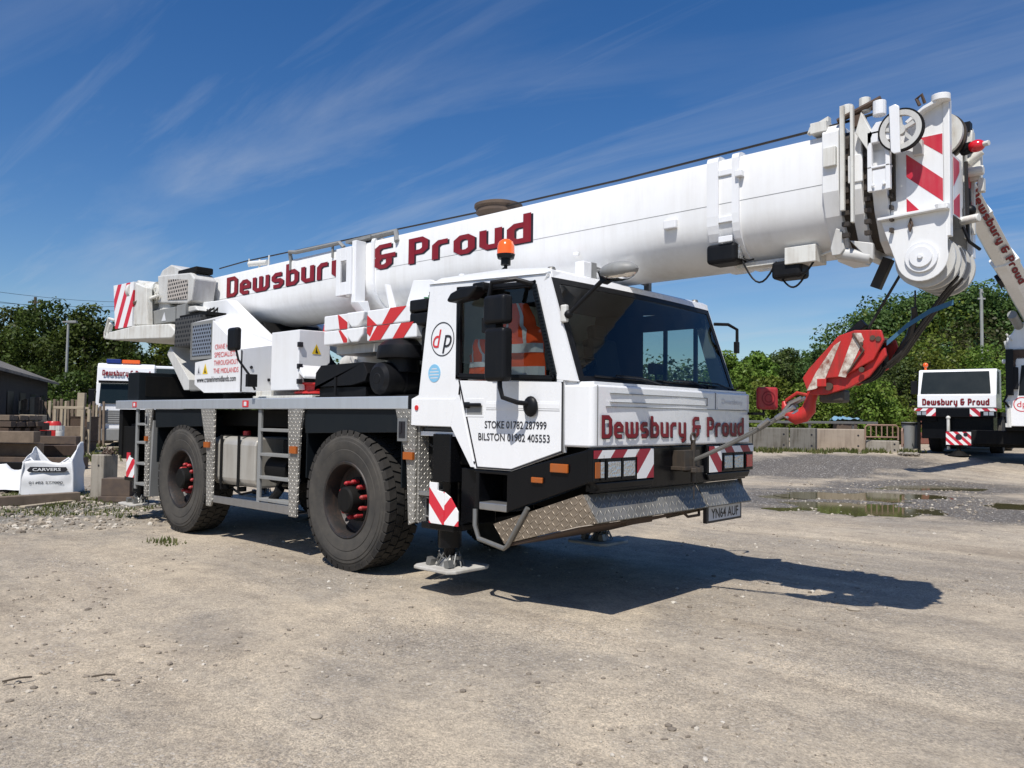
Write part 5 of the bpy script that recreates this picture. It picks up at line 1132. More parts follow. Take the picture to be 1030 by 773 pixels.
# green field far away from the yard
cd_ = nt.nodes.new('ShaderNodeVectorMath'); cd_.operation='LENGTH'; nt.links.new(oc, cd_.inputs[0])
far = mth(nt,'DIVIDE',mth(nt,'SUBTRACT',cd_.outputs['Value'],55),12,clamp=True)
base = mixc(nt, far, base, (.075,.09,.03))
nt.links.new(base, bs.inputs['Base Color'])
nt.links.new(mth(nt,'MULTIPLY_ADD',damp,-.35,.92), bs.inputs['Roughness']); bs.inputs['Specular IOR Level'].default_value = .25
b1 = nt.nodes.new('ShaderNodeBump'); b1.inputs['Strength'].default_value = .8; b1.inputs['Distance'].default_value = .03
b2 = nt.nodes.new('ShaderNodeBump'); b2.inputs['Strength'].default_value = .55; b2.inputs['Distance'].default_value = .012
nt.links.new(noise_n(nt, oc, 9, 8, .7), b1.inputs['Height'])
hh = mth(nt,'ADD', mth(nt,'MULTIPLY',mth(nt,'SUBTRACT',.6,mth(nt,'MULTIPLY',trk,.5)),1.0), mth(nt,'MULTIPLY',mth(nt,'SUBTRACT',.5,vo.outputs['Distance']),mth(nt,'ADD',amt,mth(nt,'MULTIPLY',gry,.35)))) if False else mth(nt,'ADD', mth(nt,'MULTIPLY',mth(nt,'SUBTRACT',.5,vo.outputs['Distance']),mth(nt,'ADD',amt,mth(nt,'MULTIPLY',gry,.3))), mth(nt,'MULTIPLY',mth(nt,'SUBTRACT',.5,vo2.outputs['Distance']),.45))
nt.links.new(hh, b2.inputs['Height']); nt.links.new(b1.outputs[0], b2.inputs['Normal']); nt.links.new(b2.outputs[0], bs.inputs['Normal'])
me.materials.append(m)

# water in the hollows
m, nt, bs = newmat('puddle_water'); bs.inputs['Base Color'].default_value = (.085,.078,.035,1); bs.inputs['Roughness'].default_value = .05; bs.inputs['IOR'].default_value = 1.33; bs.inputs['Specular IOR Level'].default_value = .6
bump(nt, noise_n(nt, objco(nt), 3, 2, .5), bs, .02, .01)
for k, (cx, cy, a, b, pd, pl_, lev) in enumerate(PUDW):
    P = []
    for i in range(56):
        t = 2*math.pi*i/56; w = Vector((cx, cy, 0)) + RH*(a*1.5*math.cos(t)) + FH*(b*1.5*math.sin(t)); P.append((w.x, w.y, 0))
    mb = MB(); mb.add(P, [tuple(range(56))]); o = mb.build('puddle', m); o.location.z = lev - .026 - .003*k; tag(o, kind='structure')

# loose stones
def rockmesh(n, region, smin, smax, seedv, name, mats, label):
    r = np.random.default_rng(seedv)
    bmx = bmesh.new(); bmesh.ops.create_icosphere(bmx, subdivisions=1, radius=1); bv = np.array([v.co[:] for v in bmx.verts]); bf = np.array([[v.index for v in f.verts] for f in bmx.faces]); bmx.free()
    V = []; F = []; k = 0
    while k < n:
        x, y, s = region(r)
        s = s if s else smin + (smax-smin)*r.random()**4
        sc = s*(.6+.8*r.random(3))*np.array([1,1,.62]); a = r.random()*6.28; ca, sa = math.cos(a), math.sin(a)
        w = bv*(1+.28*(r.random((len(bv),1))-.5))*sc; w = np.c_[w[:,0]*ca-w[:,1]*sa, w[:,0]*sa+w[:,1]*ca, w[:,2]] + np.array([x, y, H(x,y)+sc[2]*.25])
        V.append(w); F.append(bf + k*len(bv)); k += 1
    me = bpy.data.meshes.new(name); me.from_pydata(np.concatenate(V).tolist(), [], np.concatenate(F).tolist()); me.materials.append(mats)
    o = bpy.data.objects.new(name, me); col.objects.link(o); tag(o, label, 'stones', kind='stuff'); return o
m, nt, bs = newmat('loose_stone'); g = nt.nodes.new('ShaderNodeNewGeometry')
c = ramp(nt, g.outputs['Random Per Island'], [(0,(.13,.108,.085)),(.4,(.29,.245,.19)),(.75,(.38,.33,.26)),(1,(.54,.50,.43))]); nt.links.new(c, bs.inputs['Base Color']); bs.inputs['Roughness'].default_value=.9; bump(nt, noise_n(nt, objco(nt), 60, 4, .6), bs, .4, .01)
STN = m
def reg_near(r):
    while True:
        d = 2.2 + 15*r.random()**1.4; l = (r.random()*1.7-.85)*d
        P = CAM + FH*d + RH*l
        if noise.noise(Vector((P.x*.6, P.y*.6, 4))) + .35*r.random() > .12: return P.x, P.y, None
def reg_rear(r):
    t = r.random(); a = r.random()*6.28; q = r.random()**.5
    return -5.0+4.0*q*math.cos(a), -1.6+3.2*q*math.sin(a), .012+.045*r.random()**2.5
def reg_pud(r):
    c = gpt(790+210*r.random(), 484+34*r.random()); return c.x, c.y, .008+.03*r.random()**4
rockmesh(9000, reg_near, .003, .022, 1, 'gravel', STN, 'small loose stones strewn over the pale yard surface')
rockmesh(2600, reg_rear, 0, 0, 2, 'gravel', STN, 'grey rubble and gravel behind the rear wheel of the crane')
rockmesh(1300, reg_pud, 0, 0, 3, 'gravel', STN, 'wet pale gravel around the puddles')
# a few bigger stones one can tell apart
for (px,py,s,lab) in ((858,613,.045,'flat dark stone lying alone near the tip of the boom shadow'),(318,722,.03,'small pale stone in the lower left of the yard'),(645,655,.028,'small stone in front of the cab shadow'),(58,634,.02,'dark pebble at the left of the yard')):
    P = gpt(px,py); mb = MB(); mb.sphere((0,0,0), s, 9, 6, (1.3,1,.45)); 
    mb.v = [tuple(Vector(v)*(1+.25*noise.noise(Vector(v)*40))) for v in mb.v]
    o = mb.build('stone', STN, None, 0, sm=40, loc=(P.x,P.y,H(P.x,P.y)+s*.2)); tag(o, lab, 'stone')
# twigs
for (a,b,lab) in (((2,688),(32,683),'thin dry twig at the far left of the yard'),((92,683),(116,681),'short dark twig on the pale ground, lower left')):
    A=gpt(*a); B=gpt(*b); mb=MB(); mb.tube([A+Vector((0,0,.012)),A.lerp(B,.5)+Vector((.01,.01,.02)),B+Vector((0,0,.012))],.006,5); tag(mb.build('twig',M['bark']),lab,'twig')

# ------------------------------------------------------------------ grass
def tufts(pts, hmin, hmax, n_each, seedv, name, label, mat_='grass', wid=.012):
    r = np.random.default_rng(seedv); V=[]; F=[]; k=0
    for (x,y,sp_) in pts:
        for i in range(n_each):
            a=r.random()*6.28; q=r.random()**.6*sp_; px_=x+q*math.cos(a); py_=y+q*math.sin(a); h=hmin+(hmax-hmin)*r.random(); z=H(px_,py_)-.01
            d=r.random()*6.28; w=wid*(.6+.8*r.random()); lx,ly=(r.random(2)-.5)*h*.9; dx,dy=math.cos(d)*w,math.sin(d)*w
            V += [(px_-dx,py_-dy,z),(px_+dx,py_+dy,z),(px_+dx*.6+lx*.4,py_+dy*.6+ly*.4,z+h*.6),(px_-dx*.6+lx*.4,py_-dy*.6+ly*.4,z+h*.6),(px_+lx,py_+ly,z+h)]
            F += [(k,k+1,k+2,k+3),(k+3,k+2,k+4)]; k+=5
    me=bpy.data.meshes.new(name); me.from_pydata(V,[],F); me.materials.append(M[mat_]); o=bpy.data.objects.new(name,me); col.objects.link(o); tag(o,label,'grass',kind='stuff'); return o
r = np.random.default_rng(5)
pts=[]
for i in range(90):
    px=-20+175*r.random(); py=496+ (24*r.random()**1.6); P=gpt(px,py); pts.append((P.x,P.y,.25))
for px_,py_ in ((98,503),(102,506),(88,500),(5,500),(15,515),(40,516),(130,520),(160,545),(170,548),(145,512)): 
    P=gpt(px_,py_); pts += [(P.x,P.y,.2)]*2
tufts(pts,.015,.085,26,6,'grass','patchy dry grass around the timbers and bulk bag')
pts=[]
for i in range(46):
    P=at(760+170*r.random(), 28.0-.9*r.random()**2); pts.append((P.x,P.y,.35))
tufts(pts,.03,.20,26,7,'grass','tall weeds along the foot of the concrete block wall',wid=.03)
pts=[]
for i in range(120):
    P=at(-40+240*r.random(), 24+14*r.random()); pts.append((P.x,P.y,.5))
tufts(pts,.04,.22,30,8,'grass','rough grass among the yard timber stacks',wid=.035)

# ------------------------------------------------------------------ left side of the yard
def local(name, px, d, z=None, rz=0.0, label=None, cat=None, group=None):
    P = at(px, d, z); e = empty(name, P, YAW + rz)
    if label: tag(e, label, cat, group)
    return e
# bulk bag
def bulk_bag():
    root = local('bulk_bag', 53, 15.7, 0, R_(16), 'white woven bulk bag with black printed lettering, slumped open beside the concrete post', 'bulk bag')
    n = 28; V=[]; F=[]; m_ = 14
    for j in range(m_+1):
        v = j/m_
        for i in range(4*n//4):
            t = i/n*4; s_ = int(t); f_ = t - s_
            cs = [(-.5,-.5),(.5,-.5),(.5,.5),(-.5,.5)]
            a = cs[s_ % 4]; b = cs[(s_+1) % 4]; x = a[0]+(b[0]-a[0])*f_; y = a[1]+(b[1]-a[1])*f_
            bulge = 1 + .06*math.sin(math.pi*v)*math.sin(math.pi*f_)
            top = .60
            if s_ == 0: top = .66 + .02*math.sin(6*f_)
            if s_ == 1: top = .66 + .36*math.sin(f_*1.57)
            if s_ == 2: top = 1.02 - .42*math.sin(f_*math.pi)*1.0 - .08*f_
            if s_ == 3: top = .92 - .26*f_
            shr = 1 - .10*v
            p = Vector((x*.93*bulge*shr, y*.90*bulge*shr, v*top))
            p += Vector((noise.noise(p*5+Vector((1,2,3)))*.035, noise.noise(p*5)*.035, noise.noise(p*6)*.02*v)); p.z = max(0,p.z)
            V.append(p)
    for j in range(m_):
        for i in range(n): F.append((j*n+i, j*n+(i+1)%n, (j+1)*n+(i+1)%n, (j+1)*n+i))
    mb = MB(); mb.add(V,F); b = mb.build('bag_body', M['bag'], root, 0, sm=40)
    so = b.modifiers.new('thickness','SOLIDIFY'); so.thickness = .012
    mb = MB(); P=[]
    for j in range(9):
        for i in range(9):
            x=-.38+.76*i/8; y=-.34+.68*j/8; P.append(Vector((x,y,.50+.10*noise.noise(Vector((x*3,y*3,0)))+.06*(1-abs(x)*2))))
    mb.add(P,[(j*9+i,j*9+i+1,(j+1)*9+i+1,(j+1)*9+i) for j in range(8) for i in range(8)]); mb.build('flap', M['bag'], root, 0, sm=True)
    for (x,y) in ((-.44,-.42),(.44,-.42),(.43,.42)):
        mb = MB(); mb.tube([(x*1.02,y*1.02,.05),(x*1.0,y*1.02,.4),(x*.93,y*.95,.66),(x*.75,y*.7,.72),(x*.5,y*.95,.62)],.02,6); mb.build('lifting_loop', M['bag'], root, 0, sm=True)
    mb = MB(); mb.prism([(-.34,.50),(-.30,.46),(.30,.46),(.36,.50),(.33,.555),(-.28,.565)],'y',-.472,-.468); mb.build('printed_band', M['ink'], root)
    t = text_mesh('bag_lettering','CARVERS',(-.24,-.476,.485),(1,0,0),(0,0,1),.055,root,'bag',width=.48,bold=.015); 
    t = text_mesh('bag_lettering','01902 577000',(-.30,-.462,.24),(1,0,0),(0,0,1),.045,root,'ink',width=.58,bold=.01)
    return root
bulk_bag()
# flattened bag at the edge
root = local('flat_bag', 10, 16.2, 0, R_(4), 'flattened white plastic sack lying on the grass at the left edge', 'sack')
mb = MB(); P=[]
for j in range(11):
    for i in range(21):
        x=-1.0+1.75*i/20; y=-.45+.9*j/10; e=max(0,1-(abs(x+.12)/.9)**3)*max(0,1-(abs(y)/.46)**4); P.append(Vector((x,y,.03+e*(.42+.16*noise.noise(Vector((x*3,y*4,2)))+.1*noise.noise(Vector((x*9,y*9,2)))))))
mb.add(P,[(j*21+i,j*21+i+1,(j+1)*21+i+1,(j+1)*21+i) for j in range(10) for i in range(20)]); mb.build('sack_body', M['bag'], root, 0, sm=50)
mb = MB(); mb.tube([(-.5,-.3,.40),(-.35,-.35,.36),(-.2,-.42,.2)],.02,5); mb.build('sack_seam', M['ink'], root)
# stone post
root = local('concrete_post', 104, 15.1, 0, R_(-25), 'square weathered concrete post with a bolt hole, right of the bulk bag', 'post')
mb = MB(); mb.prism([(-.17,-.16),(.17,-.16),(.17,.16),(-.17,.16)],'z',0,.82); mb.build('post_block', M['conc'], root, .02)
mb = MB(); mb.cyl((.05,-.161,.62),(.05,-.168,.62),.02,8); mb.build('bolt_hole', M['ink'], root)
mb = MB()
for i in range(8): mb.tube([(-.1+.04*i,0,.82),(-.05+.05*i,.02,.90+.03*(i%3)),(.0+.06*i,-.03,.86+.05*(i%2)),(.1+.03*i,0,.83)],.012,5)
mb.build('wire_scrap', M['rust'], root)
mb = MB(); P=at(123,14.6,0); root = empty('timber_block', P, YAW); tag(root,'dark timber packing block under the rear corner of the crane','timber'); mb.box(-.35,.35,-.2,.2,.0,.0+.10); mb.box(-.32,.2,-.15,.15,.10,.42); mb.build('block', M['wooddark'], root, .01)
# edge timbers on the ground
def beam(a, b, w, h, mat_, label, name='timber_beam', z=0.0, group=None, cat='timber'):
    a=Vector(a); b=Vector(b); d=(b-a); L=d.length; mb=MB(); n=6
    ang=math.atan2(d.y,d.x)
    mb.box(0,L,-w/2,w/2,0,h); mb.v=[(x,y+.01*noise.noise(Vector((x,y*9,z_))),z_) for (x,y,z_) in mb.v]
    o=mb.build(name,M[mat_],None,.012); o.location=(a.x,a.y,a.z+z); o.rotation_euler=(0,math.asin(max(-1,min(1,-(b.z-a.z)/L))),ang)
    tag(o,label,cat,group); return o
beam(gpt(-30,512),gpt(79,504.5),.16,.17,'wood','long weathered timber kerb lying in front of the bulk bag',z=0)
beam(gpt(22,511.5)+Vector((0,0,.0)),gpt(72,505.5),.12,.04,'woodpale','pale plank lying just in front of the long timber kerb',name='plank')
# stacks of sleepers at left
def stack(px0, px1, pyb, pyt, d, mat_, n, labels, group, rz=0.0, depth=1.4):
    H0 = zat((px0+px1)/2, pyt, d); z0 = H(*at(px0,d)[:2], False)
    W = (px1-px0)/CF*d; P = at((px0+px1)/2, d, z0); hh = (H0 - z0)/n
    for k in range(n):
        mb = MB(); j = .06*math.sin(k*2.3); mb.box(-W/2+j, W/2+j, -depth/2, depth/2, 0.01, hh-.012)
        root = empty('sleeper_layer', P+Vector((0,0,k*hh)), YAW+rz+.02*math.sin(k*4)); mb = MB()
        m_ = max(2, int(depth/.26))
        mb.box(-W/2+j, W/2+j, -depth/2, -depth/2+.25, .01, hh-.015)
        for q in range(1, m_): mb.box(-W/2+j+.03*math.sin(q*5+k), W/2+j+.05*math.sin(q*3+k), -depth/2+.26*q, -depth/2+.26*q+.25, .01, hh-.02-.01*(q%2))
        bpy.data.objects.remove(root)
        o = mb.build('sleeper_layer', M[mat_[k % len(mat_)]], None, .012); o.location = P+Vector((0,0,k*hh)); o.rotation_euler=(0,0,YAW+rz+.02*math.sin(k*4))
        tag(o, labels[k], 'timber', group)
ordn = ['bottom','second','third','fourth','top']
stack(-14, 27, 0, 417, 24, ['wooddark','rust','wooddark','wood','wooddark','rust','wooddark','wood'], 8, [f'{w} layer of railway sleepers in the tall stack at the left edge' for w in ('bottom','second-lowest','third-lowest','fourth-lowest','fourth-highest','third-highest','second-highest','topmost')], 'sleepers stacked at the left', .05, 2.0)
stack(29, 44, 0, 417, 25, ['rust','wooddark','rust','wooddark','rust','woodpale'], 6, [f'{w} course of the short rusty stack right of the tall sleeper stack' for w in ('bottom','second','third','fourth','fifth','topmost')], 'rusty rails stacked at the left', 0, 1.0)
beam(at(-40,21,.0),at(36,21,.0),.30,.30,'wood','big pale timber baulk lying in front of the sleeper stacks',z=.80)
beam(at(-40,21.3,.0),at(40,21.3,.0),.32,.34,'wood','big timber baulk under the pale baulk in front of the sleeper stacks',z=.44)
beam(at(-40,21.2,.0),at(34,21.2,.0),.5,.42,'wooddark','dark ground-level baulk carrying the two timber baulks at the left',z=0)
beam(at(30,22.5,.0),at(78,22.5,.0),.25,.22,'wooddark','dark timber bearer sticking out behind the bulk bag',z=.72)
beam(at(30,22.6,.0),at(80,23.4,.0),.4,.3,'rust','rusty steel girder lying behind the bulk bag, below the dark bearer',name='steel_girder',z=.36,cat='girder')
beam(at(36,22.6,.0),at(84,22.6,.0),.5,.34,'wooddark','lowest dark timber behind the bulk bag, on the ground',z=0)
beam(at(-30,18.2,.0),at(40,18.2,.0),.18,.16,'dark','black steel channel lying behind the white sacks',name='steel_channel',z=.30,cat='girder')
beam(at(-30,18.4,.0),at(38,18.4,.0),.4,.28,'wood','weathered timber under the black steel channel behind the white sacks',z=0)
root = local('concrete_pipe', 3, 18.0, 0, 0, 'grey curved steel trough end at the far left behind the flattened sack', 'trough'); mb=MB(); mb.prism([(-.5,0),(.32,0),(.05,.36),(-.5,.55)],'y',-.5,.0); mb.build('trough_end',M['greymetal'],root,.01)
root.name='steel_trough'
# red and white barrels
for (px,lab,mt) in ((47,'red and white barrier drum beyond the sleeper stacks, left one','red'),(53,'red barrier drum beyond the sleeper stacks, right of the red and white drum','red'),(58,'small white plastic drum beside the red barrier drums','white_old')):
    root=local('barrier_drum',px,26,0,0,lab,'drum','drums beyond the timber stacks'); s_=.22 if px<58 else .16
    mb=MB(); mb.lathe([(0,0),(s_,0),(s_*1.05,.3),(s_,.62 if px<58 else .5),(s_*.8,.7 if px<58 else .55),(0,.7 if px<58 else .55)],(0,0,0),(0,0,1),14); mb.build('drum_body',M[mt],root,0,sm=30); root.location.z+= .62
    mb=MB(); mb.lathe([(s_*1.06,.42),(s_*1.06,.56)],(0,0,0),(0,0,1),14); mb.build('drum_band',M['white_old'],root)
    mb=MB(); mb.box(-.5 if px==53 else -.24,.5 if px==53 else .24,-.3,.3,-.62,-.005); o=mb.build('block_plinth',M['wooddark'],None,.01); o.location=root.location+Vector((0,0,-.006 if px!=53 else -.012)); o.rotation_euler=(0,0,YAW); o.location += FH*(.0 if px!=53 else .75); tag(o,{47:'dark block under the red and white drum',53:'dark block behind the drums beyond the sleeper stacks',58:'dark block under the small white drum'}[px],'block')
# pale crate frame, rusty bins
root=local('crate_frame',68,30,0,0,'open pale timber crate frame standing before the picket fence','crate')
mb=MB(); w=.52; h0=.55; h1=1.75
for a in (-w,w): mb.box(a-.05,a+.05,-.05,.05,0,h1)
mb.box(-w-.05,w+.05,-.06,.06,h1,h1+.1); mb.box(-w,w,-.04,.04,h0,h0+.1); mb.box(-w,w,.3,.34,.6,.7)
for a in (-w,w): mb.box(a-.05,a+.05,.4,.5,0,h1)
mb.box(-w,w,.4,.5,h1,h1+.08); mb.build('frame_timbers',M['woodpale'],root,.008)
mb=MB(); mb.box(-w+.05,w-.05,.2,.35,0,1.1); mb.build('crate_load',M['wood'],root,.02)
for (px,lab) in ((80,'rusty brown steel bin left of the lorry'),(88,'second rusty steel bin, next to the lorry wheel')):
    root=local('steel_bin',px,31,0,0,lab,'bin','rusty bins by the lorry'); mb=MB(); mb.box(-.19,.19,-.4,.4,.5,1.42); mb.box(-.16,.16,-.35,.35,0,.5); mb.build('bin_body',M['rust'],root,.02); mb=MB(); mb.box(-.2,.2,-.42,.42,1.42,1.47); mb.build('bin_rim',M['rust'],root,.01)
# picket fence
root=local('picket_fence',25,36,0,0,'weathered grey picket fence below the dark shed','fence')
rr=random.Random(3); sc=36/CF
for i in range(31):
    x=(-40+i*3.95)*sc; h_=2.08+.28*rr.random()-.006*i; mb=MB(); w_=.045+.02*rr.random(); mb.box(x-w_,x+w_,-.03,.03,.05,h_); 
    if i in (12,13): mb=MB(); mb.box(x-.11,x+.11,-.08,.08,0,2.3)
    if i==24: mb=MB(); mb.box(x-.16,x+.16,-.1,.1,0,2.55)
    p_=mb.build('picket',M['woodpale'] if i%4==0 else M['wood'],root,.01); p_.rotation_euler=(0,.04*(rr.random()-.5),0)
mb=MB(); mb.box(-3.2,3.5,.03,.09,.5,.62); mb.box(-3.2,3.5,.03,.09,1.6,1.72); mb.build('fence_rail',M['wood'],root,.01)
mb=MB(); mb.box(-3.3,3.5,.12,.2,0,1.55); mb.build('fence_board',M['wooddark'],root)
# dark shed
shed=empty('timber_shed',at(46,44,0),YAW); tag(shed,'dark weatherboarded shed with a pale slate roof at the left edge','shed')
# local frame: x right, y away.  eave runs from near-left to this far corner
ez=3.35; e_dir=Vector((.39,-.92,0)).normalized(); v_dir=Vector((-.92,-.39,0)).normalized()
L_=30; Wd=12
def sp_(a,b,z): v=e_dir*a+v_dir*b; return Vector((v.x,v.y,z))
mb=MB(); mb.add([sp_(0,0,0),sp_(L_,0,0),sp_(L_,Wd,0),sp_(0,Wd,0),sp_(0,0,ez),sp_(L_,0,ez),sp_(L_,Wd,ez),sp_(0,Wd,ez),sp_(0,Wd/2,ez+2.4),sp_(L_,Wd/2,ez+2.4)],[(0,1,5,4),(2,3,7,6),(0,4,8,7,3),(1,2,6,9,5)])
m_,nt,bs=newmat('dark_weatherboard'); oc_n=objco(nt); sx=nt.nodes.new('ShaderNodeSeparateXYZ'); nt.links.new(oc_n,sx.inputs[0])
u_=mth(nt,'MULTIPLY',mth(nt,'ADD',sx.outputs[0],mth(nt,'MULTIPLY',sx.outputs[1],1.6)),1.1)
bd=mth(nt,'LESS_THAN',mth(nt,'FRACT',mth(nt,'MULTIPLY',u_,3)),.10); c=ramp(nt,noise_n(nt,mapping(nt,oc_n,(3,3,.4)),2,5,.6),[(.3,(.008,.0085,.010)),(.7,(.022,.024,.028))]); nt.links.new(mixc(nt,bd,c,(.008,.008,.01)),bs.inputs['Base Color']); bs.inputs['Roughness'].default_value=.85
mb.build('wall',m_,shed)
mb=MB(); 
def roofslab(b0,z0,b1,z1): 
    t=.12; q=[sp_(-.4,b0,z0),sp_(L_+.4,b0,z0),sp_(L_+.4,b1,z1),sp_(-.4,b1,z1)]; q2=[p+Vector((0,0,t)) for p in q]; mb.add(q+q2,[(0,3,2,1),(4,5,6,7),(0,1,5,4),(1,2,6,5),(2,3,7,6),(3,0,4,7)])
roofslab(-.5,ez-.2,Wd/2,ez+2.4); roofslab(Wd+.5,ez-.2,Wd/2,ez+2.4)
m_,nt,bs=newmat('old_slate_roof'); oc_n=objco(nt); br=nt.nodes.new('ShaderNodeTexBrick'); nt.links.new(mapping(nt,oc_n,(1,1,1),(0,0,R_(67))),br.inputs[0]); br.inputs['Scale'].default_value=1.6; br.inputs['Color1'].default_value=(.10,.095,.09,1); br.inputs['Color2'].default_value=(.16,.145,.13,1); br.inputs['Mortar'].default_value=(.06,.055,.05,1); br.inputs['Mortar Size'].default_value=.03
nt.links.new(mixc(nt,ramp(nt,noise_n(nt,oc_n,.8,5,.65),[(.4,(0,0,0)),(.7,(.6,.6,.6))]),br.outputs[0],(.30,.27,.21)),bs.inputs['Base Color']); bs.inputs['Roughness'].default_value=.85
mb.build('roof',m_,shed)
for k in range(5):
    mb=MB(); q=[sp_(1.2+3*k,-.03,.9),sp_(2.6+3*k,-.03,.9),sp_(2.6+3*k,-.03,2.5),sp_(1.2+3*k,-.03,2.5)]; mb.add(q,[(0,1,2,3)]); mb.build('shutter',M['slate'],shed)
# lamp post
root=local('lamp_post',64.5,50,0,0,'thin grey lamp post in front of the left-hand trees','lamp post'); hz=zat(65,325,50)
mb=MB(); mb.cyl((0,0,0),(0,0,hz),.11,10,.07); mb.build('pole',M['barkpale'],root,0,sm=40)
mb=MB(); mb.box(-.10,.55,-.12,.12,hz-.02,hz+.14); mb.box(-.35,-.1,-.1,.1,hz,hz+.10); mb.build('lamp_head',M['greymetal'],root,.03)
# wood telegraph pole top + wires
root=local('telegraph_pole',30.5,70,0,0,'wooden telegraph pole rising above the left-hand trees','pole'); hz=zat(30,299,70)
mb=MB(); mb.cyl((0,0,0),(0,0,hz),.16,8,.12); mb.build('pole_shaft',M['bark'],root); mb=MB(); mb.box(-.6,.6,-.06,.06,hz-.5,hz-.38); mb.build('cross_arm',M['bark'],root)
for k,(ya,yb) in enumerate(((286,304),(296,313),(300,306),(312,318))):
    A=CAM+ (FV+RV*((-60-CX)/CF)-UV*((ya-CY)/CF))*60; B=CAM+(FV+RV*((165-CX)/CF)-UV*((yb-CY)/CF))*95
    mb=MB(); mb.tube([A.lerp(B,t/8)-Vector((0,0,.5*math.sin(math.pi*t/8))) for t in range(9)],.022,4); o=mb.build('overhead_wire',M['rope']); tag(o,'%s of the thin overhead wires crossing above the left-hand trees'%('uppermost','second','third','lowest')[k],'wire','overhead wires')

# ------------------------------------------------------------------ lorry at left
lo=local('lorry',124,36.5,0,R_(22),'white lorry with a red and black roof board, facing the yard behind the crane','lorry'); lo.location.z-= .0
def lp(mb,name,mt,p=None,bevel=0,**k):
    return mb.build(name,M[mt] if isinstance(mt,str) else mt,p or lo,bevel,**k)
W=1.2
mb=MB(); mb.prism([(-.05,.9),(.0,2.0),(.14,3.0),(.20,3.05),(.35,3.75),(.6,3.92),(2.3,3.92),(2.3,.9)],'x',-W,W); lp(mb,'cab_shell','white_cab',bevel=.10,seg=3)
mb=MB(); mb.add([(-W+.14,-.06,2.06),(W-.14,-.06,2.06),(W-.18,.10,2.98),(-W+.18,.10,2.98)],[(0,1,2,3)]); mb.v=[(x,y-.01,z) for x,y,z in mb.v]; lp(mb,'windscreen',paint('dark_windscreen_glass',(.010,.018,.022),.25,.1,(.03,.03,.03),spec=.15))
mb=MB(); mb.box(-W+.1,W-.1,-.10,.0,2.98,3.10); lp(mb,'sun_visor','dark',bevel=.02)
mb=MB(); mb.box(-W+.25,W-.25,-.085,-.03,1.15,1.75); 
for i in range(6): mb.box(-W+.3,W-.3,-.10,-.08,1.18+.1*i,1.22+.1*i)
lp(mb,'grille_panel','greymetal',bevel=.01)
for s in (-1,1):
    mb=MB(); mb.box(s*(W-.22),s*(W+.0),-.1,.05,.95,1.25); lp(mb,'headlight','lampglass',bevel=.03)
    mb=MB(); mb.box(s*(W+.06),s*(W+.30),.0,.18,2.0,2.7); mb.box(s*(W),s*(W+.12),.05,.1,2.6,2.66); lp(mb,'mirror','blackplastic',bevel=.05)
    for yy in (.6,):
        mb=MB(); mb.lathe([(.0,-.16),(.25,-.16),(.30,-.12),(.50,-.16),(.52,0),(.50,.16),(0,.16)],(s*(W-.15),yy,.52),(1,0,0),24); lp(mb,'wheel','rubber',sm=30)
mb=MB(); mb.box(-W,W,-.16,.3,.35,.92); lp(mb,'bumper','greymetal',bevel=.05)
mb=MB(); mb.box(-W+.1,W-.1,.5,6.5,.75,1.05); mb.box(-W,W,2.5,7.5,1.05,1.25); lp(mb,'chassis','dark')
for yy in (4.6,5.9):
    for s in (-1,1):
        mb=MB(); mb.cyl((s*(W-.3),yy,.52),(s*W,yy,.52),.52,24); lp(mb,'wheel','rubber',bevel=.03)
mb=MB(); mb.box(-W+.3,W-.1,.33,.34,3.18,3.22); mb.v=[(x,y-.09,z) for x,y,z in mb.v]; lp(mb,'red_line','ink')
sign_text('roof_lettering','Dewsbury & Proud',lo.matrix_basis@Vector((0,0,0)),(1,0,0),(0,0,1),.3,1.8,None) if False else None
so=sign_text('roof_lettering','Dewsbury & Proud',(-.98,.24,3.34),(1,0,0),(0,.18,1),.26,2.0,lo,nrm=(0,-1,.3),t=.26); so.location=(0,-.06,0)
mb=MB(); mb.box(-.2,.55,.5,.8,3.93,4.10); lp(mb,'orange_light_bar','orange',bevel=.02)
mb=MB(); mb.box(-.85,-.25,.5,.8,3.93,4.12); lp(mb,'blue_light_bar',paint('dark_blue_lens',(.01,.03,.2),.3,.1),bevel=.02)
# white van roof behind it
va=local('white_van',164,44,0,R_(22),'white high-roofed van, only its roof showing beyond the lorry','van')
mb=MB(); zt=zat(164,368.5,44); mb.prism([(-1.0,.4),(1.0,.4),(1.0,zt-.5),(.85,zt-.05),(.7,zt),(-.8,zt),(-1.0,zt-.1)],'y',0,4.5); mb.build('van_body',M['white_cab'],va,.08,seg=3)
mb=MB(); mb.box(-.85,.6,-.012,-.004,zt-.55,zt-.15); mb.build('window',paint('dark_van_glass',(.01,.02,.03),.1,.1),va,0)
for s in (-1,1):
    mb=MB(); mb.cyl((s*.8,.9,.38),(s*1.0,.9,.38),.38,20); mb.build('wheel',M['rubber'],va,.03)
mb=MB(); mb.box(-1.02,1.02,-.1,.05,.35,.7); mb.build('bumper',M['dark'],va,.03)
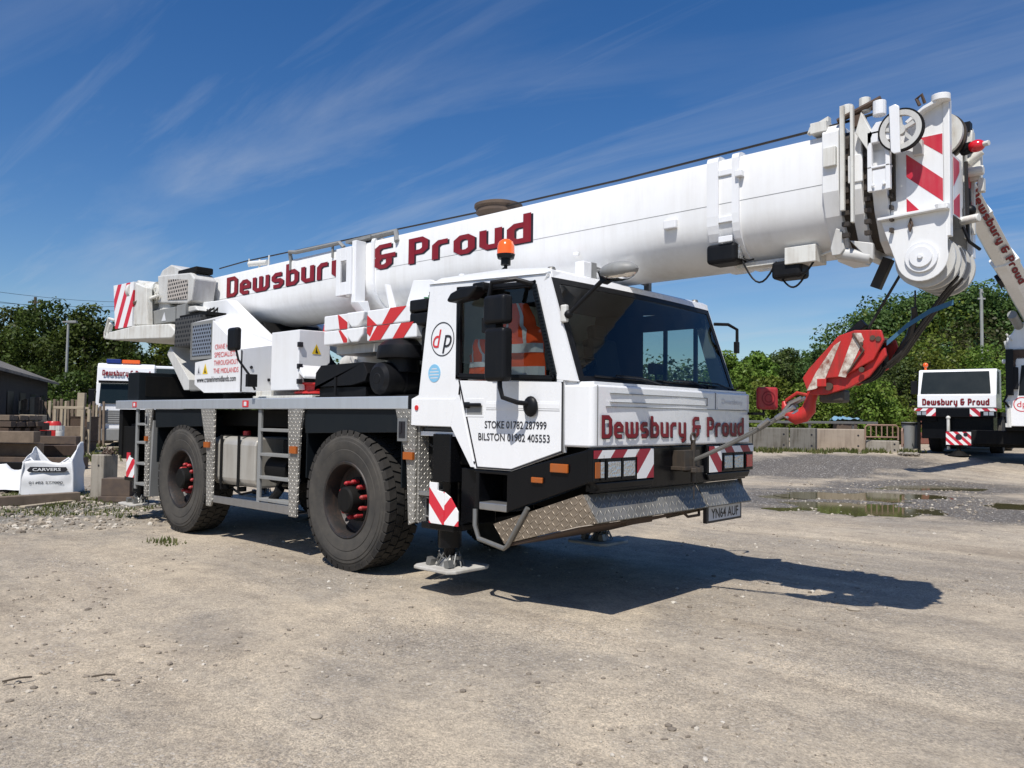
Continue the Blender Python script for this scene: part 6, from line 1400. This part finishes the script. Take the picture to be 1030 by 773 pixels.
# ------------------------------------------------------------------ right side: block wall
gl = H(*at(800,28)[:2], False)
def blockwall(px0,px1,d,zt,mat_,label,zb=0,depth=.6,d1=None):
    A=at(px0,d); B=at(px1,d1 or d); v=B-A; L=v.length; root=empty('concrete_block',A,math.atan2(v.y,v.x)); tag(root,label,'concrete block','concrete blocks forming the low wall')
    mb=MB(); mb.box(.01,L-.01,0,depth,-.1,zt); o=mb.build('block_body',M[mat_],root,.03)
    for (fx,fz) in ((.85,.72),(.85,.25)):
        mb=MB(); mb.cyl((L*fx,-.001,zt*fz),(L*fx,-.006,zt*fz),.035,8); mb.build('lifting_eye',M['ink'],root)
    return root
M['conc2']=paint('dark_stained_concrete',(.16,.15,.13),.9,1.2,(.08,.07,.055),scale=.8)
M['conc3']=paint('warm_concrete',(.33,.27,.21),.9,.7,(.17,.13,.10),scale=.8)
h1=.82
blockwall(690,757,30,h1,'conc2','stained concrete block mostly hidden behind the cab',d1=29)
blockwall(757,794,29,h1,'conc2','dark stained concrete block beside the red sign box',d1=28.6)
blockwall(794,820.5,28.4,h1,'conc2','short dark concrete block with a rough face, second in the visible wall',d1=28)
blockwall(821,871,29.0,.80,'conc3','warm brown concrete block in the middle of the low wall',d1=28.4)
blockwall(871,905,28.0,.42,'conc','low pale concrete block under the barrier hurdle',d1=27.6)
root=local('guard_rail',815,33,None,0,'grey rail running above the top of the low block wall','rail'); mb=MB(); mb.box(-4,2.8,-.03,.03,.98,1.08); mb.build('rail_bar',M['steel'],root,.01)
for x in (-3.6,-1.8,0,1.8):
    mb=MB(); mb.box(x-.04,x+.04,.03,.1,0,1.05); mb.build('rail_post',M['steel'],root)
# barrier hurdle on the block
def hurdle(px,d,w,h,z0,rz,mat_,label,nb=5):
    root=local('barrier_hurdle',px,d,None,rz,label,'barrier','barrier hurdles by the block wall'); root.location.z+=z0; mb=MB()
    c=.08; mb.tube([(-w/2,0,0),(-w/2,0,h-c),(-w/2+c,0,h),(w/2-c,0,h),(w/2,0,h-c),(w/2,0,0)],.03,6); mb.tube([(-w/2,0,.1),(w/2,0,.1)],.025,6); mb.build('outer_frame',M[mat_],root,0,sm=40)
    for i in range(nb):
        x=-w/2+w*(i+1)/(nb+1); mb=MB(); mb.box(x-.018,x+.018,-.012,.012,.1,h-.02); mb.build('upright',M[mat_],root)
M['hurdle']=paint('faded_red_barrier_plastic',(.27,.165,.12),.7,.6,(.25,.20,.15))
hurdle(887,27.9,1.15,.52,.44,0,'hurdle','faded barrier hurdle resting on the low pale concrete block')
hurdle(908,27.2,.5,.62,.25,R_(60),'hurdle','faded red barrier hurdle leaning at the end of the block wall',3)
# dark bin, container, white debris, blue tarp
for (px,lab) in ((914,'dark grey round bin at the end of the block wall'),(920,'second dark grey bin partly behind the first, near the crane')):
    root=local('round_bin',px,28.6 if px<918 else 29.4,None,0,lab,'bin','dark bins by the block wall'); mb=MB(); mb.lathe([(0,0),(.18,0),(.22,.9),(.24,.92),(.24,.98),(0,.98)],(0,0,0),(0,0,1),18); mb.build('bin_body',M['greymetal'],root,0,sm=30); root.location.z+=.1
    mb=MB(); mb.lathe([(.245,.9),(.245,.95)],(0,0,0),(0,0,1),18); mb.build('bin_rim',M['dark'],root)
root=local('skip_container',914,40,None,0,'rust-brown skip with a dark top edge behind the barrier hurdles','skip'); z0=zat(914,422,40)-root.location.z; z1=zat(914,409,40)-root.location.z
mb=MB(); mb.prism([(-1.2,0),(1.2,0),(1.35,z1),(-.9,z1)],'y',0,2.4); mb.build('skip_body',M['brickred'],root,.03); mb=MB(); mb.box(-1.3,1.5,-.05,2.45,z1,z1+.12); mb.build('skip_rim',M['dark'],root,.02)
root=local('tarpaulin',851,34.2,None,0,'crumpled blue tarpaulin on top of the bank behind the block wall','tarpaulin'); z0=zat(851,422.5,34.2)-root.location.z
mb=MB(); P=[]
for j in range(7):
    for i in range(15):
        x=-.65+1.3*i/14; y=-.3+.6*j/6; P.append(Vector((x,y,.12*max(0,1-(x/.66)**2)*max(0,1-(y/.32)**2)+.16*noise.noise(Vector((x*6,y*6,1))))))
mb.add(P,[(j*15+i,j*15+i+1,(j+1)*15+i+1,(j+1)*15+i) for j in range(6) for i in range(14)]); mb.build('tarp_sheet',M['blue'],root,0,sm=50).location.z=z0
mb=MB(); mb.box(-.45,.45,-.15,.3,0,z0-.02); mb.build('tarp_load',M['wooddark'],root,.05)
for (px,d,lab) in ((913,26.6,'small pale heap of rubble at the end of the block wall'),(945,34,'white rubble heap seen beneath the second crane'),(965,33,'flat white debris under the second crane')):
    root=local('rubble_heap',px,d,None,0,lab,'rubble'); mb=MB(); rr=random.Random(px)
    for i in range(40): mb.sphere(((rr.random()-.5)*.6,(rr.random()-.5)*.4,.03+.08*rr.random()),.03+.04*rr.random(),6,4,(1.2,1,.7))
    mb.v=[tuple(Vector(v)+Vector((noise.noise(Vector(v)*19),noise.noise(Vector(v)*19+Vector((5,5,5))),0))*.03) for v in mb.v]; mb.build('rubble_pile',M['conc'],root)
# pole on the hill
root=local('mast',989,75,None,0,'pale utility mast standing among the trees of the wooded hill','mast'); z1=zat(989,291,75)-root.location.z
mb=MB(); mb.cyl((0,0,0),(0,0,z1),.16,8,.14); mb.build('mast_pole',M['barkpale'],root); mb=MB(); mb.box(-.35,.35,-.08,.08,z1-1.0,z1-.85); mb.box(-.06,.06,-.3,.3,z1-.4,z1-.3); mb.build('mast_arm',M['barkpale'],root)

# ------------------------------------------------------------------ second crane, facing us
d2=27.0; c2=local('mobile_crane',962,d2,None,R_(-36),'second white mobile crane facing the yard beyond the puddles','crane','white mobile cranes in the yard')
W=1.18; X=MB
def cp(mb,name,mt,p=None,bevel=0,**k): return mb.build(name,M[mt] if isinstance(mt,str) else mt,p or c2,bevel,**k)
gz=c2.location.z
def zz(py): return zat(962,py,d2)-gz
zt,zs0,zs1,zp,zb=zz(371),zz(373.5),zz(396),zz(397),zz(410.5)
mb=MB(); mb.prism([(-.02,zb),(.0,zp),(.12,zp+.02),(.38,zt-.06),(.46,zt),(1.9,zt+.02),(1.95,zb)],'x',-W,W); cp(mb,'cab_body','white_cab',bevel=.03)
mb=MB(); mb.add([(-W+.09,.105,zs0*0+zs1),(W-.16,.105,zs1),(W-.22,.36,zs0),(-W+.14,.36,zs0)],[(0,1,2,3)]); mb.v=[(x,y-.02,z) for x,y,z in mb.v]; cp(mb,'windscreen',paint('dark_reflecting_glass',(.010,.016,.02),.35,.1,(.04,.05,.05),spec=.12))
for s in (-1,1):
    mb=MB(); mb.add([(s*(W+.003),.25,zs1),(s*(W+.003),1.2,zs1),(s*(W+.003),1.2,zs0),(s*(W+.003),.48,zs0)],[(0,1,2,3)]); cp(mb,'side_window','slate')
mb=MB(); mb.box(-W-.25,-W-.05,.3,.5,zs1,zs0-.3); mb.tube([(-W,.3,zs0),(-W-.15,.35,zs0)],.02,6); cp(mb,'mirror','blackplastic',bevel=.03)
sign_text('company_lettering','Dewsbury & Proud',(-1.02,-.025,zp-.36),(1,0,0),(0,0,1),.22,2.0,c2,nrm=(0,-1,0),t=.23)
mb=MB(); mb.box(-W,W,-.06,.3,zb-.32,zb-.01); mb.box(-W+.1,W-.1,.2,1.5,.55,zb-.3); cp(mb,'bumper','black',bevel=.02)
sA=stripes('far_bumper_stripes_a',(1,0,-1),.34,.1,a=(.45,.02,.04)); sB=stripes('far_bumper_stripes_b',(1,0,1),.34,.1,a=(.45,.02,.04))
for (x0,x1,st) in ((-1.26,-.6,sA),(.42,1.2,sB)):
    mb=MB(); mb.box(x0,x1,-.065,-.061,zb-.11,zb-.02); mb.box(x1-.3 if x0<0 else x0,x1 if x0<0 else x0+.3,-.066,-.061,zb-.28,zb-.11); mb.build('striped_panel',st,c2)
    for q in (.08,.24):
        mb=MB(); a=(x0+q if x0<0 else x1-q-.14); mb.box(a,a+.13,-.068,-.06,zb-.25,zb-.13); cp(mb,'headlight','lampglass')
mb=MB(); mb.sphere((-.22,-.1,zb-.34),.07,10,6); mb.cyl((-.22,-.1,.2),(-.22,-.1,zb-.34),.05,8); cp(mb,'support_leg','white_old')
mb=MB(); mb.sphere((-1.0,.6,zt+.18),.09,10,8); mb.cyl((-1.0,.6,zt),(-1.0,.6,zt+.12),.04,8); cp(mb,'beacon','orange',sm=True)
mb=MB(); mb.box(-1.0,1.0,1.9,11,.8,1.25); mb.box(-W,W,2.0,11,1.35,1.50); cp(mb,'chassis','dark')
for yy in (2.8,6.6):
    for s in (-1,1):
        mb=MB(); mb.lathe([(0,-.2),(.3,-.2),(.38,-.14),(.66,-.2),(.71,-.1),(.71,.1),(.66,.2),(0,.2)],(s*(W-.22),yy,.71),(1,0,0),28); cp(mb,'wheel','rubber',sm=30)
# low front outrigger: chevron box and black beam reaching right
mb=MB(); mb.box(-.25,3.2,-.35,-.1,zz(449),zz(434)); cp(mb,'outrigger_beam','black',bevel=.02)
s3=stripes('far_outrigger_stripes',(1,0,1),.26,.1,a=(.55,.02,.04)); mb=MB(); mb.box(-.26,.50,-.36,-.352,zz(447.5),zz(434.5)); mb.build('striped_plate',s3,c2)
for (a,r_) in ((.12,.10),(.32,.065)):
    mb=MB(); mb.cyl((a,-.361,zz(439.5 if a<.2 else 437)),(a,-.37,zz(439.5 if a<.2 else 437)),r_,18); cp(mb,'plate_hole','ink')
mb=MB(); mb.cyl((.1,-.22,.12),(.1,-.22,zz(449)),.07,12); mb.cyl((.1,-.22,0.0),(.1,-.22,.16),.34,14,.12); cp(mb,'outrigger_foot','dark')
mb=MB(); mb.cyl((-1.15,.1,.06),(-1.15,.1,zb-.3),.05,10); mb.cyl((-1.15,.1,0),(-1.15,.1,.07),.25,14); mb.box(-1.2,-.6,.05,.15,zb-.45,zb-.3); cp(mb,'outrigger_foot','dark')
mb=MB(); mb.box(1.0,1.22,-.37,-.36,zz(442.3),zz(437.8)); cp(mb,'paper_label','plate')
mb=MB(); mb.box(-1.22,-.6,.3,.32,zz(424),zz(418)); mb.build('striped_plate',s3,c2)

# third crane at the right edge: cab side, turret and raised boom
d3=24.5; c3=local('mobile_crane',1021,d3,None,R_(-33),'white crane with raised boom, cut off by the right edge of the photo','crane','white mobile cranes in the yard')
g3=c3.location.z
def z3(py): return zat(1021,py,d3)-g3
def x3(px): return (px-1021)/CF*d3*.84
def c3p(mb,name,mt,bevel=0,**k): return mb.build(name,M[mt] if isinstance(mt,str) else mt,c3,bevel,**k)
mb=MB(); mb.prism([(x3(1013),z3(429)),(x3(1012),z3(402)),(x3(1019),z3(384)),(x3(1024),z3(360)),(x3(1090),z3(358)),(x3(1090),z3(429))],'y',0,2.3); c3p(mb,'cab_body','white_cab',bevel=.02)
mb=MB(); mb.prism([(x3(1025.5),z3(398)),(x3(1029),z3(368)),(x3(1060),z3(366)),(x3(1060),z3(398))],'y',-.012,-.004); c3p(mb,'side_window','slate')
mb=MB(); mb.box(x3(1013),x3(1021),-.25,-.05,z3(398),z3(352)); mb.box(x3(1020),x3(1026),-.22,-.02,z3(392),z3(370)); mb.tube([(x3(1014),-.1,z3(398)),(x3(1011),-.15,z3(404)),(x3(1016),-.1,z3(410))],.04,6); c3p(mb,'mirror','blackplastic',bevel=.05,seg=3)
for r0 in (1,):
    mb=MB(); cc=Vector((x3(1029),-.006,z3(407))); 
    for i in range(30):
        a=2*math.pi*i/30; b=2*math.pi*(i+1)/30; mb.quad(*[cc+Vector((math.cos(t)*r,0,math.sin(t)*r)) for (t,r) in ((a,.20),(a,.225),(b,.225),(b,.20))])
    c3p(mb,'round_emblem','redink')
text_mesh('emblem_letter','dp',(x3(1029)-.13,0,z3(407)-.08),(1,0,0),(0,0,1),.18,c3,'redink',width=.26,off=.008)
mb=MB(); mb.tube([(x3(1015),-.05,z3(404)),(x3(1015.5),-.05,z3(429))],.06,8); mb.box(x3(1012),x3(1018),-.1,-.0,z3(430),z3(426)); c3p(mb,'grab_rail','white_old')
mb=MB(); mb.prism([(x3(1016),z3(352)),(x3(1014),z3(340)),(x3(1020),z3(335)),(x3(1026),z3(325)),(x3(1090),z3(320)),(x3(1090),z3(352))],'y',.1,1.9); mb.box(x3(1009),x3(1016),.2,.5,z3(365),z3(361)); c3p(mb,'turret','white',bevel=.04,seg=3)
mb=MB(); mb.box(x3(1014),x3(1080),.0,1.8,z3(362),z3(352)); mb.sphere((x3(1018),-.05,z3(368)),.15,10,6); c3p(mb,'turret_mechanism','rust',bevel=.02)
mb=MB(); mb.tube([(x3(1014),-.05,z3(336)),(x3(1020),0,z3(343))],.03,6); mb.tube([(x3(1013),0,z3(343)),(x3(1016),0,z3(356))],.05,6); c3p(mb,'turret_bracket','white_old')
mb=MB(); mb.box(x3(975),x3(1100),.4,2.0,z3(448),z3(434)); mb.box(x3(1012),x3(1100),.2,2.2,z3(434),z3(429)); c3p(mb,'chassis','dark',bevel=.02)
for px in (1060,1100):
    mb=MB(); mb.cyl((x3(px),.1,.7),(x3(px),.5,.7),.7,28); c3p(mb,'wheel','rubber',bevel=.04)
# raised boom: runs up to the left and a little towards the camera
A=CAM+(FV+RV*((1036-CX)/CF)-UV*((310-CY)/CF))*24.0; B=CAM+(FV+RV*((968-CX)/CF)-UV*((186-CY)/CF))*20.0
imat=Matrix.Rotation(-(YAW+R_(-33)),4,'Z')@Matrix.Translation(-c3.location)
a=imat@A; b=imat@B; bd=(b-a); L=bd.length; bd.normalize(); side=Vector((0,1,0)); side=(side-bd*side.dot(bd)).normalized(); up=side.cross(bd); 
if up.z<0: up=-up
def bmx(mb,t0,t1,w,h):
    prof=[(-w,h),(w,h),(w,-.15*h),(w*.55,-h),(-w*.55,-h),(-w,-.15*h)]; vs=[]
    for t in (t0,t1): vs+=[a+bd*t+side*p+up*q for p,q in prof]
    mb.add(vs,[(0,1,2,3,4,5),(11,10,9,8,7,6)]+[(i,6+i,6+(i+1)%6,(i+1)%6) for i in range(6)])
mb=MB(); bmx(mb,-1.0,L*.43,.25,.30); bo3=c3p(mb,'boom','white',bevel=.02)
mb=MB(); bmx(mb,L*.43,L*.8,.22,.265); mb.build('boom_section',M['white'],bo3,.02)
mb=MB(); bmx(mb,L*.8,L+.9,.20,.245); mb.build('boom_section',M['white'],bo3,.02)
mb=MB(); bmx(mb,L*.43-.05,L*.43+.12,.27,.32); bmx(mb,L*.8-.03,L*.8+.06,.235,.28); mb.build('boom_collar',M['white'],bo3,.01)
ex_=-bd; nrm_=-side if side.y>0 else side
ez_=up
sign_text('boom_lettering','Dewsbury & Proud',a+bd*(L-.1)+nrm_*.270+up*.02,ex_,ez_,.20,4.6,bo3,nrm=nrm_,t=.24)
e0=a+bd*(L+.9)
for sg in (-1,1):
    mb=MB(); mb.obox(e0+bd*.18-up*.12+side*.20*sg,bd,side,up,.26,.02,.34); mb.build('head_plate',M['boom_white'],bo3,.02)
for k in range(4):
    mb=MB(); c_=e0+bd*.22-up*.38+side*(-.135+.09*k); mb.cyl(c_-side*.025,c_+side*.025,.19,24); mb.build('head_sheave',M['grey_white'],bo3,.01)
mb=MB(); c_=e0+bd*.2+up*.22; mb.cyl(c_-side*.1,c_+side*.1,.17,24); mb.build('head_sheave',M['grey_white'],bo3,.01)
mb=MB(); mb.cyl(a+bd*.3-up*.5+side*-.1,Vector((x3(1032),.9,z3(335))),.13,14); mb.build('luffing_ram',M['greymetal'],bo3,0,sm=30)
mb=MB(); mb.obox(a+bd*2.0-up*.33,bd,side,up,.20,.12,.07); mb.obox(a+bd*1.0+up*.36,bd,side,up,.25,.09,.06); mb.obox(a+bd*(L-.3)+up*.30+side*-.12,bd,side,up,.12,.08,.08); mb.build('boom_fitting',M['blackplastic'],bo3,.02)

# ------------------------------------------------------------------ trees
def leaf_cloud(clumps, n, size, seedv, flat=.75, shell=.55):
    r=np.random.default_rng(seedv); C=np.array([c[:3] for c in clumps]); Rr=np.array([c[3] for c in clumps]); w=Rr**2; w/=w.sum()
    k=r.choice(len(clumps),n,p=w); d=r.normal(size=(n,3)); d/=np.linalg.norm(d,axis=1)[:,None]; rad=(shell+(1-shell)*r.random(n)**.6)*(1+.18*(r.random(n)-.3))
    P=C[k]+d*(Rr[k]*rad)[:,None]*np.array([1,1,flat])
    nrm=d+r.normal(size=(n,3))*.55+np.array([0,0,.35]); nrm/=np.linalg.norm(nrm,axis=1)[:,None]
    t=np.cross(nrm,r.normal(size=(n,3))); t/=np.linalg.norm(t,axis=1)[:,None]; b=np.cross(nrm,t); s=size*(.55+.9*r.random(n))[:,None]
    V=np.stack([P-t*s*.5,P+b*s*.32,P+t*s*.5,P-b*s*.32],1).reshape(-1,3); return V
def leaf_object(name,V,mat_,parent=None):
    n=len(V)//4; me=bpy.data.meshes.new(name); me.vertices.add(len(V)); me.vertices.foreach_set('co',V.astype(np.float32).ravel()); me.loops.add(len(V)); me.loops.foreach_set('vertex_index',np.arange(len(V),dtype=np.int32)); me.polygons.add(n); me.polygons.foreach_set('loop_start',np.arange(0,len(V),4,dtype=np.int32)); me.update(calc_edges=True); me.materials.append(M[mat_]); o=bpy.data.objects.new(name,me); col.objects.link(o)
    if parent: o.parent=parent
    return o
def crown(h,w,base,seedv,nc=34):
    r=random.Random(seedv); cl=[]
    for i in range(nc):
        v=r.random()**.8; z=base+(h-base)*(.06+.90*v); env=w/2*(math.sin(math.pi*min(1,(v*.80+.20)))**.6)*.88; a=r.random()*6.28; q=(r.random()**.45)*env
        s_=(.11+.09*r.random())*w*(1-.25*v); cl.append((q*math.cos(a),q*math.sin(a),min(z,h-s_*.7),s_))
    for i in range(6): cl.append(((r.random()-.5)*w*.3,(r.random()-.5)*w*.3,base+(h-base)*(.3+.4*r.random()),w*.2))
    return cl
def tree(px,d,pytop,w,mat_,seedv,label,name='tree',cat='tree',n=9000,base=.12,leaf=.26,group=None,root=None):
    P=at(px,d); h=zat(px,pytop,d)-P.z; e=empty(name,P,random.Random(seedv).random()*6); tag(e,label,cat,group)
    cl=crown(h,w,h*base,seedv); leaf_object('crown',leaf_cloud(cl,n,leaf,seedv),mat_,e)
    mb=MB(); r=random.Random(seedv); mb.tube([(0,0,-.1),(.05,.02,h*.25),(-.05,.1,h*.55),(.1,0,h*.85)],[.035*h**.9,.028*h**.9,.018*h**.9,.03],8)
    for i in range(9):
        c=cl[i]; z0=h*(.2+.4*r.random()); mb.tube([(0,0,z0),(c[0]*.5,c[1]*.5,(z0+c[2])/2+.1),(c[0],c[1],c[2])],[.08,.05,.02],5)
    mb.build('trunk',M['bark'],e,0,sm=60); return e
G='trees behind the left of the yard'
tree(-38,62,296,9,'leafdark',21,'dark leafy tree cut by the left edge of the photo',group=G)
tree(12,60,308,7.5,'leafdark',22,'broad dark tree rising over the slate shed roof',group=G)
tree(45,58,299,7.5,'leafdark',23,'tall dark tree just left of the lamp post',group=G)
tree(88,56,302,7.5,'leafdark',24,'tall dark tree right of the lamp post, above the lorry',group=G)
tree(125,60,316,7,'leafdark',25,'tree directly above the lorry roof, behind the counterweight',group=G)
tree(160,62,335,7,'leafmid',26,'lower tree under the crane counterweight, right of the lorry',group=G)
tree(197,66,346,7,'leafdark',27,'small rounded tree seen in the gap below the crane winch',group=G)
tree(70,48,372,5,'leafdark',28,'dark bush at the foot of the lamp post',name='bush',cat='bush',n=5000,base=.0,leaf=.2)
tree(28,50,368,5,'leafdark',33,'dark bush behind the shed corner, left of the lamp post',name='bush',cat='bush',n=5000,base=.0,leaf=.2)
tree(108,50,362,5.5,'leafdark',34,'dark bush directly behind the lorry cab',name='bush',cat='bush',n=5000,base=.0,leaf=.2)
tree(88,44,407,1.8,'leafmid',29,'small bright green bush left of the lorry',name='bush',cat='bush',n=1600,base=.0,leaf=.12)
tree(135,52,385,6,'leafdark',30,'dark bush behind the lorry and its trailer',name='bush',cat='bush',n=4000,base=.0,leaf=.2)
G='trees between the cab and the wooded hill'
tree(735,50,352,4.6,'leafmid',41,'green tree half hidden behind the right corner of the cab',group=G,n=7000,leaf=.2)
tree(760,52,354,4.4,'leafmid',42,'green tree directly above the red sign box',group=G,n=7000,leaf=.2)
tree(790,56,350,4.8,'leafwood',43,'rounded tree between the red sign box and the hook block',group=G,n=7000,leaf=.2)
tree(822,54,345,4.6,'leafwood',44,'darker tree rising behind the hook block',group=G,n=7000,leaf=.2)
tree(854,60,348,5.4,'leafwood',45,'tree behind the upper end of the hook block',group=G,n=7000,leaf=.22)
for i,(px,d,py,w,mt,lab) in enumerate(((745,40,392,3.4,'leafmid','low bright bush right of the cab corner, above the block wall'),(775,42,378,4.0,'leafmid','bright bush behind the steel hook'),(810,41,385,3.6,'leafmid','mid-green bush below the hook block, above the dark blocks'),(842,43,388,3.4,'leafmid','light green bush beside the blue tarpaulin'),(872,38,376,3.4,'leafmid','pale-leaved bush to the right of the blue tarpaulin'),(893,40,390,3.2,'leafmid','bush above the barrier hurdle'),(905,46,362,4.4,'leafwood','dark bush left of the second crane cab'),(935,46,350,4.6,'leafmid','green bush rising behind the second crane roof'),(965,48,352,4.6,'leafmid','bush behind the middle of the second crane roof'),(993,46,345,4.6,'leafmid','bush between the second crane roof and the raised boom'),(1025,50,350,5,'leafmid','bush at the right edge behind the raised boom'))):
    tree(px,d,py,w,mt,60+i,lab,name='bush',cat='bush',n=5200,base=.0,leaf=.17,group='bushes behind the block wall')
# wooded hill: reads as one mass
P=at(955,120,0); hb=MB(); vs=[]; na,nr=40,14
for j in range(nr+1):
    for i in range(na):
        t=2*math.pi*i/na; q=j/nr; p=P+RH*(62*q*math.cos(t))+FH*(42*q*math.sin(t)); vs.append((p.x,p.y,-.5+8.5*(math.cos(math.pi*q)+1)/2+.5*noise.noise(Vector((p.x*.1,p.y*.1,0)))))
hb.add(vs,[(j*na+i,j*na+(i+1)%na,(j+1)*na+(i+1)%na,(j+1)*na+i) for j in range(nr) for i in range(na)]); m_,nt,bs=newmat('hill_turf'); nt.links.new(ramp(nt,noise_n(nt,objco(nt),.3,5,.6),[(.3,(.03,.045,.015)),(.7,(.07,.08,.03))]),bs.inputs['Base Color']); bs.inputs['Roughness'].default_value=1
o=hb.build('hill',m_); tag(o,kind='structure')
rr=random.Random(9)
def skyline(px):
    pts=[(600,352),(740,360),(790,356),(840,350),(862,322),(885,304),(910,292),(940,284),(970,284),(1000,286),(1040,292),(1100,300),(1200,320)]
    for (a,b) in zip(pts,pts[1:]):
        if a[0]<=px<=b[0]: return a[1]+(b[1]-a[1])*(px-a[0])/(b[0]-a[0])
    return 330
V=[];Vb=[];Vc=[]
for i in range(230):
    px=735+440*rr.random(); f=rr.random(); d=72+38*f; top=skyline(px); 
    py=top+ (1-f**.6)*(395-top)*.85 if i>60 else top+2+5*rr.random()
    if i<=60: px=740+400*i/60; py=skyline(px)+3+4*rr.random(); d=95
    z=zat(px,py,d); B_=at(px,d,z); s_=3.0+1.8*rr.random()
    cl=[(B_.x+(rr.random()-.5)*s_*1.6,B_.y+(rr.random()-.5)*s_*1.6,z-s_*.75+(rr.random()-.5)*s_*1.1,s_*(.32+.25*rr.random())) for k in range(10)]
    v=leaf_cloud(cl,900 if i<=60 else 700,.42,100+i)
    (Vb if (960<px<1015 and py>315 and i>60) else (Vc if i%3==0 and i>60 else V)).append(v)
o=leaf_object('woodland',np.concatenate(V),'leafwood'); tag(o,'dense wood covering the hill behind the right-hand cranes','wood',kind='stuff')
o=leaf_object('woodland',np.concatenate(Vc),'leafmid'); tag(o,'lighter green trees mixed through the wood on the right-hand hill','wood',kind='stuff')
if Vb: o=leaf_object('scrub',np.concatenate(Vb),'leafbrown'); tag(o,'brownish scrub on the slope below the wooded hilltop','scrub',kind='stuff')
# far tree line all round the rest of the horizon
V=[]
for i in range(110):
    px=150+640*i/110+4*rr.random(); d=85+10*rr.random(); z=zat(px,362+14*rr.random(),d); B_=at(px,d,z)
    cl=[(B_.x+(rr.random()-.5)*5,B_.y+(rr.random()-.5)*5,rr.random()*z*.9+.3,1.6+.9*rr.random()) for k in range(9)]
    V.append(leaf_cloud(cl,420,.5,400+i))
for i in range(150):
    a=2*math.pi*i/150; p=Vector((10+115*math.cos(a),-6+115*math.sin(a),0)); dd,ll=dl(p.x,p.y)
    if dd>0 and abs(ll)<dd*.75: continue
    cl=[(p.x+(rr.random()-.5)*7,p.y+(rr.random()-.5)*7,rr.random()*8,2+rr.random()) for k in range(9)]; V.append(leaf_cloud(cl,260,.7,700+i))
o=leaf_object('treeline',np.concatenate(V),'leafwood'); tag(o,'low far tree line along the horizon behind the crane','trees',kind='stuff')

# ================================================================== flatten anything nested too deeply
def depth(o):
    k=0
    while o.parent: o=o.parent; k+=1
    return k
bpy.context.view_layer.update()
for _ in range(3):
    for o in list(col.objects):
        if depth(o) > 2:
            mi=o.parent.matrix_parent_inverse.copy(); mb_=o.parent.matrix_basis.copy(); gp=o.parent.parent
            if mb_ != Matrix.Identity(4): o.matrix_basis = mb_ @ o.matrix_basis
            o.parent = gp

# ================================================================== sky, sun, camera
S=Vector((.205,-.495,.845)).normalized(); el=math.asin(S.z); az=math.atan2(S.x,S.y)
w=bpy.data.worlds.new('World'); scene.world=w; w.use_nodes=True; nt=w.node_tree; bg=nt.nodes['Background']
sky=nt.nodes.new('ShaderNodeTexSky'); sky.sky_type='NISHITA'; sky.sun_disc=False; sky.sun_elevation=el; sky.sun_rotation=az; sky.altitude=100; sky.air_density=1.0; sky.dust_density=.6; sky.ozone_density=2.6
tc=nt.nodes.new('ShaderNodeTexCoord'); sx=nt.nodes.new('ShaderNodeSeparateXYZ'); nt.links.new(tc.outputs['Generated'],sx.inputs[0])
zc=mth(nt,'MAXIMUM',sx.outputs[2],.03); u=mth(nt,'DIVIDE',sx.outputs[0],mth(nt,'ADD',zc,.12)); v=mth(nt,'DIVIDE',sx.outputs[1],mth(nt,'ADD',zc,.12))
cb=nt.nodes.new('ShaderNodeCombineXYZ'); nt.links.new(u,cb.inputs[0]); nt.links.new(v,cb.inputs[1])
n1=noise_n(nt,mapping(nt,cb.outputs[0],(.55,2.1,1),(0,0,R_(-80)),(3.1,1.7,0)),.9,8,.62,.6)
n2=noise_n(nt,mapping(nt,cb.outputs[0],(1,1,1),(0,0,0),(5.3,8.1,0)),.45,4,.55,.2)
n3=noise_n(nt,mapping(nt,cb.outputs[0],(.35,3.4,1),(0,0,R_(-66)),(1.1,4.7,0)),1.5,6,.6,.4)
cl=mth(nt,'MULTIPLY',ramp(nt,n1,[(.45,(0,0,0)),(.80,(1,1,1))]),ramp(nt,n2,[(.40,(0,0,0)),(.68,(1,1,1))]))
cl=mth(nt,'ADD',cl,mth(nt,'MULTIPLY',ramp(nt,n3,[(.55,(0,0,0)),(.82,(1,1,1))]),.45))
hz=mth(nt,'SUBTRACT',1,mth(nt,'MULTIPLY',sx.outputs[2],2.2),clamp=True)
cl=mth(nt,'MULTIPLY',cl,mth(nt,'MULTIPLY_ADD',hz,.55,.34),clamp=True)
hs=nt.nodes.new('ShaderNodeHueSaturation'); hs.inputs['Saturation'].default_value=1.34; hs.inputs['Value'].default_value=1.5; hs.inputs['Hue'].default_value=.508; nt.links.new(sky.outputs[0],hs.inputs['Color'])
cm=mixc(nt,cl,hs.outputs[0],(8.2,8.8,9.6))
nt.links.new(cm,bg.inputs['Color']); bg.inputs['Strength'].default_value=.068
sd=bpy.data.lights.new('sun','SUN'); sd.energy=5.0; sd.angle=R_(.53); sd.color=(1,.955,.89); so_=bpy.data.objects.new('sun',sd); col.objects.link(so_); so_.rotation_euler=(-S).to_track_quat('-Z','Y').to_euler(); so_.location=(0,0,30)
cd=bpy.data.cameras.new('camera'); cd.sensor_width=36; cd.lens=36*CF/1030; cd.clip_start=.05; cd.clip_end=3000; co=bpy.data.objects.new('camera',cd); col.objects.link(co)
mt=Matrix((( RV.x,UV.x,-FV.x,CAM.x),(RV.y,UV.y,-FV.y,CAM.y),(RV.z,UV.z,-FV.z,CAM.z),(0,0,0,1))); co.matrix_world=mt; scene.camera=co
scene.render.resolution_x=1024; scene.render.resolution_y=768
scene.view_settings.view_transform='Standard'; scene.view_settings.look='None'; scene.view_settings.exposure=.06; scene.view_settings.gamma=1
scene.cycles.max_bounces=8; scene.cycles.transparent_max_bounces=12; scene.cycles.use_denoising=True
